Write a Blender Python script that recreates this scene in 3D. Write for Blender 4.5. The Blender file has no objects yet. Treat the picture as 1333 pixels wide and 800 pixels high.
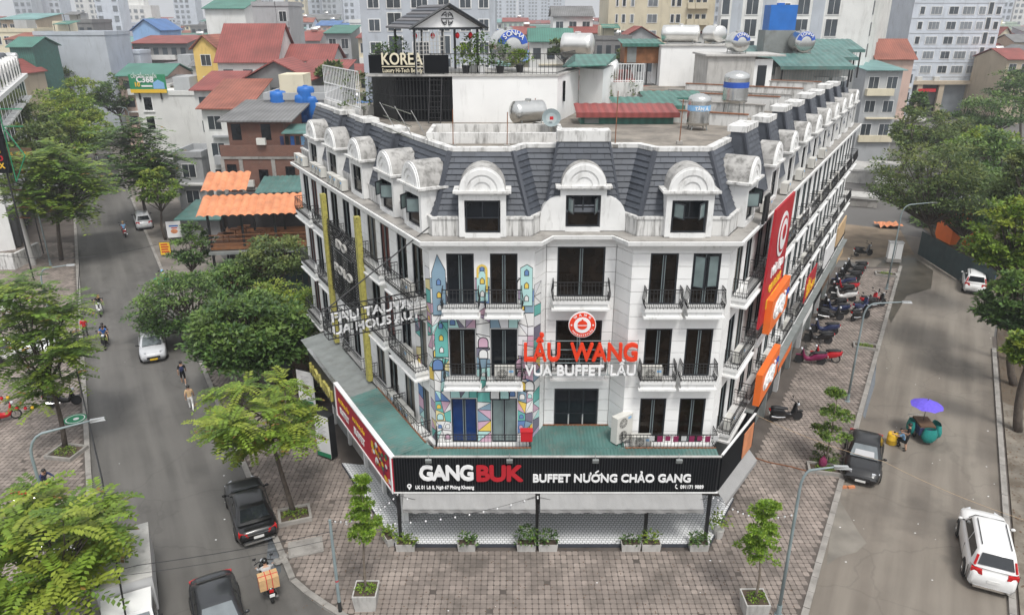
import bpy, bmesh, math, random
from mathutils import Matrix, Vector
R = math.radians
rnd = random.Random(7)
S = bpy.context.scene
C = S.collection
# ------------------------------------------------------------------ camera, world, sun, exposure
CAM_H, FPX, PITCH = 22.0, 960.0, math.atan(380 / 960)
cam = bpy.data.cameras.new('camera'); cam_o = bpy.data.objects.new('camera', cam); C.objects.link(cam_o)
cam_o.location = (0, 0, CAM_H); cam_o.rotation_euler = (math.pi / 2 - PITCH, 0, 0)
cam.sensor_width = 36; cam.lens = 36 * FPX / 1333; cam.clip_start = .5; cam.clip_end = 6000
S.camera = cam_o
W = bpy.data.worlds.new('World'); S.world = W; W.use_nodes = True
nt = W.node_tree; nt.nodes.clear()
wo = nt.nodes.new('ShaderNodeOutputWorld'); bg = nt.nodes.new('ShaderNodeBackground')
sky = nt.nodes.new('ShaderNodeTexSky'); sky.sky_type = 'NISHITA'; sky.sun_disc = False
sky.sun_elevation = R(60); sky.sun_rotation = R(160); sky.dust_density = 6; sky.air_density = 1.2; sky.ozone_density = 1
hs = nt.nodes.new('ShaderNodeHueSaturation'); hs.inputs['Saturation'].default_value = .22
mx = nt.nodes.new('ShaderNodeMix'); mx.data_type = 'RGBA'; mx.inputs['Factor'].default_value = .62
mx.inputs['B'].default_value = (11.2, 11.5, 12.0, 1)          # even cloud deck
nt.links.new(sky.outputs[0], hs.inputs['Color']); nt.links.new(hs.outputs[0], mx.inputs['A'])
nt.links.new(mx.outputs['Result'], bg.inputs['Color']); bg.inputs['Strength'].default_value = .064
nt.links.new(bg.outputs[0], wo.inputs[0])
sun = bpy.data.lights.new('sun', 'SUN'); sun.energy = 1.5; sun.angle = R(14); sun.color = (1, .97, .92)
sun_o = bpy.data.objects.new('sun', sun); C.objects.link(sun_o); sun_o.location = (0, 0, 80)
sun_o.rotation_euler = (R(30), 0, R(20))
S.view_settings.view_transform = 'Standard'; S.view_settings.look = 'None'
S.view_settings.exposure = 0.84; S.view_settings.gamma = 1
S.view_settings.use_curve_mapping = False
S.cycles.use_denoising = True; S.cycles.max_bounces = 6; S.cycles.transparent_max_bounces = 8
S.cycles.volume_bounces = 0

# ------------------------------------------------------------------ helpers
cP, sP = math.cos(PITCH), math.sin(PITCH)
def ray(px, py):
    u = 400 - py
    return px - 666.5, FPX * cP + u * sP, u * cP - FPX * sP
def G(px, py, z=0.0):                  # place at height z seen in that direction
    x, y, d = ray(px, py); t = (z - CAM_H) / d
    return Vector((x * t, y * t, z))
def V(px, py, Y):                      # place at distance Y seen in that direction
    x, y, d = ray(px, py); t = Y / y
    return Vector((x * t, Y, CAM_H + d * t))
def lerp(a, b, t): return Vector(a) * (1 - t) + Vector(b) * t

class MB:
    def __init__(s, M=None): s.v = []; s.f = []; s.mi = []; s.k = 0; s.M = M
    def add(s, ps):
        b = len(s.v)
        if s.M is None: s.v.extend([tuple(p) for p in ps])
        else: s.v.extend([tuple(s.M @ Vector(p)) for p in ps])
        return b
    def face(s, idx): s.f.append(idx); s.mi.append(s.k)
    def poly(s, ps):
        b = s.add(ps); s.face(list(range(b, b + len(ps)))); return s
    def hexa(s, p):                    # 4 bottom then 4 top, counter-clockwise
        b = s.add(p)
        for q in ((3,2,1,0),(4,5,6,7),(0,1,5,4),(1,2,6,5),(2,3,7,6),(3,0,4,7)): s.face([b+i for i in q])
        return s
    def box(s, x0, x1, y0, y1, z0, z1):
        return s.hexa([(x0,y0,z0),(x1,y0,z0),(x1,y1,z0),(x0,y1,z0),(x0,y0,z1),(x1,y0,z1),(x1,y1,z1),(x0,y1,z1)])
    def extr(s, ps, vec):
        n = len(ps); vec = Vector(vec); b = s.add(list(ps) + [Vector(p) + vec for p in ps])
        s.face(list(range(b + n - 1, b - 1, -1))); s.face(list(range(b + n, b + 2*n)))
        for i in range(n): j = (i + 1) % n; s.face([b+i, b+j, b+n+j, b+n+i])
        return s
    def prism(s, p2, z0, z1): return s.extr([(x, y, z0) for x, y in p2], (0, 0, z1 - z0))
    def ring(s, c, r, ax, n):
        ax = Vector(ax).normalized(); a = ax.orthogonal().normalized(); b = ax.cross(a)
        return [Vector(c) + (a*math.cos(2*math.pi*i/n) + b*math.sin(2*math.pi*i/n))*r for i in range(n)]
    def tube(s, path, r, n=6, cap=True):
        path = [Vector(p) for p in path]; rs = r if isinstance(r, (list, tuple)) else [r]*len(path)
        ref = None; rows = []
        for i, p in enumerate(path):
            d = (path[min(i+1, len(path)-1)] - path[max(i-1, 0)])
            d = d.normalized() if d.length > 1e-9 else Vector((0,0,1))
            if ref is None: ref = d.orthogonal().normalized()
            ref = (ref - d*ref.dot(d)); ref = ref.normalized() if ref.length > 1e-6 else d.orthogonal().normalized()
            b = d.cross(ref)
            rows.append(s.add([p + (ref*math.cos(2*math.pi*k/n) + b*math.sin(2*math.pi*k/n))*rs[i] for k in range(n)]))
        for q, w in zip(rows, rows[1:]):
            for k in range(n): l = (k+1) % n; s.face([q+k, q+l, w+l, w+k])
        if cap: s.face([rows[0]+k for k in range(n-1, -1, -1)]); s.face([rows[-1]+k for k in range(n)])
        return s
    def lathe(s, c, prof, n=16, ax='z', cap=True):
        c = Vector(c); rows = []
        for r, h in prof:
            ps = []
            for k in range(n):
                a = 2*math.pi*k/n; x, y = r*math.cos(a), r*math.sin(a)
                ps.append(c + (Vector((x, y, h)) if ax == 'z' else Vector((x, h, y)) if ax == 'y' else Vector((h, x, y))))
            rows.append(s.add(ps))
        for q, w in zip(rows, rows[1:]):
            for k in range(n): l = (k+1) % n; s.face([q+k, q+l, w+l, w+k])
        if cap: s.face([rows[0]+k for k in range(n-1, -1, -1)]); s.face([rows[-1]+k for k in range(n)])
        return s
    def ball(s, c, rx, ry, rz, n=10, m=6):
        prof = [(math.sin(math.pi*i/m), -math.cos(math.pi*i/m)) for i in range(m+1)]; c = Vector(c); rows = []
        for r, h in prof:
            r = max(r, .02)
            rows.append(s.add([c + Vector((rx*r*math.cos(2*math.pi*k/n), ry*r*math.sin(2*math.pi*k/n), rz*h)) for k in range(n)]))
        for q, w in zip(rows, rows[1:]):
            for k in range(n): l = (k+1) % n; s.face([q+k, q+l, w+l, w+k])
        s.face([rows[0]+k for k in range(n-1, -1, -1)]); s.face([rows[-1]+k for k in range(n)])
        return s
    def ribbed(s, a, b, c, d, n, h=.03, thick=.0):   # a-b near edge, d-c far edge; ribs run a->d
        a, b, c, d = map(Vector, (a, b, c, d)); nn = (b-a).cross(d-a).normalized()
        if nn.z < 0: nn = -nn
        lo = []; hi = []
        for i in range(n*4 + 1):
            t = i/(n*4); o = nn*(h if i % 4 in (1, 2) else 0)
            lo.append(a.lerp(b, t)+o); hi.append(d.lerp(c, t)+o)
        q = s.add(lo); w = s.add(hi)
        for i in range(n*4): s.face([q+i, q+i+1, w+i+1, w+i])
        return s
    def mesh(s, name, mats, smooth=False, fix=True):
        m = bpy.data.meshes.new(name); m.from_pydata(s.v, [], s.f)
        if not isinstance(mats, (list, tuple)): mats = [mats]
        for x in mats: m.materials.append(x)
        if len(mats) > 1: m.polygons.foreach_set('material_index', s.mi)
        if fix and len(s.f) < 60000:
            bm = bmesh.new(); bm.from_mesh(m); bmesh.ops.recalc_face_normals(bm, faces=bm.faces); bm.to_mesh(m); bm.free()
        if smooth: m.polygons.foreach_set('use_smooth', [True]*len(m.polygons))
        m.update(); return m
    def build(s, name, mats, parent=None, world=False, smooth=False, loc=None, rz=0, kind=None, fix=True):
        if world and parent is not None:
            o = Vector(); q = parent
            while q is not None: o += q.location; q = q.parent
            s.v = [(x-o.x, y-o.y, z-o.z) for x, y, z in s.v]
        return ob(name, s.mesh(name, mats, smooth, fix), parent, loc, rz, kind)

def ob(name, mesh, parent=None, loc=None, rz=0, kind=None, scale=None):
    o = bpy.data.objects.new(name, mesh); C.objects.link(o)
    if parent is not None: o.parent = parent; KIDS.setdefault(parent.name, []).append(o)
    if loc is not None: o.location = loc
    if rz: o.rotation_euler = (0, 0, rz)
    if scale is not None: o.scale = scale
    if kind: o['kind'] = kind
    return o
KIDS = {}
def tag(o, label, cat, group=None):
    o['label'] = label; o['category'] = cat
    if group: o['group'] = group
    return o
def thing(name, label, cat, loc=(0,0,0), rz=0, group=None):
    return tag(ob(name, None, None, loc, rz), label, cat, group)
def copy_tree(o, loc, rz, label=None, scale=None, parent=None):
    c = o.copy(); C.objects.link(c); c.parent = parent
    if parent is not None: KIDS.setdefault(parent.name, []).append(c)
    if loc is not None: c.location = loc
    if rz is not None: c.rotation_euler = (0, 0, rz)
    if scale is not None: c.scale = scale
    if label: c['label'] = label
    for ch in KIDS.get(o.name, []): copy_tree(ch, None, None, parent=c)
    return c
def drop(o):
    for ch in KIDS.get(o.name, []): drop(ch)
    bpy.data.objects.remove(o)

def mat(name, col, rough=.75, metal=0, var=.14, scale=1.5, bump=0, bscale=30, grime=0, gcol=(.13,.125,.115),
        gs=(1.2,1.2,.35), island=0, orand=0, world=True, spec=None, glow=0, trans=0, gthr=.52, coat=0, detail=6):
    m = bpy.data.materials.new(name); m.use_nodes = True; n = m.node_tree.nodes; l = m.node_tree.links
    b = n['Principled BSDF']; b.inputs['Roughness'].default_value = rough; b.inputs['Metallic'].default_value = metal
    if spec is not None: b.inputs['Specular IOR Level'].default_value = spec
    if coat: b.inputs['Coat Weight'].default_value = coat; b.inputs['Coat Roughness'].default_value = .04
    if world: src = n.new('ShaderNodeNewGeometry').outputs['Position']
    else: src = n.new('ShaderNodeTexCoord').outputs['Object']
    no = n.new('ShaderNodeTexNoise'); no.inputs['Scale'].default_value = scale; no.inputs['Detail'].default_value = detail
    l.new(src, no.inputs['Vector'])
    fac = no.outputs['Fac']
    mr = n.new('ShaderNodeMapRange'); mr.inputs['From Min'].default_value = .3; mr.inputs['From Max'].default_value = .7
    mr.inputs['To Min'].default_value = 1 - var; mr.inputs['To Max'].default_value = 1 + var; l.new(fac, mr.inputs['Value'])
    val = mr.outputs[0]
    def mulrand(out, amt, val):
        q = n.new('ShaderNodeMapRange'); q.inputs['To Min'].default_value = 1 - amt; q.inputs['To Max'].default_value = 1 + amt
        l.new(out, q.inputs['Value']); w = n.new('ShaderNodeMath'); w.operation = 'MULTIPLY'; l.new(val, w.inputs[0]); l.new(q.outputs[0], w.inputs[1]); return w.outputs[0]
    if island: val = mulrand(n.new('ShaderNodeNewGeometry').outputs['Random Per Island'], island, val)
    if orand: val = mulrand(n.new('ShaderNodeObjectInfo').outputs['Random'], orand, val)
    vm = n.new('ShaderNodeVectorMath'); vm.operation = 'SCALE'; vm.inputs[0].default_value = col; l.new(val, vm.inputs['Scale'])
    out = vm.outputs[0]
    if grime:
        mp = n.new('ShaderNodeMapping'); mp.inputs['Scale'].default_value = gs; l.new(src, mp.inputs['Vector'])
        g = n.new('ShaderNodeTexNoise'); g.inputs['Scale'].default_value = 2.2; g.inputs['Detail'].default_value = 8; g.inputs['Roughness'].default_value = .68
        l.new(mp.outputs[0], g.inputs['Vector'])
        q = n.new('ShaderNodeMapRange'); q.inputs['From Min'].default_value = gthr; q.inputs['From Max'].default_value = gthr + .2
        q.inputs['To Max'].default_value = grime; l.new(g.outputs['Fac'], q.inputs['Value'])
        mi = n.new('ShaderNodeMix'); mi.data_type = 'RGBA'; l.new(q.outputs[0], mi.inputs['Factor']); l.new(out, mi.inputs['A'])
        mi.inputs['B'].default_value = (*gcol, 1); out = mi.outputs['Result']
    l.new(out, b.inputs['Base Color'])
    if bump:
        nb = n.new('ShaderNodeTexNoise'); nb.inputs['Scale'].default_value = bscale; nb.inputs['Detail'].default_value = 4; l.new(src, nb.inputs['Vector'])
        bp = n.new('ShaderNodeBump'); bp.inputs['Strength'].default_value = bump; bp.inputs['Distance'].default_value = .03
        l.new(nb.outputs['Fac'], bp.inputs['Height']); l.new(bp.outputs[0], b.inputs['Normal'])
    if trans:                                    # leaves let light through
        t = n.new('ShaderNodeBsdfTranslucent'); l.new(out, t.inputs['Color']); ms = n.new('ShaderNodeMixShader'); ms.inputs[0].default_value = trans
        l.new(b.outputs[0], ms.inputs[1]); l.new(t.outputs[0], ms.inputs[2]); l.new(ms.outputs[0], n['Material Output'].inputs['Surface'])
    return m

M = {}
def mk(key, *a, **k): M[key] = mat(key, *a, **k)
mk('white_wall', (.80,.80,.79), .8, var=.05, scale=.8, grime=.32, gcol=(.33,.32,.3), gs=(1.5,1.5,.22), gthr=.56)
mk('white_grimy', (.64,.635,.62), .85, var=.10, scale=1.2, grime=.85, gcol=(.12,.115,.105), gs=(1.7,1.7,.33), gthr=.485, bump=.15)
mk('white_trim', (.72,.72,.71), .75, var=.06, grime=.5, gcol=(.24,.23,.21), gs=(1.6,1.6,.5), gthr=.54)
mk('parapet_stain', (.62,.615,.60), .85, var=.1, scale=1.2, grime=.9, gcol=(.085,.08,.072), gs=(2.6,2.6,.22), gthr=.475, bump=.15)
mk('concrete', (.30,.285,.265), .9, var=.22, scale=.7, grime=.7, gcol=(.12,.11,.10), gs=(.8,.8,.8), gthr=.5, bump=.2)
mk('concrete_light', (.44,.43,.41), .9, var=.15, scale=.9, grime=.55, gcol=(.16,.15,.14), gs=(1.4,1.4,.3), gthr=.5, bump=.15)
mk('slate', (.062,.070,.086), .6, var=.12, scale=2, orand=.16, island=.10, bump=.1, bscale=40)
mk('slate_rib', (.052,.058,.072), .5, var=.1)
mk('frame_dark', (.018,.022,.028), .4, var=.1)
mk('iron', (.02,.02,.022), .5, var=.2)
mk('glass', (.008,.010,.013), .06, var=.5, scale=.6, spec=.35)
mk('glass_warm', (.010,.007,.005), .08, var=.8, scale=1.6, spec=.3)
mk('glass_blue', (.01,.035,.13), .15, var=.2)
mk('glass_pale', (.17,.22,.22), .2, var=.2)
mk('black_sign', (.005,.006,.008), .7, var=.15, spec=.15)
mk('black_metal', (.014,.015,.017), .45, var=.2)
mk('white_paint', (.78,.78,.78), .5, var=.04)
mk('red_letter', (.72,.045,.01), .45, var=.04)
mk('deep_red', (.42,.012,.022), .5, var=.08)
mk('sign_red', (.45,.012,.035), .55, var=.08)
mk('orange', (.80,.16,.02), .5, var=.05)
mk('green_sheet', (.075,.165,.15), .5, var=.25, scale=.9, grime=.55, gcol=(.17,.16,.14), gs=(1,1,1), gthr=.5)
mk('green_sheet2', (.05,.16,.13), .5, var=.2, grime=.3, gcol=(.15,.15,.13), gs=(1,1,1))
mk('grey_sheet', (.20,.215,.21), .55, var=.15, grime=.5, gcol=(.11,.10,.09), gs=(1,1,1))
mk('red_sheet', (.24,.055,.05), .6, var=.2, scale=.6, grime=.4, gcol=(.13,.05,.04), gs=(1,1,1))
mk('rust', (.21,.085,.04), .8, var=.35, scale=5)
mk('orange_sheet', (.60,.235,.11), .55, var=.2, scale=1.2, grime=.25, gcol=(.3,.12,.06), gs=(1,1,1))
mk('awning', (.28,.278,.275), .8, var=.08, grime=.4, gcol=(.25,.24,.22), gs=(3,3,.5))
mk('steel', (.62,.62,.60), .25, metal=1, var=.1, bump=.15, bscale=6)
mk('steel_bright', (.78,.77,.74), .33, metal=1, var=.08)
mk('pole_grey', (.22,.27,.28), .45, var=.15)
mk('plastic_blue', (.012,.13,.45), .4, var=.1)
mk('logo_blue', (.02,.08,.40), .45, var=.05)
mk('ac_white', (.60,.59,.55), .55, var=.06, grime=.4, gcol=(.3,.28,.25))
mk('hood', (.40,.39,.375), .9, var=.15, scale=1.2, grime=.85, gcol=(.10,.098,.09), gs=(1.2,1.2,.8), gthr=.46, bump=.3)
mk('gold', (.40,.36,.09), .5, var=.2, scale=6, grime=.95, gcol=(.02,.02,.015), gs=(4.5,4.5,4.5), gthr=.53)
mk('soil', (.07,.05,.035), .95, var=.3, bump=.4)
mk('skin', (.42,.25,.17), .55, var=.05)
mk('hair', (.012,.011,.011), .5, var=.1)
mk('rubber', (.018,.018,.018), .8, var=.2)
mk('curtain', (.16,.15,.13), .7, var=.3, scale=2); mk('curtain_red', (.10,.03,.025), .7, var=.4, scale=2)
mk('brick', (.26,.115,.075), .9, var=.3, scale=3, grime=.55, gcol=(.12,.10,.09), gs=(.8,.8,.8), bump=.4)
mk('wood', (.20,.085,.035), .7, var=.3, scale=2)
mk('bark', (.085,.068,.055), .9, var=.3, scale=6, bump=.6, bscale=15)
mk('bark_pale', (.17,.14,.11), .9, var=.25, scale=6, bump=.5, bscale=15)
for k, c in dict(red=(.48,.012,.02), black=(.007,.007,.008), white=(.75,.75,.74), silver=(.50,.51,.53), darkgrey=(.03,.032,.036), magenta=(.19,.012,.065),
                 blue=(.03,.13,.42), navy=(.02,.03,.09), tan=(.52,.36,.20), yellow=(.72,.45,.03), green=(.02,.22,.10), teal=(.01,.21,.19), purple=(.13,.09,.60),
                 cream=(.70,.64,.48), lightgrey=(.45,.45,.45), brown=(.12,.07,.04), kraft=(.52,.33,.16), lightblue=(.22,.42,.66), wine=(.16,.015,.06)).items():
    mk('paint_'+k, c, .3 if k in ('black','white','silver','darkgrey','magenta','red','navy') else .55, var=.05, world=False, coat=.35 if k in ('black','white','silver','darkgrey','navy') else 0)
    mk('cloth_'+k, c, .85, var=.12, scale=8, world=False)

# ------------------------------------------------------------------ text
def text_mb(txt, size, bold=0.0, depth=.03, align='CENTER', space=1.0):
    cu = bpy.data.curves.new('lettering', 'FONT'); cu.body = txt; cu.size = size; cu.offset = bold; cu.extrude = depth/2
    cu.align_x = align; cu.space_character = space; cu.resolution_u = 3
    o = bpy.data.objects.new('lettering', cu); C.objects.link(o)
    dg = bpy.context.evaluated_depsgraph_get(); me = bpy.data.meshes.new_from_object(o.evaluated_get(dg))
    mb = MB(); mb.v = [tuple(v.co) for v in me.vertices]; mb.f = [list(p.vertices) for p in me.polygons]; mb.mi = [0]*len(mb.f)
    bpy.data.objects.remove(o); bpy.data.curves.remove(cu); bpy.data.meshes.remove(me)
    return mb
def put_text(txt, size, m, parent, c, rz=0, bold=0, depth=.03, name='lettering', width=None, space=1.0, tilt=0, roll=0, sz=1.0):
    """upright lettering facing local -Y at centre c (baseline), in the frame of parent"""
    mb = text_mb(txt, size, 0, depth, space=space)
    if bold:                                   # heavier strokes: the outline laid down again, nudged, each 2 mm behind
        v0, f0 = list(mb.v), list(mb.f)
        for i, (a, b) in enumerate(((1,0),(-1,0),(0,1),(0,-1),(.7,.7),(-.7,.7),(.7,-.7),(-.7,-.7))):
            n0 = len(mb.v); mb.v += [(x+a*bold, y+b*bold, z-.002*(i+1)) for x, y, z in v0]; mb.f += [[q+n0 for q in p] for p in f0]
        mb.mi = [0]*len(mb.f)
    xs = [v[0] for v in mb.v]
    k = 1.0
    if width: k = width/(max(xs)-min(xs))
    mx_ = (max(xs)+min(xs))/2
    T = Matrix.Translation(c) @ Matrix.Rotation(rz, 4, 'Z') @ Matrix.Rotation(roll, 4, 'Y') @ Matrix.Rotation(tilt, 4, 'X')
    mb.v = [tuple(T @ Vector(((x-mx_)*k, -z, y*sz))) for x, y, z in mb.v]
    return mb.build(name, m, parent)
# ------------------------------------------------------------------ ground, roads, pavements
T30 = math.tan(R(30))
def kerbA(y): return -9.16 - T30*(y-24.3)          # shop-side kerb of the left street
def kerbL(y): return -19.2 - .565*(y-27.75)        # far kerb of the left street
def kerbB(y): return 11.72 + T30*(y-22.69)         # shop-side kerb of the right street
def kerbR(y): return 19.72 + T30*(y-22.69)
def kerbA2(y): return kerbA(y) if y > 24.6 else -9.33 + 1.15*(24.6-y)**1.15
def road_mat(name, c1, c2, ang, wet):
    m = mat(name, c1, .8, var=.2, scale=.35, bump=.25, bscale=60, detail=9); n = m.node_tree.nodes; l = m.node_tree.links; b = n['Principled BSDF']
    g = n.new('ShaderNodeNewGeometry'); mp = n.new('ShaderNodeMapping'); mp.vector_type = 'TEXTURE'; mp.inputs['Rotation'].default_value = (0, 0, ang); mp.inputs['Scale'].default_value = (1.1, 16, 1)
    l.new(g.outputs['Position'], mp.inputs['Vector'])
    a = n.new('ShaderNodeTexNoise'); a.inputs['Scale'].default_value = 1.1; a.inputs['Detail'].default_value = 7; l.new(mp.outputs[0], a.inputs['Vector'])
    f = n.new('ShaderNodeTexNoise'); f.inputs['Scale'].default_value = 110; f.inputs['Detail'].default_value = 2; l.new(g.outputs['Position'], f.inputs['Vector'])
    q = n.new('ShaderNodeMapRange'); q.inputs['From Min'].default_value = .42; q.inputs['From Max'].default_value = .66; l.new(a.outputs['Fac'], q.inputs['Value'])
    old = b.inputs['Base Color'].links[0].from_socket
    mi = n.new('ShaderNodeMix'); mi.data_type = 'RGBA'; mi.inputs['B'].default_value = (*c2, 1); l.new(q.outputs[0], mi.inputs['Factor']); l.new(old, mi.inputs['A'])
    w = n.new('ShaderNodeTexNoise'); w.inputs['Scale'].default_value = .16; w.inputs['Detail'].default_value = 9; w.inputs['Roughness'].default_value = .6; l.new(g.outputs['Position'], w.inputs['Vector'])
    wq = n.new('ShaderNodeMapRange'); wq.inputs['From Min'].default_value = .56; wq.inputs['From Max'].default_value = .62; wq.inputs['To Max'].default_value = wet; l.new(w.outputs['Fac'], wq.inputs['Value'])
    mw = n.new('ShaderNodeMix'); mw.data_type = 'RGBA'; mw.inputs['B'].default_value = (c1[0]*.5, c1[1]*.5, c1[2]*.5, 1); l.new(wq.outputs[0], mw.inputs['Factor']); l.new(mi.outputs['Result'], mw.inputs['A'])
    sp = n.new('ShaderNodeMix'); sp.data_type = 'RGBA'; sp.blend_type = 'OVERLAY'; sp.inputs['Factor'].default_value = .35
    vo = n.new('ShaderNodeTexVoronoi'); vo.feature = 'DISTANCE_TO_EDGE'; vo.inputs['Scale'].default_value = .22; dn = n.new('ShaderNodeTexNoise'); dn.inputs['Scale'].default_value = .9; dn.inputs['Detail'].default_value = 8
    dm = n.new('ShaderNodeMix'); dm.data_type = 'RGBA'; dm.blend_type = 'ADD'; dm.inputs['Factor'].default_value = 1.6; l.new(g.outputs['Position'], dn.inputs['Vector']); l.new(g.outputs['Position'], dm.inputs['A']); l.new(dn.outputs['Color'], dm.inputs['B']); l.new(dm.outputs['Result'], vo.inputs['Vector'])
    cq = n.new('ShaderNodeMapRange'); cq.inputs['From Min'].default_value = .004; cq.inputs['From Max'].default_value = .012; cq.inputs['To Min'].default_value = .2; cq.inputs['To Max'].default_value = 0; l.new(vo.outputs['Distance'], cq.inputs['Value'])
    cm = n.new('ShaderNodeMix'); cm.data_type = 'RGBA'; cm.inputs['B'].default_value = (c1[0]*.4, c1[1]*.4, c1[2]*.4, 1); l.new(cq.outputs[0], cm.inputs['Factor']); l.new(mw.outputs['Result'], cm.inputs['A'])
    l.new(cm.outputs['Result'], sp.inputs['A']); l.new(f.outputs['Fac'], sp.inputs['B']); l.new(sp.outputs['Result'], b.inputs['Base Color'])
    rr = n.new('ShaderNodeMapRange'); rr.inputs['To Min'].default_value = .8; rr.inputs['To Max'].default_value = .45; l.new(wq.outputs[0], rr.inputs['Value']); l.new(rr.outputs[0], b.inputs['Roughness'])
    return m
def sheet(name, pts, z, m, parent=None):
    return MB().poly([(x, y, z) for x, y in pts]).build(name, m, parent, kind='structure')
mk('mud', (.075,.066,.052), .35, var=.3, scale=.8, bump=.3, bscale=6); mk('mound', (.20,.155,.11), .95, var=.3, scale=.6, bump=.7, bscale=4)
mk('earth', (.095,.072,.050), .95, var=.35, scale=.25, bump=.6, bscale=8, grime=.5, gcol=(.05,.05,.04), gs=(1,1,1))
mk('pave_far', (.19,.17,.15), .9, var=.25, scale=.5, bump=.3, bscale=12, grime=.6, gcol=(.08,.07,.06), gs=(.4,.4,.4))
MA = road_mat('asphalt_left', (.100,.095,.088), (.142,.135,.125), R(30), .4)
MR_ = road_mat('asphalt_right', (.158,.137,.114), (.222,.197,.165), R(-30), .35)
mk('city_ground', (.12,.115,.11), .95, var=.25, scale=.05)
sheet('ground', [(-3000,-200),(3000,-200),(3000,5000),(-3000,5000)], -.16, M['city_ground'])
sheet('left_road', [(kerbL(5)-.1,5),(kerbA(5)+14,5),(kerbA2(22.4)+.3,22.4),(kerbA2(23.4)+.3,23.4),(kerbA(25)+.2,25),(kerbA(330)+.2,330),(kerbL(330)-.1,330)], -.13, MA)
sheet('right_road', [(kerbB(5)-.2,5),(kerbR(5)+.2,5),(kerbR(50)+.2,50),(kerbR(58)+1,58),(46,74),(40,80),(24,80),(kerbB(64),64)], -.13, MR_)
# right verge: earth and broken paving
mk('broken', (.19,.168,.138), .95, var=.35, scale=.6, bump=.7, bscale=5, grime=.9, gcol=(.095,.075,.054), gs=(.35,.35,.35), gthr=.45)
sheet('right_verge', [(kerbR(5)+.4,5),(70,5),(120,80),(46,80),(kerbR(58)+1.2,58),(kerbR(50)+.4,50)], -.05, M['earth'])
sheet('broken_paving', [(kerbR(10)+.42,10),(kerbR(10)+8,10),(kerbR(36)+5,36),(kerbR(40)+.42,40)], -.03, M['broken'])
sheet('dirt_yard', [(30.5,68),(40,70),(43,79),(34,84),(27,82)], -.115, M['mound'])
sheet('side_pavement', [(kerbA(47)+.25,47),(kerbA(170)+.25,170),(kerbA(170)+4.5,170),(kerbA(47)+7,47)], -.018, M['pave_far'])
UB = MB().box(-.5,.5,-.5,.5,-.5,.5).mesh('block', M['concrete'])
def ubox(name, m, parent, c, s, rz=0):
    me = UBM.get(m)
    if me is None: me = UB.copy(); me.materials.clear(); me.materials.append(M[m]); UBM[m] = me
    return ob(name, me, parent, c, rz, None, s)
UBM = {}
# pavements with kerb stones
mk('mortar', (.095,.08,.07), .95, var=.25, scale=.8, bump=.3)
mk('paver', (.245,.207,.182), .85, var=.3, scale=.45, island=.2, bump=.25, bscale=45, grime=.7, gcol=(.085,.074,.064), gs=(.24,.24,.24), gthr=.475)
mk('kerb', (.27,.255,.235), .9, var=.25, scale=1.5, bump=.3, grime=.5, gs=(1,1,1))
yy = [20.4,21.2,22,22.6,23.2,23.8,24.6,30,40,55,66]
pav = sheet('pavement', [(kerbA2(y)+.28, y) for y in yy] + [(34,66),(kerbB(66)-.25,66),(kerbB(20.4)-.25,20.4)], -.02, M['mortar'])
lpav = sheet('left_pavement', [(kerbL(14)-.25,14),(kerbL(130)-.25,130),(kerbL(130)-14,130),(kerbL(14)-22,14)], -.02, M['mortar'])
def kerbs(parent, fn, y0, y1, side, ang):
    y = y0
    while y < y1:
        L = 1.0; dy = L*math.cos(ang); c = Vector((fn(y+dy/2)+side*.13, y+dy/2, -.07+rnd.uniform(-.012,.008)))
        ubox('kerb_stone', 'kerb', parent, c, (.26, L-.025, .16), -math.atan2(fn(y+dy)-fn(y), dy) + rnd.uniform(-.012,.012)); y += dy
kerbs(pav, kerbA, 24.7, 120, 1, R(30)); kerbs(pav, kerbB, 20.4, 66, -1, R(30)); kerbs(lpav, kerbL, 14, 110, -1, R(30))
rv = sheet('verge_edge', [(kerbR(14)+.1,14),(kerbR(14)+.4,14),(kerbR(50)+.4,50),(kerbR(50)+.1,50)], -.10, M['mortar'])
kerbs(rv, kerbR, 14, 47, 1, R(30))
for k in range(6):
    a, b = [(kerbA2(20.4+.7*(k+i))+.13, 20.4+.7*(k+i)) for i in (0,1)]
    d = Vector((b[0]-a[0], b[1]-a[1], 0)); ubox('kerb_stone', 'kerb', pav, Vector(((a[0]+b[0])/2,(a[1]+b[1])/2,-.07)), (.26, d.length-.02, .16), math.atan2(-d.x, d.y))
SP = .262
def oct_pts(h=.121, c=.045): return [(-h+c,-h),(h-c,-h),(h,-h+c),(h,h-c),(h-c,h),(-h+c,h),(-h,h-c),(-h,-h+c)]
OC = oct_pts()
pm = MB().prism(OC, -.03, 0).mesh('paver', M['paver'])
def lay(parent, cells, top):
    cells.sort(key=lambda c: c[1]); mb = MB()
    for i, (x, y) in enumerate(cells):
        z = rnd.uniform(-.004, .004)
        if i < top: ob('paver', pm, parent, (x, y, z))
        else:
            b = mb.add([(x+p, y+q, z) for p, q in OC] + [(x+p, y+q, z-.03) for p, q in OC])
            mb.face(list(range(b, b+8)))
            for k in range(8): j = (k+1) % 8; mb.face([b+k, b+8+k, b+8+j, b+j])
    mb.build('paver_field', M['paver'], parent, kind='stuff', fix=False)
cells = []
y = 22.3; r_ = 0
while y < 65.5:
    x = -36.0 + (SP/2 if r_ % 2 else 0)*0
    while x < 36:
        if x > kerbA2(y)+.42 and x < kerbB(y)-.42 and (y < 26.45 or (x < -5.1-T30*(y-26.5) and y < 47) or x > 8.85+T30*(y-26.5)) and rnd.random() > .004:
            cells.append((x, y))
        x += SP
    y += SP; r_ += 1
lay(pav, cells, 300)
cells = []; y = 19.0
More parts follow.
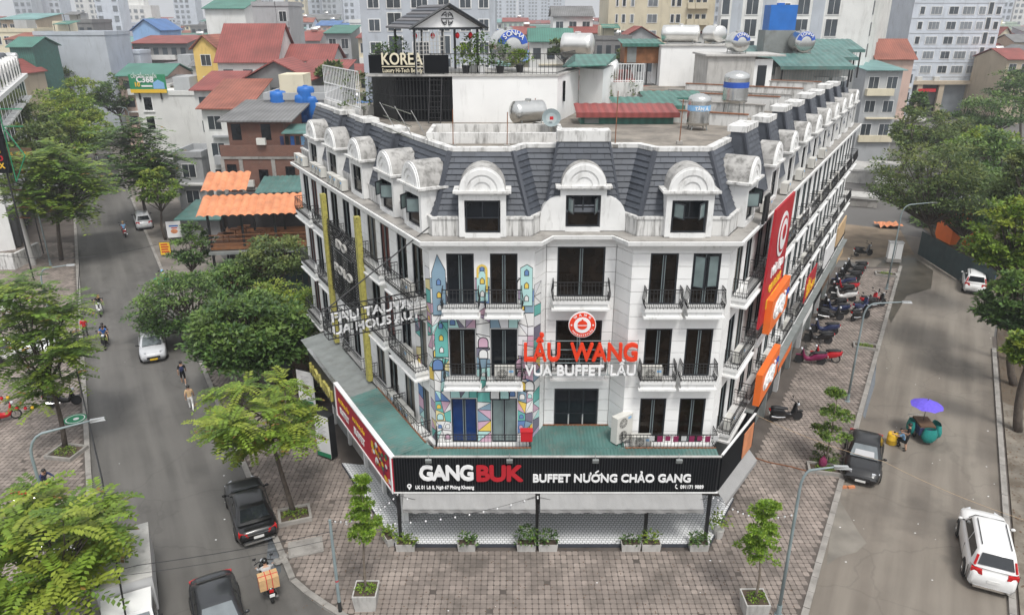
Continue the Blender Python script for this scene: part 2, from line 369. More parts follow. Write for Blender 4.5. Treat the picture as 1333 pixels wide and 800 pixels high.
while y < 74:
    x = kerbL(y) - .45; x = math.floor(x/SP)*SP
    x1 = x - (7 if y < 60 else 4.5)
    while x > x1 - 4:
        if rnd.random() > .006: cells.append((x, y))
        x -= SP
    y += SP
lay(lpav, cells, 0)
# puddles and stains
mk('water', (.10,.11,.12), .04, var=.1, spec=.6)
mk('wet_dust', (.195,.178,.152), .55, var=.25, scale=.9, bump=.2)
def puddle(name, pts, m='water', z=-.124): sheet(name, [tuple(G(px,py,-.12)[:2]) for px,py in pts], z, M[m])
puddle('puddle', [(352,690),(362,716),(366,742),(361,752),(352,745),(347,728),(349,705),(344,690)])
puddle('puddle', [(1123,540),(1132,505),(1141,470),(1139,500),(1130,530),(1126,545)])
puddle('road_stain', [(1093,650),(1086,665),(1080,700),(1076,735),(1092,724),(1115,718),(1128,706),(1118,692),(1106,672)], 'wet_dust')
puddle('puddle', [(1137,350),(1150,338),(1190,335),(1215,352),(1212,375),(1180,385),(1160,420),(1150,398),(1160,372)], 'mud', -.125)
# ------------------------------------------------------------------ terrace
mk('tile_base', (.74,.75,.76), .35, var=.05)
tn = M['tile_base'].node_tree; bk = tn.nodes.new('ShaderNodeTexBrick'); bk.inputs['Scale'].default_value = 1; bk.inputs['Brick Width'].default_value = .17; bk.inputs['Row Height'].default_value = .15
bk.inputs['Mortar Size'].default_value = .013; bk.inputs['Color1'].default_value = (.84,.85,.86,1); bk.inputs['Color2'].default_value = (.79,.80,.81,1); bk.inputs['Mortar'].default_value = (.22,.23,.24,1)
tn.links.new(tn.nodes.new('ShaderNodeNewGeometry').outputs['Position'], bk.inputs['Vector']); tn.links.new(bk.outputs['Color'], tn.nodes['Principled BSDF'].inputs['Base Color'])
ter = thing('tiled_terrace', 'white tiled terrace floor raised in front of the restaurant', 'terrace', (1.8,26.6,0))
def off(y): return T30*(y-26.5)
MB().prism([(-5.2,26.6),(8.8,26.6),(8.8+off(30),30),(-5.2-off(33),33)], 0, .17).build('floor_slab', M['darkstone'] if 'darkstone' in M else M['slate_rib'], ter, True)
MB().poly([(-5.17,26.63,.174),(8.77,26.63,.174),(8.77+off(30),30,.174),(-5.17-off(33),33,.174)]).build('tile_floor', M['tile_base'], ter, True)
# ------------------------------------------------------------------ the white corner building
F = [4.55, 7.8, 11.05]; CH = 3.25/6; WH = CH*4
RL = Vector((2.75, 28, 0))
bld = thing('corner_building', 'white wedge-shaped corner building with slate mansard roof and arched dormers', 'building', RL)
LL, LR = 19.2, 38.5
AL, AR = R(-60), R(60)
OL, OR = Vector((-3.3,28,0)), Vector((8.7,28,0))
ML = Matrix.Translation(OL) @ Matrix.Rotation(AL, 4, 'Z')
MRt = Matrix.Translation(OR) @ Matrix.Rotation(AR, 4, 'Z')
MF = Matrix.Translation((0,28,0)); MC = Matrix.Translation((0,28.9,0))
def lw(s, y, z): return ML @ Vector((-s, y, z))      # left wing: s metres from the front corner, y inward
def rw(s, y, z): return MRt @ Vector((s, y, z))
dL, dR = Vector((-.5, .866, 0)), Vector((.5, .866, 0))
I_ = .13
foot = [(-3.3+I_,28+I_),(.9-.02,28+I_),(1.4-.02,28.9+I_),(4.3+.02,28.9+I_),(4.8+.02,28+I_),(8.7-I_,28+I_)]
e1 = rw(LR, I_, 0); e2 = rw(LR, 12, 0); e3 = lw(LL, 12, 0); e4 = lw(LL, I_, 0)
foot += [(e1.x,e1.y),(e2.x,e2.y),(5,52),(e3.x,e3.y),(e4.x,e4.y)]
MB().prism(foot, 4.4, 13.7).build('wall', M['white_wall'], bld, True)
foot0 = [(-2.6,29.6),(8.0,29.6)] + [tuple(rw(LR-.1,.6,0)[:2])] + foot[7:10] + [tuple(lw(LL-.1,.6,0)[:2])]
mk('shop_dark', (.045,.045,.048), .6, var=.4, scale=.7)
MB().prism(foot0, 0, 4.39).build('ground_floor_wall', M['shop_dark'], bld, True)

def window_proto(w, h, kind, glass='glass'):
    f = MB(); t = .055; y0, y1 = .03, .095
    f.box(-w/2, -w/2+t, y0, y1, 0, h).box(w/2-t, w/2, y0, y1, 0, h).box(-w/2+t, w/2-t, y0, y1, 0, t).box(-w/2+t, w/2-t, y0, y1, h-t, h)
    cuts = [-w/2+t, w/2-t]
    if kind == 2: f.box(-.03, .03, y0-.005, y1, t, h-t); cuts = [-w/2+t, -.03, .03, w/2-t]
    if kind == 3:
        f.box(-w/6-.03, -w/6+.03, y0-.005, y1, h*.38, h-t).box(w/6-.03, w/6+.03, y0-.005, y1, h*.38, h-t)
        f.box(-w/2+t, w/2-t, y0, y1, h*.36, h*.38); cuts = [-w/2+t, -w/6-.03, -w/6+.03, w/6-.03, w/6+.03, w/2-t]
    if kind == 4: f.box(-.03, .03, y0-.005, y1, h*.42+.04, h-t).box(-w/2+t, w/2-t, y0, y1, h*.42-.01, h*.42+.04)
    o = f.build('window', M['frame_dark'])
    g = M[glass]; e = MB()
    if kind == 2:                                             # pale inner edge of the leaf frames
        for sx in (-1, 1): e.box(sx*.05-.012, sx*.05+.012, y0-.012, y0, t*1.5, h-t*1.5)
        e.build('leaf_edge', M['lead'] if 'lead' in M else M['pole_grey'], o)
    for a, b in zip(cuts[::2], cuts[1::2]): MB().poly([(a,.075,t),(b,.075,t),(b,.075,h-t),(a,.075,h-t)]).build('pane', g, o, fix=False)
    return o
def balcony_proto(w, d=.55, gap=.14, plain=False):
    s = MB()
    s.box(-w/2, w/2, -d, 0, -.14, -.005).box(-w/2+.06, w/2-.06, -d+.07, 0, -.34, -.14).box(-w/2-.04, w/2+.04, -d-.05, 0, -.42, -.34)
    o = s.build('balcony', M['white_trim'])
    r = MB(); zt = .82; dd = d+.02
    path = [(-w/2+.03,0),(-w/2+.03,-dd+.04),(w/2-.03,-dd+.04),(w/2-.03,0)]
    for z, t in ((zt,.022),(.07,.016),(.24,.012),(.68,.012)):
        for a, b in zip(path, path[1:]): r.tube([(a[0],a[1],z),(b[0],b[1],z)], t, 4, False)
    for a, b in zip(path, path[1:]):
        L = math.dist(a, b); n = max(1, round(L/gap)); ox, oy = (b[1]-a[1])/L, -(b[0]-a[0])/L
        for i in range(n+1):
            x, y = a[0]+(b[0]-a[0])*i/n, a[1]+(b[1]-a[1])*i/n; q = 0 if plain else .07
            r.tube([(x,y,0),(x+ox*q,y+oy*q,.28),(x+ox*q*.2,y+oy*q*.2,.6),(x,y,zt)], .013, 4, False)
            if not plain and i < n:
                xm, ym = a[0]+(b[0]-a[0])*(i+.5)/n, a[1]+(b[1]-a[1])*(i+.5)/n
                r.tube([(xm-ox*0,ym,.08),(xm+ox*.05,ym+oy*.05,.15),(xm,ym,.24)], .013, 4, False)
    r.build('railing', M['iron'], o, fix=False)
    return o
W1 = window_proto(1.1, WH, 2); W1w = window_proto(1.1, WH, 2, 'glass_warm'); WC = window_proto(1.95, WH, 2, 'glass_warm'); W3 = window_proto(1.9, WH-.25, 3)
WK = window_proto(1.1, WH, 2, 'curtain'); WR = window_proto(1.1, WH, 2, 'curtain_red'); WB = window_proto(1.1, WH, 2, 'glass_blue'); WP = window_proto(1.1, WH, 2, 'glass_pale')
B1 = balcony_proto(1.5); BC = balcony_proto(2.35); BW = balcony_proto(3.0, .62, .17); BLong = balcony_proto(4.1, .75, .15, True)
def put(proto, Mx, x, z, y=0, rz=0):
    p = Mx @ Vector((x, y, z)); c = copy_tree(proto, p - RL, Mx.to_euler().z + rz, parent=bld); return c
def sash(parent, x, z, w, h, ang, hinge=-1):
    f = MB(Matrix.Translation((x, .02, z)) @ Matrix.Rotation(ang, 4, 'Z')); t = .045; a, b = (0, w) if hinge < 0 else (-w, 0)
    f.box(a, a+t, -.02, .02, 0, h).box(b-t, b, -.02, .02, 0, h).box(a+t, b-t, -.02, .02, 0, t).box(a+t, b-t, -.02, .02, h-t, h)
    f.k = 1; f.box(a+t, b-t, -.006, .006, t, h-t)
    f.build('open_sash', [M['frame_dark'], M['glass_pale']], parent)
LX, RX, CX = [-2.07, -.33], [6.08, 7.78], 2.85
front_open = []
for fi, z in enumerate(F):
    for i, x in enumerate(LX):
        put([[WB, WP],[W1w, W1],[W1, W1w]][fi][i], MF, x, z); front_open.append((0, x-.55, x+.55, z, z+WH))
        if fi: put(B1, MF, x, z)
    for i, x in enumerate(RX):
        w = put(W1w, MF, x, z); front_open.append((2, x-.55, x+.55, z, z+WH))
        if fi: put(B1, MF, x, z)
        if fi == 2 and i == 1: sash(w, -.5, .75, .48, 1.35, R(-32)); sash(w, .5, .75, .46, 1.35, R(8), 1)
    w = put(WC if fi else W3, MC, CX, z + (0 if fi else .2)); front_open.append((1, CX-.975, CX+.975, z+(0 if fi else .2), z+WH-(0 if fi else .05)))
    if fi: put(BC, MC, CX, z)
put(BLong, MF, -1.25, F[0]); put(BLong, MF, 6.75, F[0])
# cladding courses: every block of the front its own piece
def courses(x0, x1, opens, z0=4.55, z1=13.4):
    z = z0; r = 0
    while z < z1 - .05:
        zt = min(z+CH, z1); iv = [(x0, x1)]
        for a, b, c, d in opens:
            if c < zt-.02 and d > z+.02:
                iv = [q for p in iv for q in ((p[0], min(p[1], a)), (max(p[0], b), p[1])) if q[1]-q[0] > .06]
        for a, b in iv: yield a, b, z, zt
        z = zt; r += 1
def op(i): return [o[1:] for o in front_open if o[0] == i]
for bay, (x0, x1), Mx in ((1, (1.42,4.28), MC), (2, (4.82,8.68), MF)):
    for a, b, z, zt in courses(x0, x1, op(bay)):
        c = Mx @ Vector(((a+b)/2, .066, (z+zt)/2)); ubox('cladding_block', 'white_wall', bld, c-RL, (b-a-.02, .13, zt-z-.022))
for sx, (xa, ya, xb, yb) in (('l', (.9,28,1.4,28.9)), ('r', (4.3,28.9,4.8,28))):
    d = Vector((xb-xa, yb-ya, 0)); rz = math.atan2(d.y, d.x); n = Vector((math.sin(rz), -math.cos(rz), 0)); z = 4.55
    while z < 13.35:
        zt = min(z+CH, 13.4); c = Vector(((xa+xb)/2, (ya+yb)/2, (z+zt)/2)) - n*.066
        ubox('cladding_block', 'white_wall', bld, c-RL, (d.length+.02, .13, zt-z-.022), rz); z = zt
# left bay is painted, plain render with the mural on it
mu = MB(); 
for a, b, z, zt in courses(-3.3, .9, op(0)): mu.box(a, b, 28, 28.13, z, zt)
mu.build('painted_wall', M['white_wall'], bld, True)
# wings
def wing(Mx, L, sgn, dorm, bay0, bayw, nb, mural_to=0):
    opens = []
    for k in range(nb):
        for fi, z in enumerate(F):
            c = bay0 + bayw*(k+.5)
            for dx in (-.85, .85):
                s = c+dx
                if s > L-.6: continue
                put(rnd.choice([W1, W1w, W1, W1w, WK, WR]), Mx, s*sgn, z); opens.append((s-.55, s+.55, z, z+WH))
            put(BW, Mx, c*sgn, z)
    cl = MB(Mx)
    for a, b, z, zt in courses(0.0, L, opens):
        a_, b_ = (a, b) if sgn > 0 else (-b, -a)
        cl.box(a_+.01, b_-.01, 0, .13, z+.01, zt-.012)
    cl.build('wall_cladding', M['white_wall'], bld, True, kind='stuff')
wing(ML, LL, -1, None, .2, 3.75, 5); wing(MRt, LR, 1, None, .55, 3.78, 10)
# cornice: stepped profile swept round the outline
outl = [tuple(lw(LL, 0, 0)[:2]), (-3.3,28), (.9,28), (1.4,28.9), (4.3,28.9), (4.8,28), (8.7,28), tuple(rw(LR, 0, 0)[:2])]
def offset_line(pts, d):
    out = []
    for i, p in enumerate(pts):
        ns = []
        for a, b in ((i-1, i), (i, i+1)):
            if 0 <= a and b < len(pts):
                q = Vector((pts[b][0]-pts[a][0], pts[b][1]-pts[a][1])).normalized(); ns.append(Vector((q.y, -q.x)))
        n = ns[0] if len(ns) == 1 else (ns[0]+ns[1]).normalized()/max(.3, math.sqrt((1+ns[0].dot(ns[1]))/2))
        out.append((p[0]+n.x*d, p[1]+n.y*d))
    return out
def sweep(prof, pts, name, m, parent=bld):
    mb = MB(); rows = []
    for d, z in prof: rows.append(mb.add([(x, y, z) for x, y in offset_line(pts, d)]))
    k = len(prof); n = len(pts)
    for j in range(k):
        a, b = rows[j], rows[(j+1) % k]
        for i in range(n-1): mb.face([a+i, a+i+1, b+i+1, b+i])
    mb.face([r for r in rows]); mb.face([r+n-1 for r in rows][::-1])
    return mb.build(name, m, parent, True)
sweep([(-.2,13.38),(.10,13.38),(.14,13.5),(.30,13.54),(.34,13.64),(.48,13.67),(.50,13.82),(-.2,13.84)], outl, 'cornice', M['white_trim'])
sweep([(-.2,13.84),(.40,13.825),(.40,13.86),(-.2,13.87)], outl, 'gutter_ledge', M['concrete'])
sweep([(-.55,13.86),(-.25,13.86),(-.25,14.52),(-.2,14.55),(-.2,14.64),(-.55,14.66)], outl, 'parapet', M['parapet_stain'])
sweep([(-.2,4.3),(.16,4.3),(.2,4.42),(.2,4.54),(-.2,4.54)], outl, 'floor_band', M['white_trim'])
# mansard
ZB, ZT = 14.62, 17.0
bot = offset_line(outl, -.42); top = offset_line(outl, -1.45); mid = offset_line(outl, -.47)
NT = [0]
def mansard(p0, p1, q1, q0, rows, tw, single, parent=bld):
    p0, p1, q0, q1 = map(Vector, (p0, p1, q0, q1)); n = (p1-p0).cross(q0-p0).normalized()
    if n.z < 0: n = -n
    mb = MB()
    for r in range(rows):
        v0, v1 = r/rows, min(1, (r+1.12)/rows)
        a0, b0, a1, b1 = p0.lerp(q0, v0), p1.lerp(q1, v0), p0.lerp(q0, v1), p1.lerp(q1, v1)
        L = (b0-a0).length; k = max(1, round(L/tw)); us = [0]+[(i+(.5 if r % 2 else 1))/k for i in range(k) if 0 < (i+(.5 if r % 2 else 1))/k < .999]+[1]
        for u0, u1 in zip(us, us[1:]):
            e = .006/L; lo, hi = n*.075, n*.022; h2 = n*.02; lift = n*rnd.uniform(0, .006)
            w = [a0.lerp(b0, u0+e), a0.lerp(b0, u1-e), a1.lerp(b1, u1-e), a1.lerp(b1, u0+e)]
            pts = [w[0]+lo-h2+lift, w[1]+lo-h2+lift, w[2]+hi-h2, w[3]+hi-h2, w[0]+lo+lift, w[1]+lo+lift, w[2]+hi, w[3]+hi]
            if single and NT[0] < 300: NT[0] += 1; MB().hexa(pts).build('roof_tile', M['slate'], parent, True, fix=False)
            else: mb.hexa(pts)
    if mb.v: mb.build('roof_tiles_field', M['slate'], parent, True, kind='stuff', fix=False)
    MB().poly([p0, p1, q1, q0]).build('roof_slope', M['slate_rib'], parent, True, fix=False)
def hip(a, b, w=.13): 
    a, b = Vector(a), Vector(b); return MB().tube([a+Vector((0,-.05,.0)), b+Vector((0,-.05,.0))], w, 5).build('hip_ridge', M['slate_rib'], bld, True)
B3 = [(x, y, ZB) for x, y in bot]; T3 = [(x, y, ZT) for x, y in top]
for i in (1, 2, 3, 4, 5): mansard(B3[i], B3[i+1], T3[i+1], T3[i], 11, .55, True)
mansard(B3[0], B3[1], T3[1], T3[0], 11, .6, False); mansard(B3[6], B3[7], T3[7], T3[6], 11, .6, False)
for i in (1, 2, 5, 6): hip(B3[i], T3[i], .11)
# front pylon of the roof with its concrete cap, and the pylons of the wings
def pylon(Mx, x, wb, wt, zt, y0, y1, cap=.28, single=False):
    P = lambda a, b, c: Mx @ Vector((a, b, c))
    a, b, c, d = P(x-wb/2,y0,ZB+.02), P(x+wb/2,y0,ZB+.02), P(x+wt/2,y1,zt), P(x-wt/2,y1,zt)
    mansard(a, b, c, d, 12, .5, single)
    MB().hexa([P(x-wb/2+.02,y0+.03,ZB),P(x+wb/2-.02,y0+.03,ZB),P(x+wb/2-.02,y1+.6,ZB),P(x-wb/2+.02,y1+.6,ZB),
               P(x-wt/2+.02,y1+.03,zt-.01),P(x+wt/2-.02,y1+.03,zt-.01),P(x+wt/2-.02,y1+.6,zt-.01),P(x-wt/2+.02,y1+.6,zt-.01)]).build('pylon_side', M['slate'], bld, True)
    MB(Mx).box(x-wt/2-.06, x+wt/2+.06, y1-.08, y1+.75, zt, zt+cap).build('pylon_cap', M['white_grimy'], bld, True)
    for p, q in ((a, d), (b, c)): MB().tube([p, q], .08, 5).build('hip_ridge', M['slate_rib'], bld, True)
pylon(MC, CX, 3.0, 2.0, 17.35, .12, .75, .42, True)
DL = [1.45, 4.35, 8.3, 12.1, 15.6]; DR = [2.5, 7.0, 10.85, 14.6, 18.3, 21.9, 25.5, 29.1, 32.7, 36.2]
for k, s in enumerate(DR):
    if k: pylon(MRt, (DR[k-1]+s)/2, 2.5 if k == 1 else 1.95, 2.0 if k == 1 else 1.6, 17.3+.1*(k % 2), .12, .85, .25)
for a, b in zip(DL[1:], DL[2:]): pylon(ML, -(a+b)/2, 1.5, 1.1, 17.1, .25, 1.05, .2)
# roof deck and its kerb
deck = offset_line(outl, -1.5); mk('roof_deck', (.23,.205,.175), .95, var=.3, scale=.4, grime=.75, gcol=(.085,.078,.07), gs=(.4,.4,.4), gthr=.46, bump=.3)
MB().prism(deck + [(e2.x,e2.y),(5,52),(e3.x,e3.y)], 16.6, 16.98).build('roof_deck', M['roof_deck'], bld, True)
sweep([(-1.68,16.99),(-1.38,16.99),(-1.38,17.15),(-1.68,17.16)], outl, 'roof_kerb', M['white_grimy'])
# dormers
def dormer_proto(shoulder=False, open_=0, hood=1.75):
    d = MB(); w = .92
    d.box(-w, -.70, 0, .9, 13.9, 15.6).box(.70, w, 0, .9, 13.9, 15.6).box(-.70, .70, 0, .9, 13.86, 14.04).box(-.70, .70, 0, .9, 15.36, 15.6)
    d.box(-.70,.70,.5,1.0,14.04,15.36).box(-.9,.9,.9,1.6,13.9,15.6)
    if shoulder:
        for sx in (-1, 1):
            ps = [(sx*w,0,13.9),(sx*1.72,0,13.9),(sx*1.72,0,14.45)] + [(sx*(w+.80*math.cos(t)),0,14.45+.85*math.sin(t)) for t in [R(a) for a in range(15, 91, 15)]]
            d.extr(ps, (0,.45,0))
    o = d.build('dormer', M['white_trim'])
    l = MB(); l.box(-1.04, 1.04, -.12, 1.5, 15.6, 15.66).box(-1.12, 1.12, -.18, 1.55, 15.66, 15.75); l.build('ledge', M['white_grimy'], o)
    for nm, r0, r1, y0, y1, m in (('arch_hood', 0, .90, .02, hood, 'hood'), ('arch_face', 0, .88, -.03, .06, 'white_trim'), ('arch_moulding', .60, .80, -.08, -.03, 'white_trim'), ('arch_moulding', .34, .50, -.07, -.03, 'white_trim')):
        a = MB(); n = 14
        def pt(r, t, y): return (r*math.cos(t), y, 15.75 + r*math.sin(t)*1.02)
        if r0 == 0: a.extr([pt(r1, math.pi*i/n, y0) for i in range(n+1)], (0, y1-y0, 0))
        else:
            for i in range(n):
                t0, t1 = math.pi*i/n, math.pi*(i+1)/n
                a.hexa([pt(r0,t0,y0),pt(r1,t0,y0),pt(r1,t1,y0),pt(r0,t1,y0),pt(r0,t0,y1),pt(r1,t0,y1),pt(r1,t1,y1),pt(r0,t1,y1)])
        a.build(nm, M[m], o)
    f = MB(); t = .05; x, z0, z1, y0, y1 = .66, 14.06, 15.34, .1, .17
    f.box(-x,-x+t,y0,y1,z0,z1).box(x-t,x,y0,y1,z0,z1).box(-x+t,x-t,y0,y1,z0,z0+t).box(-x+t,x-t,y0,y1,z1-t,z1).box(-x+t,x-t,y0,y1,14.62,14.66).box(-.025,.025,y0,y1,14.66,z1-t)
    f.build('window_frame', M['frame_dark'], o)
    for a, b, c, e in ((-x+t,x-t,z0+t,14.62),(-x+t,-.025,14.66,z1-t),(.025,x-t,14.66,z1-t)): MB().poly([(a,.14,c),(b,.14,c),(b,.14,e),(a,.14,e)]).build('pane', M['glass_warm' if c < 14.2 else 'glass'], o, fix=False)
    if open_:
        for sx in (-1, 1):
            q = MB(Matrix.Translation((sx*.60, .08, 14.68)) @ Matrix.Rotation(sx*R(open_), 4, 'Z')); a, b = (0,.55) if sx < 0 else (-.55,0)
            q.box(a,a+.04,-.02,.02,0,.6).box(b-.04,b,-.02,.02,0,.6).box(a+.04,b-.04,-.02,.02,0,.04).box(a+.04,b-.04,-.02,.02,.56,.6); q.k = 1; q.box(a+.04,b-.04,-.005,.005,.04,.56)
            q.build('open_sash', [M['frame_dark'], M['glass_pale']], o)
    return o
D1 = dormer_proto(); D2 = dormer_proto(True, 70); D3 = dormer_proto(False, 55); D4 = dormer_proto(False, 0, .8)
put(D1, MF, -1.15, 0, -.02); put(D2, MC, CX, 0, -.02); put(D3, MF, 6.9, 0, -.02)
for k, s in enumerate(DL): put(D3 if k < 2 else D4, ML, -s, 0, -.02)
for k, s in enumerate(DR): put(D3 if k == 0 else D4, MRt, s, 0, -.02)
for o in (WK, WR, W1, W1w, WC, W3, WB, WP, B1, BC, BW, BLong, D1, D2, D3, D4): drop(o)
# ------------------------------------------------------------------ mural on the left bay
PAL = [(.72,.72,.71),(.72,.72,.71),(.70,.70,.72),(.42,.66,.64),(.13,.42,.38),(.42,.34,.47),(.56,.36,.46),(.72,.52,.10),(.66,.58,.30),(.12,.22,.44),(.22,.33,.42),(.17,.16,.22),(.20,.09,.10)]
PM = []
for i, c in enumerate(PAL): mk('mural_%d' % i, c, .8, var=.05); PM.append(M['mural_%d' % i])
mk('mural_line', (.02,.02,.025), .8, var=.1)
mr_ = random.Random(11)
def mural(Mx, rects, name):
    base = MB(Mx); ink = MB(Mx); over = MB(Mx)
    for x0, x1, z0, z1 in rects:
        base.poly([(x0,-.003,z0),(x1,-.003,z0),(x1,-.003,z1),(x0,-.003,z1)])
        nx = max(1, round((x1-x0)/.43)); nz = max(1, round((z1-z0)/.5)); P = {}
        for i in range(nx+1):
            for j in range(nz+1):
                jx = 0 if i in (0, nx) else mr_.uniform(-.09,.09); jz = 0 if j in (0, nz) else mr_.uniform(-.12,.12)
                P[i,j] = (x0+(x1-x0)*i/nx+jx, z0+(z1-z0)*j/nz+jz)
        for i in range(nx):
            for j in range(nz):
                q = [P[i,j],P[i+1,j],P[i+1,j+1],P[i,j+1]]
                polys = [q] if mr_.random() < .55 else ([[q[0],q[1],q[2]],[q[0],q[2],q[3]]] if mr_.random() < .5 else [[q[0],q[1],q[3]],[q[1],q[2],q[3]]])
                for pl in polys:
                    cx = sum(p[0] for p in pl)/len(pl); cz = sum(p[1] for p in pl)/len(pl); k = .93 if len(pl) == 4 else .9
                    ink.k = mr_.choice([0,0,0,0,1,1,2,2,3,3,3,4,4,5,6,6,7,8,9,10,10,11]); ink.poly([(cx+(a-cx)*k,-.006,cz+(b-cz)*k) for a, b in pl])
                if mr_.random() < .28:                                   # little arched windows
                    cx = sum(p[0] for p in q)/4; cz = sum(p[1] for p in q)/4; r = mr_.uniform(.07,.12) if mr_.random() < .6 else mr_.uniform(.15,.21)
                    for s_, yy_, kk in ((1.25,-.009,len(PM)),(1.0,-.012,mr_.choice([0,3,7,9,6]))):
                        over.k = kk; over.poly([(cx-r*s_,yy_,cz-r*1.3*s_),(cx+r*s_,yy_,cz-r*1.3*s_)]+[(cx+r*s_*math.cos(t),yy_,cz+r*s_*math.sin(t)) for t in [R(a) for a in range(0,181,30)]])
    o = base.build(name, M['mural_line'], bld, True, fix=False)
    ink.build('painted_shapes', PM, o, True, fix=False, kind='stuff'); over.build('painted_arches', PM+[M['mural_line']], o, True, fix=False, kind='stuff')
rc = []
for a, b in ((-3.3,-2.64),(-1.5,-.9),(.24,.9)): rc.append((a, b, 4.56, 12.2))
for a, b in ((-2.64,-1.5),(-.9,.24)):
    for z in F[:2]: rc.append((a, b, z+WH+.03, z+3.25))
mural(MF, rc, 'mural')
Mslant = Matrix.Translation((.9,28,0)) @ Matrix.Rotation(math.atan2(.9,.5), 4, 'Z')
mural(Mslant, [(.0,.62,4.56,11.9)], 'mural')
rc = [(-.48,-.02,4.56,12.6)] + [(-2.6,-.5,z+WH+.03,z+3.2) for z in F[:2]] + [(-1.72,-1.33,4.56,11)]+[(-3.5,-2.4,4.56,11.0)]
mural(ML, [r for r in rc if r[1]-r[0] < 3][:1] + [(-1.85,-1.3,4.6,11.0)], 'mural')
tower = MB(MF)
def pic(ps, k, y): tower.k = k; tower.poly([(a, y, b) for a, b in ps])
for ps, k in (([(-3.22,10.6),(-2.68,10.6),(-2.68,12.5),(-2.98,13.15),(-3.22,12.4)], 10), ([(-3.2,8.7),(-2.67,8.7),(-2.67,9.8),(-2.95,10.35),(-3.2,9.8)], 4), ([(-1.42,11.2),(-.98,11.2),(-.98,12.2),(-1.2,12.6),(-1.42,12.2)], 3), ([(.35,11.0),(.82,11.0),(.82,12.6),(.6,12.75),(.35,12.6)], 3)):
    cx = sum(p[0] for p in ps)/len(ps); cz = sum(p[1] for p in ps)/len(ps)
    pic([(cx+(a-cx)*1.07, cz+(b-cz)*1.04) for a, b in ps], len(PM), -.016); pic(ps, k, -.019)
    for j in range(3):
        zc = min(p[1] for p in ps)+.3+j*.55; pic([(cx-.1,zc-.12),(cx+.1,zc-.12),(cx+.1,zc+.08),(cx,zc+.18),(cx-.1,zc+.08)], len(PM), -.022); pic([(cx-.07,zc-.09),(cx+.07,zc-.09),(cx+.07,zc+.07),(cx,zc+.14),(cx-.07,zc+.07)], [0,7,9][j], -.025)
ring = [(-1.2+.22*math.cos(t),12.55+.22*math.sin(t)) for t in [R(a) for a in range(0,181,20)]]
pic(ring+[(-1.42,12.2),(-1.34,12.2)]+[(-1.2+.13*math.cos(t),12.55+.13*math.sin(t)) for t in [R(a) for a in range(180,-1,-20)]]+[(-1.06,11.6),(-.98,11.6)], 7, -.03)
tower.build('painted_towers', PM+[M['mural_line']], bld, True, fix=False, kind='stuff')
# ------------------------------------------------------------------ foliage
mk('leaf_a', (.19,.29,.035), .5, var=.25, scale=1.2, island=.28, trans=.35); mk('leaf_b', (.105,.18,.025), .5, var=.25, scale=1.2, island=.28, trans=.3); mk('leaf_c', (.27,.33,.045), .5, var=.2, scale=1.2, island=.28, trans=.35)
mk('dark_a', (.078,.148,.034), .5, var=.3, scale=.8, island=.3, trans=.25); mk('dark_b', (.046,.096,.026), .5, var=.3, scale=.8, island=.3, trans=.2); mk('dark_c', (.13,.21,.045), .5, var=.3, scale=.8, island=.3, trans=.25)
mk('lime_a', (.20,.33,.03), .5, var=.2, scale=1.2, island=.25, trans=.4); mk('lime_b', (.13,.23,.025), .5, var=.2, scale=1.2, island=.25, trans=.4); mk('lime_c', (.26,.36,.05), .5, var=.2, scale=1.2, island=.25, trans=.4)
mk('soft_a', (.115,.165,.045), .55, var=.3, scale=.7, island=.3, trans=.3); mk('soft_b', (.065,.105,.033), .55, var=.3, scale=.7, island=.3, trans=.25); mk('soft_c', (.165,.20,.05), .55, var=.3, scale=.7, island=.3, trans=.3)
mk('fence_teal', (.03,.055,.06), .6, var=.2, grime=.3); mk('tip_red', (.26,.16,.04), .5, var=.2, island=.3, trans=.3)
mk('mid_a', (.135,.225,.035), .5, var=.25, scale=1.2, island=.3, trans=.3); mk('mid_b', (.075,.135,.026), .5, var=.25, scale=1.2, island=.3, trans=.3); mk('mid_c', (.22,.30,.045), .5, var=.2, scale=1.2, island=.3, trans=.35)
FOL = {k: [M[k+'_a'], M[k+'_b'], M[k+'_c']] for k in ('leaf', 'dark', 'lime', 'soft', 'mid')}
def leaf(mb, c, d, up, L, w):
    sx, sy, sz = d.y*up.z-d.z*up.y, d.z*up.x-d.x*up.z, d.x*up.y-d.y*up.x
    m = math.sqrt(sx*sx+sy*sy+sz*sz)
    if m < 1e-6: return
    k = w/m; sx *= k; sy *= k; sz *= k
    a, b, e = c.x, c.y, c.z; h = L*.45
    n = len(mb.v)
    mb.v += [(a,b,e), (a+d.x*h+sx, b+d.y*h+sy, e+d.z*h+sz), (a+d.x*L, b+d.y*L, e+d.z*L), (a+d.x*h-sx, b+d.y*h-sy, e+d.z*h-sz)]
    mb.f.append([n,n+1,n+2,n+3]); mb.mi.append(mb.k)
def rdir(r):
    while True:
        v = Vector((r.uniform(-1,1), r.uniform(-1,1), r.uniform(-1,1)))
        if .05 < v.length < 1: return v.normalized()
UPV = Vector((0,0,1))
def clump(mb, c, rad, n, L, r, k=None, flat=.7):
    for _ in range(n):
        d = rdir(r); d.z = abs(d.z)*.7-.12; p = c + Vector((d.x*rad, d.y*rad, d.z*rad*flat))*r.uniform(.35, 1)
        q = (rdir(r)*.6 + d + Vector((0,0,-.1))).normalized()
        mb.k = k if k is not None else r.choice((0,0,1,1,2)); leaf(mb, p, q, (UPV + rdir(r)*.5), L*r.uniform(.7,1.25), L*r.uniform(.22,.32))
def shrub(name, parent, loc, rx, rz, n, L, kind, seed):
    r = random.Random(seed); mb = MB(); loc = Vector(loc)
    for _ in range(n): 
        d = rdir(r); c = loc + Vector((d.x*rx, d.y*rx*.6, abs(d.z)*rz)); clump(mb, c, L*1.2, 7, L, r)
    return mb.build(name, FOL[kind], parent, fix=False)

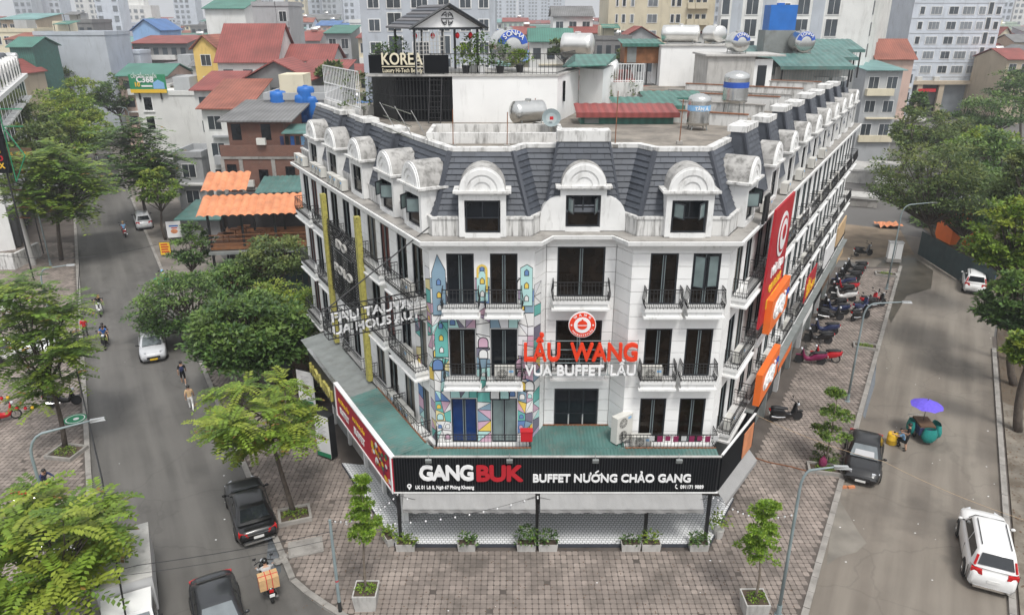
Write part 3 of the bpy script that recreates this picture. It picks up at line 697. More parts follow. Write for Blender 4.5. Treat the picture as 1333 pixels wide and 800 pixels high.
# ------------------------------------------------------------------ restaurant front
sg = thing('restaurant_sign', 'long black fascia sign reading GANG BUK in white and red above the terrace', 'sign', (1.9,26.5,3.0))
MB().box(-5.02,8.78,26.52,26.66,3.0,4.74).build('backing', M['black_metal'], sg, True)
rb = MB(); n = 120
for i in range(n):
    x0 = -4.98 + 13.72*i/n; rb.box(x0, x0+.075, 26.495, 26.52, 3.03, 4.71)
rb.build('ribbed_face', M['black_sign'], sg, True, kind='stuff')
MB().box(-5.06,8.82,26.48,26.58,4.74,4.79).build('top_trim', M['concrete_light'], sg, True); MB().box(-5.06,8.82,26.46,26.6,2.96,3.0).build('bottom_trim', M['white_trim'], sg, True)
def on_sign(t, m, x, z, w, size, bold, depth=.06, sz=1.0, name='lettering', space=1.0):
    return put_text(t, size, M[m], sg, (x-1.9, -.05, z-3.0), bold=bold, depth=depth, width=w, sz=sz, name=name, space=space)
on_sign('GANG', 'white_paint', -2.78, 3.66, 2.3, .86, .035, sz=1.16, space=.92); on_sign('BUK', 'deep_red', -.52, 3.62, 1.98, .95, .04, sz=1.1, space=.95)
on_sign('BUFFET NƯONG CHẢO GANG', 'white_paint', 4.24, 3.55, 6.7, .55, .016, sz=.98)
def tw_(t): b = text_mb(t, .55); xs = [v[0] for v in b.v]; return max(xs)-min(xs)
ax_ = 4.24-3.35+(tw_('BUFFET NƯO')-tw_('O')*.5)/tw_('BUFFET NƯONG CHẢO GANG')*6.7
MB().tube([(ax_-1.9-.02,-.06,1.01),(ax_-1.9+.12,-.06,1.12)], .035, 5).build('acute_accent', M['white_paint'], sg); MB().tube([(ax_-1.9+.13,-.06,.90),(ax_-1.9+.23,-.06,.93),(ax_-1.9+.25,-.06,1.0)], .03, 5).build('horn_accent', M['white_paint'], sg)
on_sign('LK 01 Lô 8, Ngõ 67 Phùng Khoang', 'white_paint', -2.87, 3.2, 2.5, .2, .006, .03, sz=1.15); on_sign('091171 9889', 'white_paint', 7.68, 3.22, 1.0, .2, .006, .03, sz=1.15)
pin = MB(Matrix.Translation((-4.38-1.9,-.06,.33)))
pin.extr([(.1*math.cos(t),0,.02+.1*math.sin(t)) for t in [R(a) for a in range(-20,201,20)]]+[(0,0,-.18)], (0,.03,0)); pin.k = 1; pin.extr([(.04*math.cos(R(a)),-.006,.03+.04*math.sin(R(a))) for a in range(0,360,45)], (0,.004,0))
pin.build('map_pin', [M['white_paint'], M['black_sign']], sg)
MB().tube([(7.02-1.9,-.05,.42),(6.97-1.9,-.05,.36),(6.98-1.9,-.05,.27),(7.06-1.9,-.05,.22)], [.03,.02,.02,.03], 6).build('phone_symbol', M['white_paint'], sg)
for i, x in enumerate((-3.5,-.1,3.5,7.0)):
    f = thing('sign_floodlight', ['floodlight over the letter G of the black sign', 'floodlight bracket over the red letters of the black sign', 'floodlight near the middle of the black sign', 'floodlight at the right end of the black sign'][i], 'floodlight', (x,26.42,4.66), 0, 'floodlights on the black sign')
    MB().hexa([(-.13,-.10,-.1),(.13,-.10,-.1),(.13,-.02,-.08),(-.13,-.02,-.08),(-.13,-.16,.07),(.13,-.16,.07),(.13,-.06,.1),(-.13,-.06,.1)]).build('lamp_housing', M['grey_sheet'], f); MB().tube([(0,-.05,.08),(0,.05,.3)], .015, 5).build('bracket', M['steel'], f)
cp = thing('canopy', 'green corrugated canopy between the black sign and the white wall', 'canopy', (1.9,27,4.6))
MB().ribbed((-5,26.68,4.68),(8.76,26.68,4.68),(8.76,27.22,4.74),(-5,27.22,4.74), 90, .025).build('sheet', M['green_sheet'], cp, True, fix=False)
MB().ribbed((.82,27.22,4.735),(4.84,27.22,4.735),(4.84,28.88,4.86),(.82,28.88,4.86), 26, .025).build('sheet', M['green_sheet'], cp, True, fix=False)
MB().box(-3.35,.82,27.17,27.21,4.62,4.80).box(4.84,8.75,27.17,27.21,4.62,4.80).box(.82,4.84,28.86,28.9,4.78,4.93).build('flashing', M['rust'], cp, True)
cl_ = thing('canopy', 'green corrugated side canopy behind the red banner sign', 'canopy', lw(4,-1.5,4.5))
def strip(s0, s1, m, root, nrib, z0=4.68, z1=4.86, far=-2.25):
    MB().ribbed(lw(s0,far,z0), lw(s1,far,z0), lw(s1,-.6,z1), lw(s0,-.6,z1), nrib, .02).build('sheet', M[m], root, True, fix=False)
strip(-.38, 5.6, 'green_sheet', cl_, 34)
MB().poly([lw(-.38,-2.2,4.69), (-4.95,26.75,4.69), (-3.36,27.2,4.76), lw(-.38,-.62,4.86)]).build('sheet_corner', M['green_sheet'], cl_, True, fix=False)
MB(ML).box(-5.6,.3,-.68,-.62,4.7,4.9).build('flashing', M['rust'], cl_, True)
cg = thing('canopy', 'flat grey sheet canopy behind the gold-lettered sign', 'canopy', lw(9,-1.5,4.4)); strip(5.65, 14, 'grey_sheet', cg, 10, 4.55, 4.75)
rs = thing('red_sign', 'red banner sign with food pictures along the left shop front', 'sign', lw(2,-2.3,3.0)); Lr = 7.7
MS = Matrix.Translation((-5.1,26.5,0)) @ Matrix.Rotation(AL, 4, 'Z')          # x from -Lr to 0
MB(MS).box(-Lr,0,0,.12,3.0,4.72).build('board', M['sign_red'], rs, True)
MB(MS).box(-Lr-.05,.06,-.05,.16,4.72,4.80).box(-.05,.05,-.05,0,2.95,4.72).box(-Lr-.05,-Lr+.05,-.05,0,2.95,4.72).box(-Lr,0,-.04,0,2.95,3.02).build('white_edge', M['white_paint'], rs, True)
def on_left(t, m, x, z, w, size, bold, root=rs): 
    c = MS @ Vector((x,-.02,z)); return put_text(t, size, M[m], root, c-root.location, AL, bold, .02, width=w)
on_left('BUFFET', 'white_paint', -4.2, 3.35, 1.5, .5, .02); on_left('BUFFET', 'white_paint', -6.4, 3.4, 1.4, .45, .02)
on_left('NƯỚNG LẨU', 'cloth_yellow', -4.2, 4.0, 1.7, .25, .008); on_left('NƯỚNG LẨU', 'cloth_yellow', -6.4, 4.0, 1.6, .25, .008)
fr = random.Random(3); dishes = MB(MS)
for i in range(46):
    a, b, r0 = fr.uniform(-2.4,-.25), fr.uniform(3.25,4.45), fr.uniform(.06,.2); dishes.k = fr.randrange(6)
    dishes.poly([(a+r0*math.cos(R(t)), -.012-.0006*i, b+r0*.8*math.sin(R(t))) for t in range(0,360,40)])
dishes.build('food_picture', [M['orange'], M['cloth_green'], M['cloth_yellow'], M['cloth_white'], M['cloth_magenta'], M['cloth_brown']], rs, True, fix=False)
# shop fronts under the left canopy
sf = thing('shop_shutters', 'grey shutters and white door posts under the red sign', 'shopfront', lw(3,-1.2,0))
for k in range(5):
    MB(ML).box(-1.0-2.6*k-.12,-1.0-2.6*k+.12,-1.45,-1.2,.1,4.4).build('post', M['white_trim'], sf, True)
    if k < 4: MB(ML).box(-1.15-2.6*k-2.3,-1.15-2.6*k,-1.3,-1.22,.1,3.2).build('shutter', M[['glass','awning','concrete_light','grey_sheet'][k]], sf, True)
gs_ = thing('gold_letter_sign', 'dark fascia sign with raised gold letters left of the red sign', 'sign', lw(8.3,-2.35,3.2))
MB(MS).box(-12.6,-Lr-.1,0,.12,3.15,4.62).build('board', M['black_metal'], gs_, True); MB(MS).box(-12.65,-Lr-.1,-.03,.16,4.62,4.68).build('top_trim', M['steel'], gs_, True)
c = MS @ Vector((-10.2,-.06,3.5)); put_text('HOA SEN', .8, M['gold'], gs_, c-gs_.location, AL, .03, .12, width=4)
# standing advert boards
def board(name, label, c, w, h, rz, m, t=.3, extra=None, z0=.1):
    o = thing(name, label, 'sign', c, rz); MB().box(-w/2,w/2,-t/2,t/2,z0,z0+h).build('case', M['black_metal'], o)
    MB().box(-w/2+.03,w/2-.03,-t/2-.012,-t/2-.002,z0+.03,z0+h-.03).build('face', M[m], o)
    if extra: extra(o, -t/2-.02)
    return o
def lines(o, y):
    for i in range(7): MB().box(-.3,.3-.1*(i % 3),y-.004,y,2.0-.09*i,2.03-.09*i).build('text_line', M['cloth_lightgrey'], o)
    b = MB(); b.ball((0,y,1.3),.26,.01,.12,12,6); b.build('fish_picture', M['cloth_brown'], o); MB().box(-.46,.46,y-.003,y,.14,.4).build('green_band', M['cloth_green'], o)
board('advert_stand', 'tall white advert stand with a fish picture beside the shop shutters', G(427,594,0), 1.0, 2.55, R(-28), 'white_paint', .45, lines)
board('menu_board', 'white printed menu board leaning behind the bright street tree', G(402,528,0), 1.3, 2.3, R(-25), 'white_paint', .12, lines)
# awnings, posts, planters
for i, (x0, x1) in enumerate(((-4.65,1.0),(1.2,8.15))):
    a = thing('awning', ['left grey retractable awning under the black sign', 'right grey retractable awning under the black sign'][i], 'awning', ((x0+x1)/2,26.4,2.9), 0, 'awnings under the black sign')
    s_ = MB(); n = 26
    for j in range(n):
        u0, u1 = j/n, (j+1)/n; w0, w1 = .03*math.sin(j*1.9), .03*math.sin((j+1)*1.9); A, B = x0+(x1-x0)*u0, x0+(x1-x0)*u1
        s_.poly([(A,26.5,2.94),(B,26.5,2.94),(B,25.98,2.52+w1),(A,25.98,2.52+w0)]); s_.poly([(A,25.98,2.52+w0),(B,25.98,2.52+w1),(B,25.99+w1,2.30+w0*.7),(A,25.99+w0,2.30+w1*.7)])
    s_.build('fabric', M['awning'], a, True); MB().tube([(x0,25.99,2.5),(x1,25.99,2.5)], .025, 6).build('front_bar', M['awning'], a, True)
MX = Matrix.Translation((8.82,26.55,0)) @ Matrix.Rotation(math.atan2(3.6,2.55), 4, 'Z'); Ls = 4.4
a = thing('awning', 'pale grey side awning sloping out on the right street side', 'awning', (10,28,2.9))
MB(MX).poly([(0,0,3.0),(Ls-.3,0,2.98),(Ls-.3,-.42,2.55),(0,-.42,2.55)]).poly([(0,-.42,2.55),(Ls-.3,-.42,2.55),(Ls-.3,-.42,2.35),(0,-.42,2.35)]).build('fabric', M['awning'], a, True)
b = thing('restaurant_sign', 'short black side sign turning the corner on the right', 'sign', (10,28,3)); MB(MX).box(0.08,Ls,-.02,.1,3.02,4.74).build('board', M['black_sign'], b, True); MB(MX).box(.1,Ls,-.04,.06,4.74,4.79).build('top_trim', M['white_trim'], b, True)
MB(MX).box(2.9,4.2,-.05,-.02,3.1,4.4).build('food_picture', M['orange_sheet'], b, True)
for i, x in enumerate((-4.95,1.1,5.9,8.6)):
    p = thing('terrace_post', 'black terrace post, %s from the left' % ['first','second','third','fourth'][i], 'post', (x,26.75,.17), 0, 'black posts on the terrace edge')
    MB().box(-.07,.07,-.07,.07,.03,2.85).build('shaft', M['black_metal'], p); MB().box(-.12,.12,-.12,.12,0,.03).build('foot_plate', M['black_metal'], p)
for i, (px, w, n, hh) in enumerate(((518,.8,14,.35),(529,.85,14,.3),(608,.8,12,.4),(685,.85,26,.8),(713,.85,16,.5),(820,.85,8,.15),(846,.85,12,.55),(908,.85,18,.4))):
    c = G(px, 712, 0) + Vector((0, -.12, 0)); rz = 0
    if i == 0: c = Vector((-5.55,27.0,0)); rz = R(-60)
    o = thing('planter', ['grey planter turned along the left terrace side', 'grey planter at the left corner post', 'grey planter standing alone between left corner and second post', 'grey planter with the tallest bush left of the second post', 'grey planter with a bush right of the second post',
        'grey planter nearly empty left of the third post', 'grey planter with thin twigs right of the third post', 'grey planter with round bush at the right corner post'][i], 'planter', c, rz, 'grey planters along the terrace edge')
    MB().hexa([(-w/2+.03,-.17,0),(w/2-.03,-.17,0),(w/2-.03,.17,0),(-w/2+.03,.17,0),(-w/2,-.2,.38),(w/2,-.2,.38),(w/2,.2,.38),(-w/2,.2,.38)]).build('box', M['concrete_light'], o)
    MB().box(-w/2+.04,w/2-.04,-.16,.16,.381,.39).build('soil', M['soil'], o); shrub('bush', o, (0,0,.4), w*.45, hh, n, .17, 'leaf' if i in (0,1,6) else 'dark', i)
o = thing('planter', 'small round pot with a bushy plant at the right terrace corner', 'planter', Vector((9.35,27.3,0))); MB().lathe((0,0,0), [(.18,0),(.25,.45)], 12).build('pot', M['concrete_light'], o); shrub('bush', o, (0,0,.5), .35, .9, 18, .16, 'leaf', 40)
# ------------------------------------------------------------------ wall signs
lw_ = thing('rooftop_letters', 'big red LẨU WANG letters with white line below across the front', 'sign', (2.82,27.6,8.0))
f = MB()
for z in (8.0,8.55,8.72,9.15,9.55): f.tube([(.44,27.72,z),(5.2,27.72,z)], .018, 4)
for x in (.45,1.6,2.8,4.0,5.2): f.tube([(x,27.72,8.0),(x,27.72,9.6)], .018, 4); f.tube([(x,27.72,8.7),(x,28.0 if not 1 < x < 4.5 else 28.9,8.7)], .018, 4)
f.build('support_frame', M['pole_grey'], lw_, True)
put_text('LẨU', .98, M['red_letter'], lw_, (1.24-2.82,0,.72), bold=.03, depth=.14, width=1.5, sz=1.12)
put_text('WANG', .98, M['red_letter'], lw_, (3.79-2.82,0,.72), bold=.03, depth=.14, width=2.78, sz=1.12)
put_text('VUA', .66, M['white_paint'], lw_, (1.1-2.82,0,.03), bold=.012, depth=.1, width=1.12); put_text('BUFFET', .66, M['white_paint'], lw_, (2.85-2.82,0,.03), bold=.016, depth=.1, width=1.95); put_text('LẨU', .66, M['white_paint'], lw_, (4.62-2.82,0,.03), bold=.012, depth=.1, width=1.05)
lg = thing('logo_disc', 'round red and white restaurant logo disc above the red letters', 'sign', (2.86,27.65,10.3))
def disc(mb, r, y0, y1, n=40): mb.lathe((0,0,0), [(r,y0),(r,y1)], n, 'y')
for nm, r, y0, m in (('rim', .56, -.02, 'white_paint'), ('red_ring', .53, -.035, 'red_letter'), ('white_centre', .345, -.05, 'white_paint')):
    q = MB(); disc(q, r, y0, .06); q.build(nm, M[m], lg)
q = MB(); q.extr([(.2*math.cos(R(a)),-.065,.02+.2*math.sin(R(a))*.95) for a in range(0,181,15)], (0,.02,0)); q.extr([(.2*math.cos(R(a)),-.065,-.03+.17*math.sin(R(a))*.9) for a in range(180,361,15)], (0,.02,0)); q.extr([(.035*math.cos(R(a)),-.065,.23+.035*math.sin(R(a))) for a in range(0,360,45)], (0,.02,0)); q.build('bowl_emblem', M['red_letter'], lg)
for t, a0, st, up in (('WANG', 40, -27, 1), ('VUABUFFETLẨU', 215, 10.5, -1)):
    for i, chh in enumerate(t):
        a = R((a0 + 90 - 0) + st*i) if up > 0 else R(a0 + st*i); r_l = .40 if up > 0 else .49
        rot = (math.pi/2 - a) if up > 0 else (-math.pi/2 - a)
        put_text(chh, .15 if up > 0 else .09, M['white_paint'], lg, (r_l*math.cos(a), -.045, r_l*math.sin(a)), roll=rot, bold=.004, depth=.012)
for sx in (-1,1):
    q = MB(); q.lathe((sx*.44,0,0), [(.035,-.05),(.035,-.03)], 10, 'y'); q.build('dot', M['white_paint'], lg)
# left wing: gold pillars with lattice panel, projecting truss sign
gp = thing('pillar_sign', 'tall sign of two speckled gold pillars with a dark lattice panel on the left wall', 'sign', lw(9,-.6,5))
for s in (6.5, 11.9): MB(ML).box(-s-.16,-s+.16,-.85,-.6,4.9,13.35).build('gold_pillar', M['gold'], gp, True)
lt = MB(ML)
for i in range(26): z = 8.2+i*.15; lt.box(-11.65,-6.75,-.74,-.70,z,z+.022)
for i in range(22): x = -11.6+i*.225; lt.box(x,x+.025,-.70,-.66,8.2,12.1)
lt.build('lattice', M['iron'], gp, True, kind='stuff')
for t, z, w in (('IDO', 11.0, 1.9), ('POLO', 9.6, 3.4)):
    c = ML @ Vector((-9.2,-.8,z)); put_text(t, .6, M['concrete_light'], gp, c-gp.location, AL, .008, .1, width=w*.8)
ts = thing('projecting_truss_sign', 'black lattice truss sign with white letters jutting from the left wall', 'sign', lw(.7,-2,10))
TM = ML @ Matrix.Translation((-.7,0,0)) @ Matrix.Rotation(R(90), 4, 'Z')     # x outwards reversed: x from -4.1 (tip) .. 0 wall
tr = MB(TM)
TZ0, TZ1 = 10.25, 11.35
for y in (-.28,.28):
    for z in (TZ0, (TZ0+TZ1)/2, TZ1): tr.tube([(-4.2,y,z),(0,y,z)], .03, 4)
    for i in range(15): x = -4.2+i*.3; tr.tube([(x,y,TZ0),(x,y,TZ1)], .017, 4)
for i in range(15):
    x = -4.2+i*.3
    for z in (TZ0, TZ1): tr.tube([(x,-.28,z),(x,.28,z)], .018, 4)
tr.build('truss', M['iron'], ts, True)
for t, z in (('FAU TAUVAV', TZ0+.62), ('UA HOUS AUY', TZ0+.08)):
    c = TM @ Vector((-2.1,-.1,z)); put_text(t, .52, M['white_paint'], ts, c-ts.location, TM.to_euler().z, .012, .05, width=3.7)
MB().tube([lw(.7,-4.2,11.35), lw(.3,.2,14.2)], .03, 5).build('stay_rod', M['iron'], ts, True)
# right wing: hanging banner and box signs
def rsign(label, s0, s1, z0, z1, m, offy=1.0, t=.14, name='wall_sign', bot=0):
    o = thing(name, label, 'sign', rw((s0+s1)/2, -offy, z0))
    MB(MRt).hexa([(s0-bot,-offy-t,z0),(s1-bot,-offy-t,z0),(s1-bot,-offy,z0),(s0-bot,-offy,z0),(s0,-offy-t,z1),(s1,-offy-t,z1),(s1,-offy,z1),(s0,-offy,z1)]).build('board', M[m], o, True); return o
def rtext(o, t, s, z, size, m, w, offy, bold=.01, depth=.03):
    c = rw(s, -offy, z); return put_text(t, size, M[m], o, c-o.location, AR, bold, depth, width=w)
bn = rsign('tall red vertical banner with round white logo hanging from the right cornice', 3.8, 8.0, 8.9, 14.25, 'deep_red', .75, .1, 'hanging_banner', .6)
q = MB(MRt @ Matrix.Translation((5.9,-.87,12.7))); q.lathe((0,0,0), [(1.05,-.02),(1.05,0)], 32, 'y'); q.build('logo_disc', M['white_paint'], bn, True)
q = MB(MRt @ Matrix.Translation((5.9,-.90,12.7))); q.lathe((0,0,0), [(.85,-.02),(.85,0)], 32, 'y'); q.k = 1; q.lathe((0,0,0), [(.72,-.03),(.72,0)], 32, 'y'); q.k = 0; q.lathe((0,0,.1), [(.35,-.05),(.35,0)], 20, 'y'); q.build('logo_ring', [M['deep_red'], M['white_paint']], bn, True)
rtext(bn, 'Mời Bạn', 5.7, 11.0, .7, 'white_paint', 2.6, .88); rtext(bn, 'GANG BUK', 5.6, 10.3, .5, 'cloth_yellow', 2.6, .88); rtext(bn, 'BUFFET', 5.4, 9.6, .6, 'cloth_yellow', 2.6, .88); 
for z, lab in ((8.35,'upper orange box sign with white script on the right wall'), (4.6,'lower orange box sign with white script on the right wall')):
    o = rsign(lab, 4.2, 8.3, z, z+1.65, 'orange', .85, .3); rtext(o, 'Gogi', 6.0, z+.55, 1.1, 'white_paint', 2.4, 1.19, .03, .06); rtext(o, 'BBQ', 7.6, z+.9, .4, 'logo_blue', .9, 1.19, .01)
    MB(MRt).ball((5.9,-1.13,z+.85), 1.35, .05, .6, 20, 8).build('white_oval', M['cloth_white'], o, True)
o = rsign('red and yellow striped banner under the right balconies', 16.2, 20, 5.8, 7.3, 'deep_red', .9, .05); rtext(o, 'LẨU', 17.2, 6.5, .6, 'cloth_yellow', 1.4, .97); rtext(o, 'HẢI SẢN', 18.2, 6.0, .55, 'cloth_yellow', 3.2, .97)
rsign('plain white panel sign further along the right wall', 23.5, 28, 5.9, 7.3, 'white_paint', .9, .1); rsign('weathered tan panel sign near the far end of the right wall', 29, 33.5, 6.0, 7.4, 'cloth_tan', .9, .1)
# ground floor of the right wing: pillars, shutters and fascias, one shop unit each
cols = ['black_sign','cloth_darkgrey','cloth_orange' if 'cloth_orange' in M else 'orange','grey_sheet','cloth_white','black_sign','cloth_brown','grey_sheet','cloth_tan']
ordn = ['first','second','third','fourth','fifth','sixth','seventh','eighth','ninth','tenth']
for k in range(9):
    s0 = 4.2 + 3.78*k
    o = thing('shop_unit', 'shop unit with grey pillar, %s one behind the corner restaurant on the right' % ordn[k], 'shopfront', rw(s0+1.9,.2,0), 0, 'shop units along the right street')
    MB(MRt).box(s0-.2,s0+.2,-.3,.55,0,4.3).build('pillar', M['cloth_lightgrey' if k % 2 else 'grey_sheet'], o, True)
    MB(MRt).box(s0+.25,s0+3.5,-.05,.5,0,3.0).build('shutter', M[['glass','grey_sheet','cloth_darkgrey','glass_warm'][k % 4]], o, True)
    MB(MRt).box(s0-.15,s0+3.55,-.75,-.1,3.1,4.25).build('fascia', M[cols[k]], o, True)
    MB(MRt).box(s0-.2,s0+3.58,-.95,-.05,4.25,4.31).build('canopy_sheet', M['grey_sheet'], o, True)
# ------------------------------------------------------------------ air conditioners
def ac_proto(w=.85, h=.58, d=.32, fans=1):
    o = thing('air_conditioner', 'air conditioner', 'air conditioner', (0,0,0), 0, 'outdoor air conditioner units')
    MB().box(-w/2,w/2,-d/2,d/2,.06,h).build('casing', M['ac_white'], o); MB().box(-w/2+.05,-w/2+.1,-d/2,d/2,0,.06).box(w/2-.1,w/2-.05,-d/2,d/2,0,.06).build('foot', M['iron'], o)
    for k in range(fans):
        zc = .06+(h-.06)*(k+.5)/fans; r = min(.24, (h-.1)/fans/2*.88); g = MB(Matrix.Translation((-.1,-d/2-.005,zc)))
        g.lathe((0,0,0), [(r,-.004),(r,.003)], 20, 'y'); g.k = 1
        for q in (.95,.7,.45,.2): g.lathe((0,0,0), [(r*q,-.014),(r*q,-.012),(r*q-.018,-.012),(r*q-.018,-.014)], 20, 'y', False)
        for q in range(4): a = q*math.pi/4; g.tube([(r*math.cos(a),-.014,r*math.sin(a)),(-r*math.cos(a),-.014,-r*math.sin(a))], .007, 4)
        g.build('fan_grille', [M['rubber'], M['ac_white']], o)
    MB().box(.17,.36,-d/2-.008,-d/2,h-.2,h-.1).build('badge', M['cloth_lightblue'], o)
    return o
A1 = ac_proto(); A2 = ac_proto(.95, 1.3, .36, 2)
def ac(proto, p, rz, label): copy_tree(proto, p, rz, label)
ac(A1, MF @ Vector((-.3,-.32,F[1]+.02)), 0, 'air conditioner on the mural side balcony left of the red letters')
ac(A1, MF @ Vector((5.85,-.32,F[1]+.02)), 0, 'air conditioner on the balcony right of the white lettering')
ac(A2, Vector((4.75,27.75,4.78)), R(38), 'tall two-fan air conditioner standing on the green canopy')
ac(A1, MF @ Vector((5.6,-.4,F[0]+.02)), 0, 'air conditioner on the lowest balcony beside the clothes line')
for i, (s, y, z) in enumerate(((9.9,-.25,13.86),(10.9,-.25,13.86),(11.6,-.25,13.86),(13.6,-.2,13.86),(14.2,-.2,13.86),(14.9,-.2,13.86),(17.2,-.2,13.86),(18.2,-.2,13.86))):
    ac(A1, lw(s,y,z), AL, 'air conditioner on the left roof ledge, %s from the front corner' % ordn[i])
for i, (s, fi) in enumerate(((1.5,2),(2.1,1),(4.2,0),(3.1,0),(2.4,0))): ac(A1, lw(s,-.38,F[fi]+.02), AL, ['air conditioner on the top left-side balcony near the corner','air conditioner on the middle left-side balcony near the corner','farthest of three air conditioners on the low left-side balcony','middle one of three air conditioners on the low left-side balcony','nearest of three air conditioners on the low left-side balcony'][i])
kk = 0
for k, s in enumerate((1.6,9.3,10.2,13.2,14.8,17.5,20.4,24.2,27.5)):
    for fi in (0, 1, 2):
        if (k*7+fi*3) % 5 in (0, 2, 3): ac(A1, rw(s+.3*fi,-.4,F[fi]+.02), AR, 'air conditioner on a right-wing balcony, %s floor, %s bay back' % (['second','third','fourth'][fi], ordn[k])); kk += 1
for i, s in enumerate((4.8,9.0,12.8,16.6,20.2)): ac(A1, rw(s,-.2,13.87), AR, 'air conditioner on the right roof ledge, %s from the front corner' % ordn[i])
drop(A1); drop(A2)
bx_ = thing('letter_box', 'small red box fixed on the lowest mural balcony railing', 'box', (.62,27.3,5.1)); MB().box(-.25,.25,-.15,.15,0,.45).build('case', M['paint_red'], bx_); MB().box(-.27,.27,-.17,.17,.45,.49).build('lid', M['paint_red'], bx_)
wl = thing('clothes_line', 'line of dark red cloths hung along the lowest right balcony', 'laundry', (6.7,27.2,5.3)); MB().tube([(5.5,27.18,5.42),(7,27.16,5.36),(8.9,27.2,5.42)], .01, 4).build('line', M['iron'], wl, True)
for i in range(9): x = 5.85+i*.34; MB().box(x,x+.22,27.15,27.165,5.14-.05*(i % 2),5.37).build('cloth', M['cloth_magenta' if i % 4 else 'cloth_lightgrey'], wl, True)
wl = thing('laundry', 'black clothes hanging from the open dormer window on the right', 'laundry', rw(2.9,-.5,14.2)); q = MB(MRt)
q.extr([(2.5,-.62,15.1),(3.2,-.62,15.1),(3.25,-.62,13.9),(3.0,-.62,13.9),(2.88,-.62,14.6),(2.7,-.62,13.9),(2.45,-.62,13.9)], (0,.1,0)); q.build('trousers', M['cloth_black'], wl, True); MB(MRt).tube([(2.2,-.57,15.12),(3.5,-.57,15.12),(3.5,.1,15.12)], .015, 4).build('rail', M['steel'], wl, True)
# ------------------------------------------------------------------ on the roof
ZR = 17.0
def tank_h(label, c, L, r, rz, stand=.5, logo=None, group='steel water tanks', m='steel'):
    o = thing('water_tank', label, 'water tank', c, rz, group); z = stand + r
    prof = [(r*.25,-L/2-.16),(r*.7,-L/2-.11),(r*.93,-L/2-.04),(r,-L/2)] + [(r*(1.012 if i % 2 else 1), -L/2+L*i/8) for i in range(1,8)] + [(r,L/2),(r*.93,L/2+.04),(r*.7,L/2+.11),(r*.25,L/2+.16)]
    MB().lathe((0,0,z), prof, 28, 'y').build('drum', M[m], o, smooth=True)
    st = MB()
    for y in (-L*.36, L*.36):
        for x in (-r*.75, r*.75): st.tube([(x,y,0),(x*.95,y,z-r*.45)], .025, 4)
        st.tube([(-r*.8,y,stand*.8),(r*.8,y,stand*.8)], .025, 4)
    for x in (-r*.75, r*.75): st.tube([(x,-L*.36,stand*.8),(x,L*.36,stand*.8)], .02, 4)
    st.build('stand', M['grey_sheet'], o); MB().lathe((0,0,z+r), [(r*.3,-.03),(r*.3,.08),(r*.12,.1)], 12).build('lid', M[m], o)
    if logo:
        q = MB(Matrix.Translation((0,-L/2-.05,z))); n = 14
        for i in range(n):
            t0, t1 = R(12+156*i/n), R(12+156*(i+1)/n); a, b = r*.55, r*.97; ya, yb = -.115, -.0
            q.hexa([(a*math.cos(t0),ya,a*math.sin(t0)),(b*math.cos(t0),yb,b*math.sin(t0)),(b*math.cos(t1),yb,b*math.sin(t1)),(a*math.cos(t1),ya,a*math.sin(t1)),
                    (a*math.cos(t0),ya+.03,a*math.sin(t0)),(b*math.cos(t0),yb+.03,b*math.sin(t0)),(b*math.cos(t1),yb+.03,b*math.sin(t1)),(a*math.cos(t1),ya+.03,a*math.sin(t1))])
        q.build('blue_arc', M['logo_blue'], o)
        for i, chh in enumerate(logo):
            a = R(90+(len(logo)-1)*11-22*i); put_text(chh, r*.42, M['white_paint'], o, (r*.66*math.cos(a), -L/2-.17, z+r*.66*math.sin(a)), roll=math.pi/2-a, depth=.02, bold=.004)
    return o
def tank_v(label, c, r, h, stand, band='cloth_lightblue', txt=None):
    o = thing('water_tank', label, 'water tank', c, 0, 'steel water tanks'); prof = [(r*.6,stand),(r,stand+.04)]
    for i in range(1,8): prof.append((r*(1.01 if i % 2 else .985), stand+h*i/8))
    prof += [(r,stand+h),(r*.8,stand+h+.1),(r*.3,stand+h+.2)]
    MB().lathe((0,0,0), prof, 24).build('drum', M['steel'], o, smooth=True); MB().lathe((0,0,0), [(r*1.02,stand+h*.55),(r*1.02,stand+h*.75)], 24, cap=False).build('brand_band', M[band], o)
    st = MB()
    for i in range(4): a = R(45+90*i); st.tube([(r*math.cos(a),r*math.sin(a),0),(r*.85*math.cos(a),r*.85*math.sin(a),stand+.05)], .03, 4)
    st.build('stand', M['grey_sheet'], o)
    if txt: put_text(txt, r*.4, M['white_paint'], o, (0,-r*1.04,stand+h*.58), depth=.02, bold=.005)
    return o
# beauty salon block: white block, black stair room, railings, pavilion
sb = thing('roof_block', 'white rendered roof block under the salon terrace', 'roof block', (0,38,ZR))
MB().prism([(-2.95,38),(2.25,38),(3.7,42.6),(-2.95,42.6)], ZR-.02, 19.2).build('wall', M['white_wall'], sb, True)
MB().prism([(-7.2,37.9),(2.3,37.94),(3.75,42.6),(-7.2,44)], 19.2, 19.3).build('terrace_slab', M['concrete_light'], sb, True)
MB().prism([(3.72,42.5),(4.9,41.4),(6.0,45.5),(4.2,46)], ZR, 19.3).build('side_wall', M['white_wall'], sb, True); MB().box(2.62,2.72,39.0,39.7,17.9,18.9).build('window', M['glass'], sb, True)
MB().hexa([(2.6,40,19.5),(5.0,41.0,19.5),(6.1,45.6,19.6),(3.6,45.2,19.6),(2.6,40,19.55),(5.0,41.0,19.55),(6.1,45.6,19.9),(3.6,45.2,19.9)]).build('green_roof', M['green_sheet2'], sb, True)
bs_ = thing('stair_room', 'black slatted stair room left of the white roof block', 'roof room', (-5,38,ZR))
MB().prism([(-3.0,38.3),(-5.8,38.3),(-7.4,40.6),(-7.4,44),(-3.0,44)], ZR-.02, 19.19).build('wall', M['black_metal'], bs_, True)
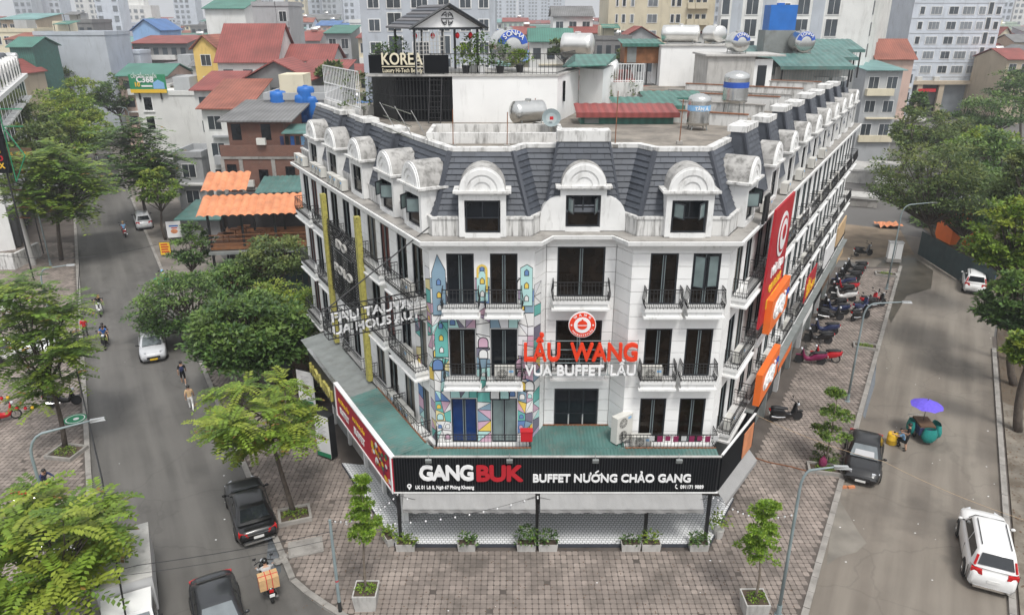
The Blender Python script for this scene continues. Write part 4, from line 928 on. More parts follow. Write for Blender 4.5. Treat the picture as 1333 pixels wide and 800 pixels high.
def railing(name, pts, z0, h, gap, root, m='iron', r=.014, mid=False):
    q = MB()
    for a, b in zip(pts, pts[1:]):
        a, b = Vector((*a, 0)), Vector((*b, 0)); L = (b-a).length; n = max(1, round(L/gap))
        for z in ([z0+.08, z0+h] + ([z0+h/2] if mid else [])): q.tube([(a.x,a.y,z),(b.x,b.y,z)], r*1.5, 4, False)
        for i in range(n+1): p = a.lerp(b, i/n); q.tube([(p.x,p.y,z0),(p.x,p.y,z0+h)], r, 4, False)
    return q.build(name, M[m], root, True, fix=False)
for i in range(16): x = -3.1-2.6*i/15; MB().box(x-.05,x+.05,38.22,38.27,ZR+.1,19.1).build('slat', M['black_sign'], bs_, True)
railing('upper_railing', [(-7.1,43),(-7.1,40.4),(-5.75,38.1),(-2.6,38.0),(2.2,38.0),(3.4,42)], 19.3, .95, .2, sb)
railing('lower_grille', [(-7.55,40.5),(-5.85,38.15),(-3.1,38.1)], ZR+.5, 1.5, .16, bs_, mid=True)
MB().box(-7.0,-3.1,37.9,37.96,19.35,20.2).build('sign_backing', M['black_sign'], sb, True)
lad = MB()
for x in (-4.15,-3.55): lad.tube([(x,37.5,ZR),(x+.1,38.0,19.3)], .03, 4)
for i in range(9): t = i/9; lad.tube([(-4.15+.1*t,37.5+.5*t,ZR+2.3*t),(-3.55+.1*t,37.5+.5*t,ZR+2.3*t)], .02, 4)
lad.build('ladder_stair', M['iron'], bs_, True)
ks = thing('salon_sign', 'cream KOREA letters on the black roof railing', 'sign', (-5.35,37.8,19.62)); put_text('KOREA', .78, M['paint_cream'], ks, (0,0,.14), bold=.014, depth=.06, width=2.0); put_text('Luxury Hi-Tech Beauty', .28, M['paint_cream'], ks, (0,0,-.22), depth=.03, width=1.95, bold=.003)
MB().box(-1.0,1.0,-.02,.02,.03,.07).build('underline', M['paint_cream'], ks)
pv = thing('roof_pavilion', 'dark framed roof pavilion with tiled gable and round emblem', 'pavilion', (-3.2,38.6,19.3))
PMx = Matrix.Translation((-3.15,38.4,19.3)) @ Matrix.Rotation(R(26), 4, 'Z')
hw, eav, rid, dep = 1.75, 2.05, 3.12, 3.4
for x in (-hw+.1, -.2, hw-.1):
    for y in (.15, dep-.2): MB(PMx).box(x-.05,x+.05,y-.05,y+.05,0,eav).build('post', M['frame_dark'], pv, True)
MB(PMx).box(-hw-.1,hw+.1,-.02,.08,eav,eav+.1).build('beam', M['frame_dark'], pv, True); MB(PMx).extr([(-hw,0,eav+.1),(hw,0,eav+.1),(0,0,rid-.04)], (0,.06,0)).build('gable', M['white_paint'], pv, True)
mk('pavilion_tile', (.10,.095,.10), .5, var=.15); mk('pavilion_gap', (.42,.42,.43), .6, var=.1)
for sx in (-1, 1):
    for k in range(7):
        t0, t1 = k/7, (k+1)/7; f_ = lambda t, dz: (sx*(hw+.25)*(1-t), (eav+.02)+(rid-eav)*t+dz)
        a, b = f_(t0, .10), f_(t1, .05); c, d = f_(t0, .02), f_(t1, .0)
        MB(PMx).hexa([(c[0],-.25,c[1]),(c[0],dep+.2,c[1]),(d[0],dep+.2,d[1]),(d[0],-.25,d[1]),(a[0],-.25,a[1]),(a[0],dep+.2,a[1]),(b[0],dep+.2,b[1]),(b[0],-.25,b[1])]).build('roof_tile', M['pavilion_tile' if k % 2 == 0 else 'slate_rib'], pv, True)
    MB(PMx).tube([(sx*(hw+.3),-.28,eav+.05),(0,-.28,rid+.08)], .07, 5).build('verge_board', M['frame_dark'], pv, True)
em = MB(PMx)
for a0 in (10,100,190,280):
    em.tube([(.30*math.cos(R(a)),-.03,eav+.5+.30*math.sin(R(a))) for a in range(a0,a0+75,15)], .028, 4)
for x0, x1, z in ((-.32,.32,.5),(-.22,-.05,.66),(.05,.22,.66),(-.22,-.05,.34),(.05,.22,.34)): em.tube([(x0,-.03,eav+z),(x1,-.03,eav+z)], .026, 4)
for z0, z1 in ((.56,.76),(.24,.44)):
    for x in (-.05,.05): em.tube([(x,-.03,eav+z0),(x,-.03,eav+z1)], .022, 4)
em.build('round_emblem', M['frame_dark'], pv, True); MB(PMx).box(-.4,.4,-.03,0,eav+.88,eav+.93).build('emblem_bar', M['slate_rib'], pv, True)
lat = MB(PMx)
for i in range(9): lat.box(-hw+.1+.18*i,-hw+.13+.18*i,.05,.08,0,1.95)
for i in range(9): lat.box(-hw+.1,-.2,.055,.085,.2*i+.1,.2*i+.125)
lat.build('lattice_screen', M['concrete_light'], pv, True, kind='stuff')
for i, (x, y, h) in enumerate(((-2.3,38.6,.9),(-1.5,38.5,1.5),(-.6,38.6,1.1),(-2.0,39.6,1.5),(-5.8,39.4,1.2),(-6.8,41,.9),(.4,39.4,.6))):
    o = thing('potted_plant', 'potted terrace plant, %s' % ['tall one nearest the KOREA sign','broad one below the gable emblem','right one beside the corner post of the pavilion','tall one at the back of the pavilion','one behind the word KOREA','one at the far left railing','low one right of the pavilion'][i], 'plant', (x,y,19.3), 0, 'potted plants on the salon terrace')
    MB().lathe((0,0,0), [(.15,0),(.21,.36)], 12).build('pot', M['white_paint' if i % 2 else 'black_metal'], o); shrub('foliage', o, (0,0,.4), .55, h, 44, .18, 'leaf' if i % 3 == 0 else 'dark', 60+i)
for i, x in enumerate((-4.9,-4.0,-2.7,-2.0)):
    o = thing('paper_lantern', 'small red lantern hanging under the pavilion eave, %s from the left' % ordn[i], 'lantern', PMx @ Vector((x+3.3,.2,eav-.42)), 0, 'lanterns under the pavilion'); MB().ball((0,0,.14),.11,.11,.15,10,6).build('shade', M['cloth_red'], o, smooth=True); MB().tube([(0,0,.28),(0,0,.42)], .006, 4).build('cord', M['iron'], o)
tank_h('big steel water tank with blue arc behind the pavilion', (-.2,40.8,19.35), 2.0, .82, R(14), .35, 'SONHA')
tank_h('steel tank lying on the grey roof deck before the white block', (.75,35.6,ZR), 1.45, .5, R(-62), .3, None)
o = tank_h('small steel tank with blue arc on the far roof room', (15.6,54.2,19.5), 1.3, .64, R(8), .15, 'SONHA')
sd = thing('satellite_dish', 'round grey satellite dish with red square on the roof deck', 'satellite dish', (1.75,33.6,ZR)); MB(Matrix.Translation((0,0,.75)) @ Matrix.Rotation(R(62), 4, 'X')).lathe((0,0,0), [(.02,-.04),(.25,-.02),(.42,.06)], 20, cap=False).build('dish', M['pole_grey'], sd); MB().tube([(0,.05,0),(0,.05,.75)], .03, 6).build('mast', M['steel'], sd); MB().box(-.08,.08,-.2,-.18,.7,.84).build('red_square', M['cloth_red'], sd)
def rods(lst):
    for i, (x, y, h, lab) in enumerate(lst): 
        o = thing('roof_rod', lab, 'rod', (x, y, ZR), 0, 'thin rusty rods on the roof'); MB().tube([(0,0,0),(.02,0,h)], .02, 5).build('rod', M['rust'], o); MB().box(-.12,.12,-.12,.12,-.01,.12).build('base', M['concrete'], o)
rods([(-2.4,30.4,1.5,'thin rod at the left roof corner'),(-.2,30.3,1.4,'thin rod left of the roof pylon'),(4.2,30.4,2.2,'thin rod just right of the roof pylon'),(7.0,31.2,1.8,'thin rod near the right roof corner'),(1.1,36.6,1.3,'thin rod beside the lying steel tank')])
# light well kerb, partitions and sheds on the deck
wl_ = thing('light_well', 'low weathered concrete kerb round the front light well', 'kerb wall', (-1,32.5,ZR))
for x0, x1, y0, y1 in ((-3.6,2.2,31.4,31.6),(-3.6,2.2,34.0,34.2),(-3.6,-3.4,31.6,34.0),(2.0,2.2,31.6,34.0)): MB().box(x0,x1,y0,y1,ZR-.02,ZR+.42).build('kerb_wall', M['white_grimy'], wl_, True)
for k in range(8):
    s = 8.5+3.6*k; o = thing('party_wall', 'low concrete party wall across the right roof, %s from the front' % ordn[k], 'wall', rw(s,1.6,ZR), 0, 'low party walls on the right roof')
    MB(MRt).box(s-.1,s+.1,1.9,9.5,ZR-.02,ZR+.55+.1*(k % 3)).build('wall', M['white_grimy'], o, True); MB(MRt).box(s-.14,s+.14,1.85,9.5,ZR+.55+.1*(k % 3),ZR+.6+.1*(k % 3)).build('coping', M['concrete' if k % 2 else 'rust'], o, True)
def shed(label, x0, x1, y0, y1, z0, z1, wm, rm, slope=.5, rz=0, open_=False):
    c = Vector(((x0+x1)/2,(y0+y1)/2,z0)); o = thing('roof_shed', label, 'shed', c, rz); w, d = (x1-x0)/2, (y1-y0)/2; h = z1-z0
    if open_:
        for a in (-w,w):
            for b in (-d,d): MB().box(a-.05,a+.05,b-.05,b+.05,0,h).build('post', M['iron'], o)
        g = MB()
        for i in range(int(2*w/.2)): g.tube([(-w+.2*i,-d,0),(-w+.2*i,-d,h*.9)], .016, 4, False)
        g.build('grille', M['pole_grey'], o, fix=False); MB().box(-w,w,-.05,.05,0,h*.9).build('back_wall', M['concrete_light'], o)
    else: MB().box(-w,w,-d,d,-.02,h).build('wall', M[wm], o)
    MB().ribbed((-w-.25,-d-.3,h-.02),(w+.25,-d-.3,h-.02),(w+.25,d+.2,h+slope),(-w-.25,d+.2,h+slope), max(6,int(w*5)), .03).build('roof_sheet', M[rm], o, fix=False)
    if not open_: MB().box(-w+.2,-w+.9,-d-.03,-d,.02,min(1.9,h-.1)).build('door', M['grey_sheet'], o)
    MB().box(-w-.25,w+.25,-d-.33,-d-.30,h-.22,h+.02).build('fascia_board', M[rm], o)
    return o
shed('low green shed with a red sheet roof on the front roof deck', 3.4,8.0,37.4,38.8,ZR,17.55,'green_sheet2','red_sheet',.25)
shed('low flat green sheet shed behind the red shed', 5.6,8.8,40,42,ZR,17.6,'green_sheet2','green_sheet2',.2); shed('flat green sheet cover beside the upright tank', 7.6,10.6,42.5,44.5,ZR,17.75,'grey_sheet','green_sheet2',.15)
tank_v('upright steel tank with pale blue band on the roof', (8.75,35.5,ZR), .52, 1.25, .18, 'cloth_lightblue', 'TÂN Á'); tank_v('weathered upright steel tank on tall legs', (11.4,39.0,ZR), .62, 1.35, .85, 'logo_blue')
rr_ = thing('roof_room', 'grey rendered roof room with a tank on top', 'roof room', (15.5,53,ZR)); MB().box(13.4,16.6,53,57,ZR-.02,19.4).build('wall', M['concrete_light'], rr_, True); MB().box(16.6,17.9,53.2,57,ZR-.02,19.2).build('porch_wall', M['white_wall'], rr_, True); MB().box(13.2,18.6,52.8,57,19.4,19.52).build('slab', M['concrete_light'], rr_, True); MB().box(16.9,17.5,53.15,53.2,ZR+.1,18.8).build('door', M['frame_dark'], rr_, True)
rr_ = thing('roof_room', 'plain white roof room with two lying tanks on top', 'roof room', (13.5,59,ZR)); MB().box(11.2,16.8,58.5,62,ZR-.02,19.85).build('wall', M['white_wall'], rr_, True); MB().box(11.1,16.9,58.4,62.1,19.85,19.95).build('slab', M['concrete_light'], rr_, True)
tank_h('left long bright steel tank on the white roof room', (12.9,60.2,19.95), 2.6, .62, R(78), .12, None, m='steel_bright'); tank_h('right bright steel tank end beside the flat roof', (15.6,60.6,19.95), 1.6, .6, R(20), .12, None, m='steel_bright')
shed('timber shed with green roof and open stilts', 8.6,11.3,59.5,62,18.6,20.0,'wood','green_sheet2',.25); q = thing('stilt_frame', 'dark open stilt frame under the timber roof shed', 'frame', (10,60,ZR))
for x in (8.7,9.6,10.4,11.2): MB().box(x-.05,x+.05,59.6,59.7,ZR,18.6).build('post', M['iron'], q, True)
for k, (xa, xb, ya, yb, z) in enumerate(((20.0,25.0,57.2,60,18.5),(18.5,27.2,61.8,65,18.9),(23.5,29.6,66.2,69,19.3))):
    shed('green sheet roof shelter with barred front, %s of three' % ['nearest','middle','farthest'][k], xa, xb, ya, yb, ZR, z, 'concrete_light','green_sheet',.75, 0, True)
bt = thing('box_tank', 'tall blue square plastic tank on a grey pillar', 'water tank', (21.2,63,ZR)); MB().box(-1.2,1.2,-.9,.9,-.02,3.9).build('pillar', M['grey_sheet'], bt); MB().box(-.95,1.15,-.8,.8,3.9,5.75).box(-.2,.3,-.2,.2,5.75,5.9).build('tank', M['plastic_blue'], bt)
tank_h('steel tank with blue arc beside the blue square tank', (22.6,61.2,19.2), 1.5, .78, R(5), .1, 'SONHA'); MB()
ped = thing('tank_plinth', 'grey plinth below the steel tank beside the blue tank', 'plinth', (22.6,61.2,ZR)); MB().box(-1.1,1.1,-.9,.9,-.02,2.1).build('wall', M['concrete_light'], ped); MB().box(-1.2,1.2,-1,1,2.1,2.2).build('slab', M['concrete'], ped)
vw = thing('vine_wall', 'weathered wall with creepers and a white picket rail on the roof', 'wall', (5,44.5,ZR)); MB().box(3.9,7.6,44.4,44.7,ZR-.02,18.4).build('wall', M['white_grimy'], vw, True); railing('picket_rail', [(3.9,44.5),(7.6,44.5)], 18.4, 1.0, .15, vw, 'white_paint', .02)
r = random.Random(5); q = MB()
for _ in range(110): clump(q, Vector((r.uniform(3.2,5.2) if r.random() < .7 else r.uniform(3.2,7.4), 44.2, ZR+r.random()**1.4*1.9)), .22, 6, .18, r)
q.build('creeper', FOL['soft'], vw, True, fix=False)
tank_h('bright steel tank behind the white picket rail', (5.4,47.5,18.2), 2.0, .6, R(80), .1, None, m='steel_bright'); tank_h('bright steel tank above the terrace railing to the right', (4.4,52.5,19.3), 1.9, .75, R(70), .1, None, m='steel_bright')
fp = thing('white_fence', 'white lattice fence along the left roof edge', 'fence', lw(14,2,ZR)); railing('lattice', [tuple(lw(12.6,1.9,0)[:2]), tuple(lw(18.8,1.9,0)[:2])], ZR+.4, 1.9, .28, fp, 'white_paint', .022, True); MB(ML).box(-18.8,-12.6,1.8,2.0,ZR-.02,ZR+.4).build('kerb_wall', M['white_grimy'], fp, True)
o = thing('roof_bush', 'yellow-green bush beside the black stair room', 'bush', (-8.2,41.2,ZR)); shrub('foliage', o, (0,0,.4), 1.0, 1.7, 60, .2, 'soft', 77); MB().box(-.9,.9,-.4,.4,0,.45).build('trough', M['concrete_light'], o)
tv = thing('tv_aerial', 'thin multi-armed aerial frame over the left dormers', 'aerial', lw(4.2,1.2,ZR)); q = MB(ML)
for z in (17.3,17.8,18.3): q.tube([(-6.6,.9,z),(-2.6,.6,z)], .022, 4)
for x in (-6.4,-4.6,-2.8): q.tube([(x,1.6,16.8),(x,.7,18.4)], .022, 4)
q.build('frame', M['steel'], tv, True)
# ------------------------------------------------------------------ vehicles
mk('lamp_red', (.45,.01,.012), .25, var=.1, world=False); mk('lamp_clear', (.55,.57,.60), .15, var=.1, world=False); mk('plate', (.7,.7,.68), .5, var=.05, world=False); mk('plate_yellow', (.7,.45,.02), .5, var=.05, world=False)
mk('car_glass', (.015,.018,.022), .05, var=.2, world=False, spec=.8); mk('screen_glass', (.14,.16,.17), .05, var=.2, world=False, spec=.9); mk('chrome', (.75,.75,.75), .15, metal=1, var=.05, world=False); mk('trim', (.02,.02,.022), .6, var=.1, world=False)
def car(name, label, loc, rz, kind, paint, group=None, cat='car', plate='plate', sunshade=False):
    """drives towards local +Y; built from lofted sections"""
    P = dict(sedan=(4.6,1.8,1.45,.92,.97,.88,(1.05,.25,-1.05,-1.75)), hatch=(4.0,1.7,1.5,.95,1.0,.9,(1.05,.3,-1.2,-1.75)), suv=(4.75,1.85,1.8,1.12,1.15,1.08,(1.2,.62,-1.85,-2.2)),
             mini=(4.0,1.75,1.65,1.02,1.05,.98,(1.05,.5,-1.5,-1.85)), van=(4.5,1.75,1.75,1.0,1.08,1.02,(1.35,.45,-1.9,-2.15)))[kind]
    L, Wd, Ht, hood, belt, trunk, (wb, wt, rt, rbk) = P; o = thing(name, label, cat, loc, rz, group); pm_ = M['paint_'+paint]
    ys = [-L/2,-L/2+.06,-L/2+.25,rbk-.02,rt,0,wt,wb+.02,wb+.35,L/2-.45,L/2-.18,L/2-.05,L/2]
    def deck(y):
        if y <= -L/2+.05: return trunk*.70
        if y < rbk: return trunk*(.93 if y < -L/2+.1 else 1)
        if y <= wb+.03: return belt
        t = (y-wb)/(L/2-wb); return hood + (belt-hood)*(1-t) - .10*t*t - (.13 if y > L/2-.1 else 0)
    def wid(y): 
        e = min(y+L/2, L/2-y); return Wd/2*(.80+.20*min(1, (max(e,0)/.55))**.5)
    mb = MB(); rows = []
    for y in ys:
        w, d = wid(y), deck(y); b0 = .2 if abs(y) < L/2-.1 else .32
        rr = [(w*.86,b0),(w*.985,b0+.14),(w,.5),(w,d*.70),(w*.975,d-.13),(w*.90,d-.035),(w*.6,d+.005),(0,d+.02)]
        rows.append(mb.add([(x,y,z) for x, z in rr] + [(-x,y,z) for x, z in rr[-2::-1]]))
    n = 15
    for q, u in zip(rows, rows[1:]):
        for k in range(n-1): mb.face([q+k, q+k+1, u+k+1, u+k])
        mb.face([q+n-1, q, u, u+n-1])
    mb.face([rows[0]+k for k in range(n)]); mb.face([rows[-1]+k for k in range(n-1,-1,-1)])
    mb.build('body', pm_, o, smooth=True)
    # cabin
    wl, wr = Wd/2*.90, Wd/2*.71; zb, zr = belt-.02, Ht-.06
    cb = MB(); lv = []
    for t in (0, .5, 1):
        w = wl+(wr-wl)*(t*.9+.1*t*t); yf, yr_ = wb+(wt-wb)*t, rbk+(rt-rbk)*t; z = zb+(zr-zb)*t; ym = (yf+yr_)/2
        lv.append(cb.add([(-w*.86,yf,z),(0,yf+.07,z),(w*.86,yf,z),(w,yf-.14,z),(w,ym,z),(w,yr_+.12,z),(w*.88,yr_,z),(0,yr_-.04,z),(-w*.88,yr_,z),(-w,yr_+.12,z),(-w,ym,z),(-w,yf-.14,z)]))
    w = wr*.86; yf, yr_ = wt-.12, rt+.12
    lv.append(cb.add([(-w*.8,yf,Ht-.015),(0,yf,Ht),(w*.8,yf,Ht-.015),(w,yf-.12,Ht-.02),(w,(yf+yr_)/2,Ht-.012),(w,yr_+.1,Ht-.02),(w*.8,yr_,Ht-.015),(0,yr_,Ht),(-w*.8,yr_,Ht-.015),(-w,yr_+.1,Ht-.02),(-w,(yf+yr_)/2,Ht-.012),(-w,yf-.12,Ht-.02)]))
    for q, u in zip(lv, lv[1:]):
        for k in range(12): j = (k+1) % 12; cb.face([q+k, q+j, u+j, u+k])
    t_ = lv[-1]; cb.face([t_, t_+1, t_+4, t_+10][:0] or [t_+11,t_+0,t_+1,t_+2,t_+3,t_+4,t_+5,t_+6,t_+7,t_+8,t_+9,t_+10])
    cb.build('cabin', pm_, o, smooth=True)
    def P3(t, s, y): return None
    def glass(nm, pts, m='car_glass', push=.014):
        a, b, c = Vector(pts[0]), Vector(pts[1]), Vector(pts[2]); nn = (b-a).cross(c-a).normalized()
        ctr = sum((Vector(p) for p in pts), Vector())/len(pts)
        if nn.dot(ctr-Vector((0,(wb+rbk)/2,zb))) < 0: nn = -nn
        MB().poly([Vector(p)+nn*push for p in pts]).build(nm, M[m], o, fix=False)
    f = lambda t: (wl+(wr-wl)*t, wb+(wt-wb)*t, rbk+(rt-rbk)*t, zb+(zr-zb)*t)
    (w0,f0,r0,z0), (w1,f1,r1,z1) = f(.08), f(.93)
    glass('windscreen', [(-w0*.84,f0+.05,z0),(w0*.84,f0+.05,z0),(w1*.82,f1+.05,z1),(-w1*.82,f1+.05,z1)], 'screen_glass', .03)
    (w0,f0,r0,z0), (w1,f1,r1,z1) = f(.2), f(.9)
    glass('rear_window', [(-w0*.82,r0-.03,z0),(w0*.82,r0-.03,z0),(w1*.8,r1-.03,z1),(-w1*.8,r1-.03,z1)], 'car_glass', .03)
    (w0,f0,r0,z0), (w1,f1,r1,z1) = f(.12), f(.86); ym = (wt+rt)/2+.1
    for s in (-1,1):
        glass('side_window', [(s*w0,f0-.26,z0),(s*w1,f1-.2,z1),(s*w1,ym+.04,z1),(s*w0,ym+.04,z0)]); glass('side_window', [(s*w0,ym-.04,z0),(s*w1,ym-.04,z1),(s*w1,r1+.24,z1),(s*w0,r0+.4,z0)])
        for y in (wb+.05, ym, rt-.15): MB().box(s*(Wd/2-.02),s*(Wd/2+.003),y-.006,y+.006,.35,belt-.15).build('door_seam', M['trim'], o)
        MB().ball((s*(Wd/2+.08),wb-.22,belt+.06), .1,.06,.075,8,5).build('mirror', pm_ if paint != 'silver' else M['trim'], o, smooth=True); MB().box(s*(Wd/2-.12),s*(Wd/2+.02),wb-.23,wb-.2,belt,belt+.05).build('mirror_arm', M['trim'], o)
        yl = L/2-.22; w_ = wid(yl)
        MB().hexa([(s*w_*.55,L/2-.04,deck(L/2-.1)-.16),(s*w_*.98,yl-.05,deck(yl)-.22),(s*w_*.96,yl-.22,deck(yl)-.2),(s*w_*.55,L/2-.2,deck(L/2-.1)-.12),(s*w_*.55,L/2-.035,deck(L/2-.1)+.02),(s*w_*.985,yl-.05,deck(yl)-.07),(s*w_*.985,yl-.3,deck(yl)-.05),(s*w_*.55,L/2-.2,deck(yl)-.02)]).build('headlight', M['lamp_clear'], o)
        tz = trunk if kind in ('sedan','hatch') else belt
        MB().hexa([(s*wid(-L/2+.05)*.55,-L/2-.012,tz-.24),(s*wid(-L/2+.2)*1.0,-L/2+.14,tz-.26),(s*wid(-L/2+.2)*.9,-L/2+.3,tz-.2),(s*.4,-L/2+.2,tz-.2),(s*wid(-L/2+.05)*.6,-L/2+.02,tz-.08),(s*wid(-L/2+.2)*1.005,-L/2+.14,tz-.06),(s*wid(-L/2+.2)*.95,-L/2+.34,tz-.04),(s*.45,-L/2+.2,tz-.06)]).build('tail_light', M['lamp_red'], o)
        if kind in ('suv','mini'):
            (w0,f0,r0,z0), (w1,f1,r1,z1) = f(.1), f(.7); MB().tube([(s*w0*.92,r0+.0,z0),(s*w1*.92,r1+.02,z1)], .05, 5).build('tail_light', M['lamp_red'], o); MB().tube([(s*wr*.8,wt-.3,Ht+.03),(s*wr*.8,rt+.3,Ht+.03)], .02, 5).build('roof_rail', M['trim'], o)
        for y in (L*.30, -L*.29):
            r_w = .33 if kind != 'suv' else .38
            wx = s*(Wd/2-.09)
            MB().lathe((0,0,0), [(r_w+.05,-.005),(r_w+.05,.012)], 18, 'x').build('wheel_arch', M['trim'], o, loc=(s*(Wd/2-.004),y,r_w))
            wh = MB().lathe((0,0,0), [(r_w*.6,-.11),(r_w*.95,-.1),(r_w,-.05),(r_w,.05),(r_w*.95,.1),(r_w*.6,.11)], 18, 'x').build('wheel', M['rubber'], o, loc=(wx+s*.025,y,r_w)); MB().lathe((0,0,0), [(r_w*.62,-.118),(r_w*.55,-.10),(r_w*.2,-.125),(r_w*.2,.125),(r_w*.55,.10),(r_w*.62,.118)], 12, 'x').build('rim', M['chrome'], wh)
    MB().box(-.42,.42,L/2-.04,L/2+.012,.36,.56).build('grille', M['trim'], o); MB().box(-Wd*.36,Wd*.36,-L/2-.02,-L/2+.08,.26,.36).build('rear_bumper_trim', M['chrome'] if kind in ('suv','sedan') else M['trim'], o)
    MB().box(-.22,.22,-L/2-.03,-L/2-.012,.5 if kind == 'sedan' else .6,.62 if kind == 'sedan' else .74).build('number_plate', M['plate'], o); MB().box(-.24,.24,L/2+.005,L/2+.02,.3,.42).build('number_plate', M[plate], o)
    if kind in ('sedan',): MB().box(-.5,.5,-L/2-.02,-L/2,trunk-.17,trunk-.135).build('chrome_strip', M['chrome'], o)
    if sunshade: glass('sunshade', [(-w0*.6,wb-.05,zb+.08),(w0*.6,wb-.05,zb+.08),(w1*.6,wt+.0,zr-.06),(-w1*.6,wt+.0,zr-.06)], 'pavilion_gap', .055)
    MB().box(-.7*Wd/2,.7*Wd/2,wb+.02,wb+.05,belt-.03,belt+.035).build('wiper_cowl', M['trim'], o)
    return o
ROADZ = -.128
def gz(px, py): p = G(px, py, ROADZ); return p
D30 = R(30)
# left street runs along (-.5,.866): heading away = rz +30deg
car('sedan', 'black sedan parked at the kerb by the planted tree bed', gz(318,683)+Vector((.15,.55,0)), R(28), 'sedan', 'black')
car('sedan', 'dark grey car entering at the bottom edge beside the motorbike with a box', gz(303,792)+Vector((-.15,-.9,0)), R(208), 'sedan', 'darkgrey')
car('taxi', 'silver hatchback with yellow plate driving towards the camera', gz(197,462)+Vector((0,.4,0)), R(206), 'hatch', 'silver', plate='plate_yellow')
car('minivan', 'silver minivan parked at the kerb far up the left street', gz(181,298)+Vector((0,1.2,0)), R(29), 'van', 'silver')
car('sedan', 'white car standing on the left pavement behind the tiered tree', G(28,466,0)+Vector((0,.3,0)), R(-78), 'sedan', 'white')
car('sedan', 'white parked car cut by the left edge beside the white low wall', G(2,412,0)+Vector((-1.2,.3,0)), R(-78), 'hatch', 'white')
car('sedan', 'black car parked under the dark mango trees', G(372,494,0)+Vector((.2,.6,0)), R(195), 'sedan', 'black')
car('sedan', 'black sedan with sunshade parked at the right kerb facing the camera', gz(1122,607)+Vector((.1,.25,0)), R(153+0), 'sedan', 'black', sunshade=True)
car('off_road_car', 'big white off-road car at the lower right corner of the street', gz(1281,730)+Vector((0,.1,0)), R(-25), 'suv', 'white')
car('off_road_car', 'small white off-road car parked by the trees on the right', gz(1268,378)+Vector((.2,.6,0)), R(-28), 'mini', 'white')
car('parked_car', 'white car almost hidden at the far end of the left street', gz(128,152), R(30), 'mini', 'white')
# light truck under the near left tree
tk = thing('light_truck', 'white light truck parked under the near bright green tree', 'truck', Vector((-14.75,22.3,ROADZ)), R(207))
MB().box(-.95,.95,-3.0,.5,.75,2.35).build('cargo_box', M['paint_lightgrey'], tk); MB().box(-.97,.97,-3.02,.52,2.35,2.41).build('cargo_roof', M['concrete_light'], tk); MB().box(-.8,.8,-3,2.2,.45,.75).build('chassis', M['trim'], tk)
MB().hexa([(-.9,.6,.45),(.9,.6,.45),(.9,2.3,.45),(-.9,2.3,.45),(-.85,.6,2.0),(.85,.6,2.0),(.82,1.7,1.95),(-.82,1.7,1.95)]).build('cab', M['paint_white'], tk)
MB().poly([(-.78,2.225,1.15),(.78,2.225,1.15),(.72,1.78,1.85),(-.72,1.78,1.85)]).build('windscreen', M['screen_glass'], tk, fix=False)
for s in (-1,1):
    MB().poly([(s*.905,.8,1.2),(s*.90,1.85,1.2),(s*.87,1.65,1.8),(s*.87,.8,1.8)]).build('side_window', M['car_glass'], tk, fix=False); MB().box(s*1.0,s*1.15,2.0,2.06,1.3,1.75).build('mirror', M['trim'], tk); MB().box(s*.45,s*.8,2.28,2.32,.6,.8).build('headlight', M['lamp_clear'], tk)
    for y in (-2.1,1.5): MB().lathe((s*.82,y,.36), [(.2,-.1),(.36,-.09),(.36,.09),(.2,.1)], 16, 'x').build('wheel', M['rubber'], tk)
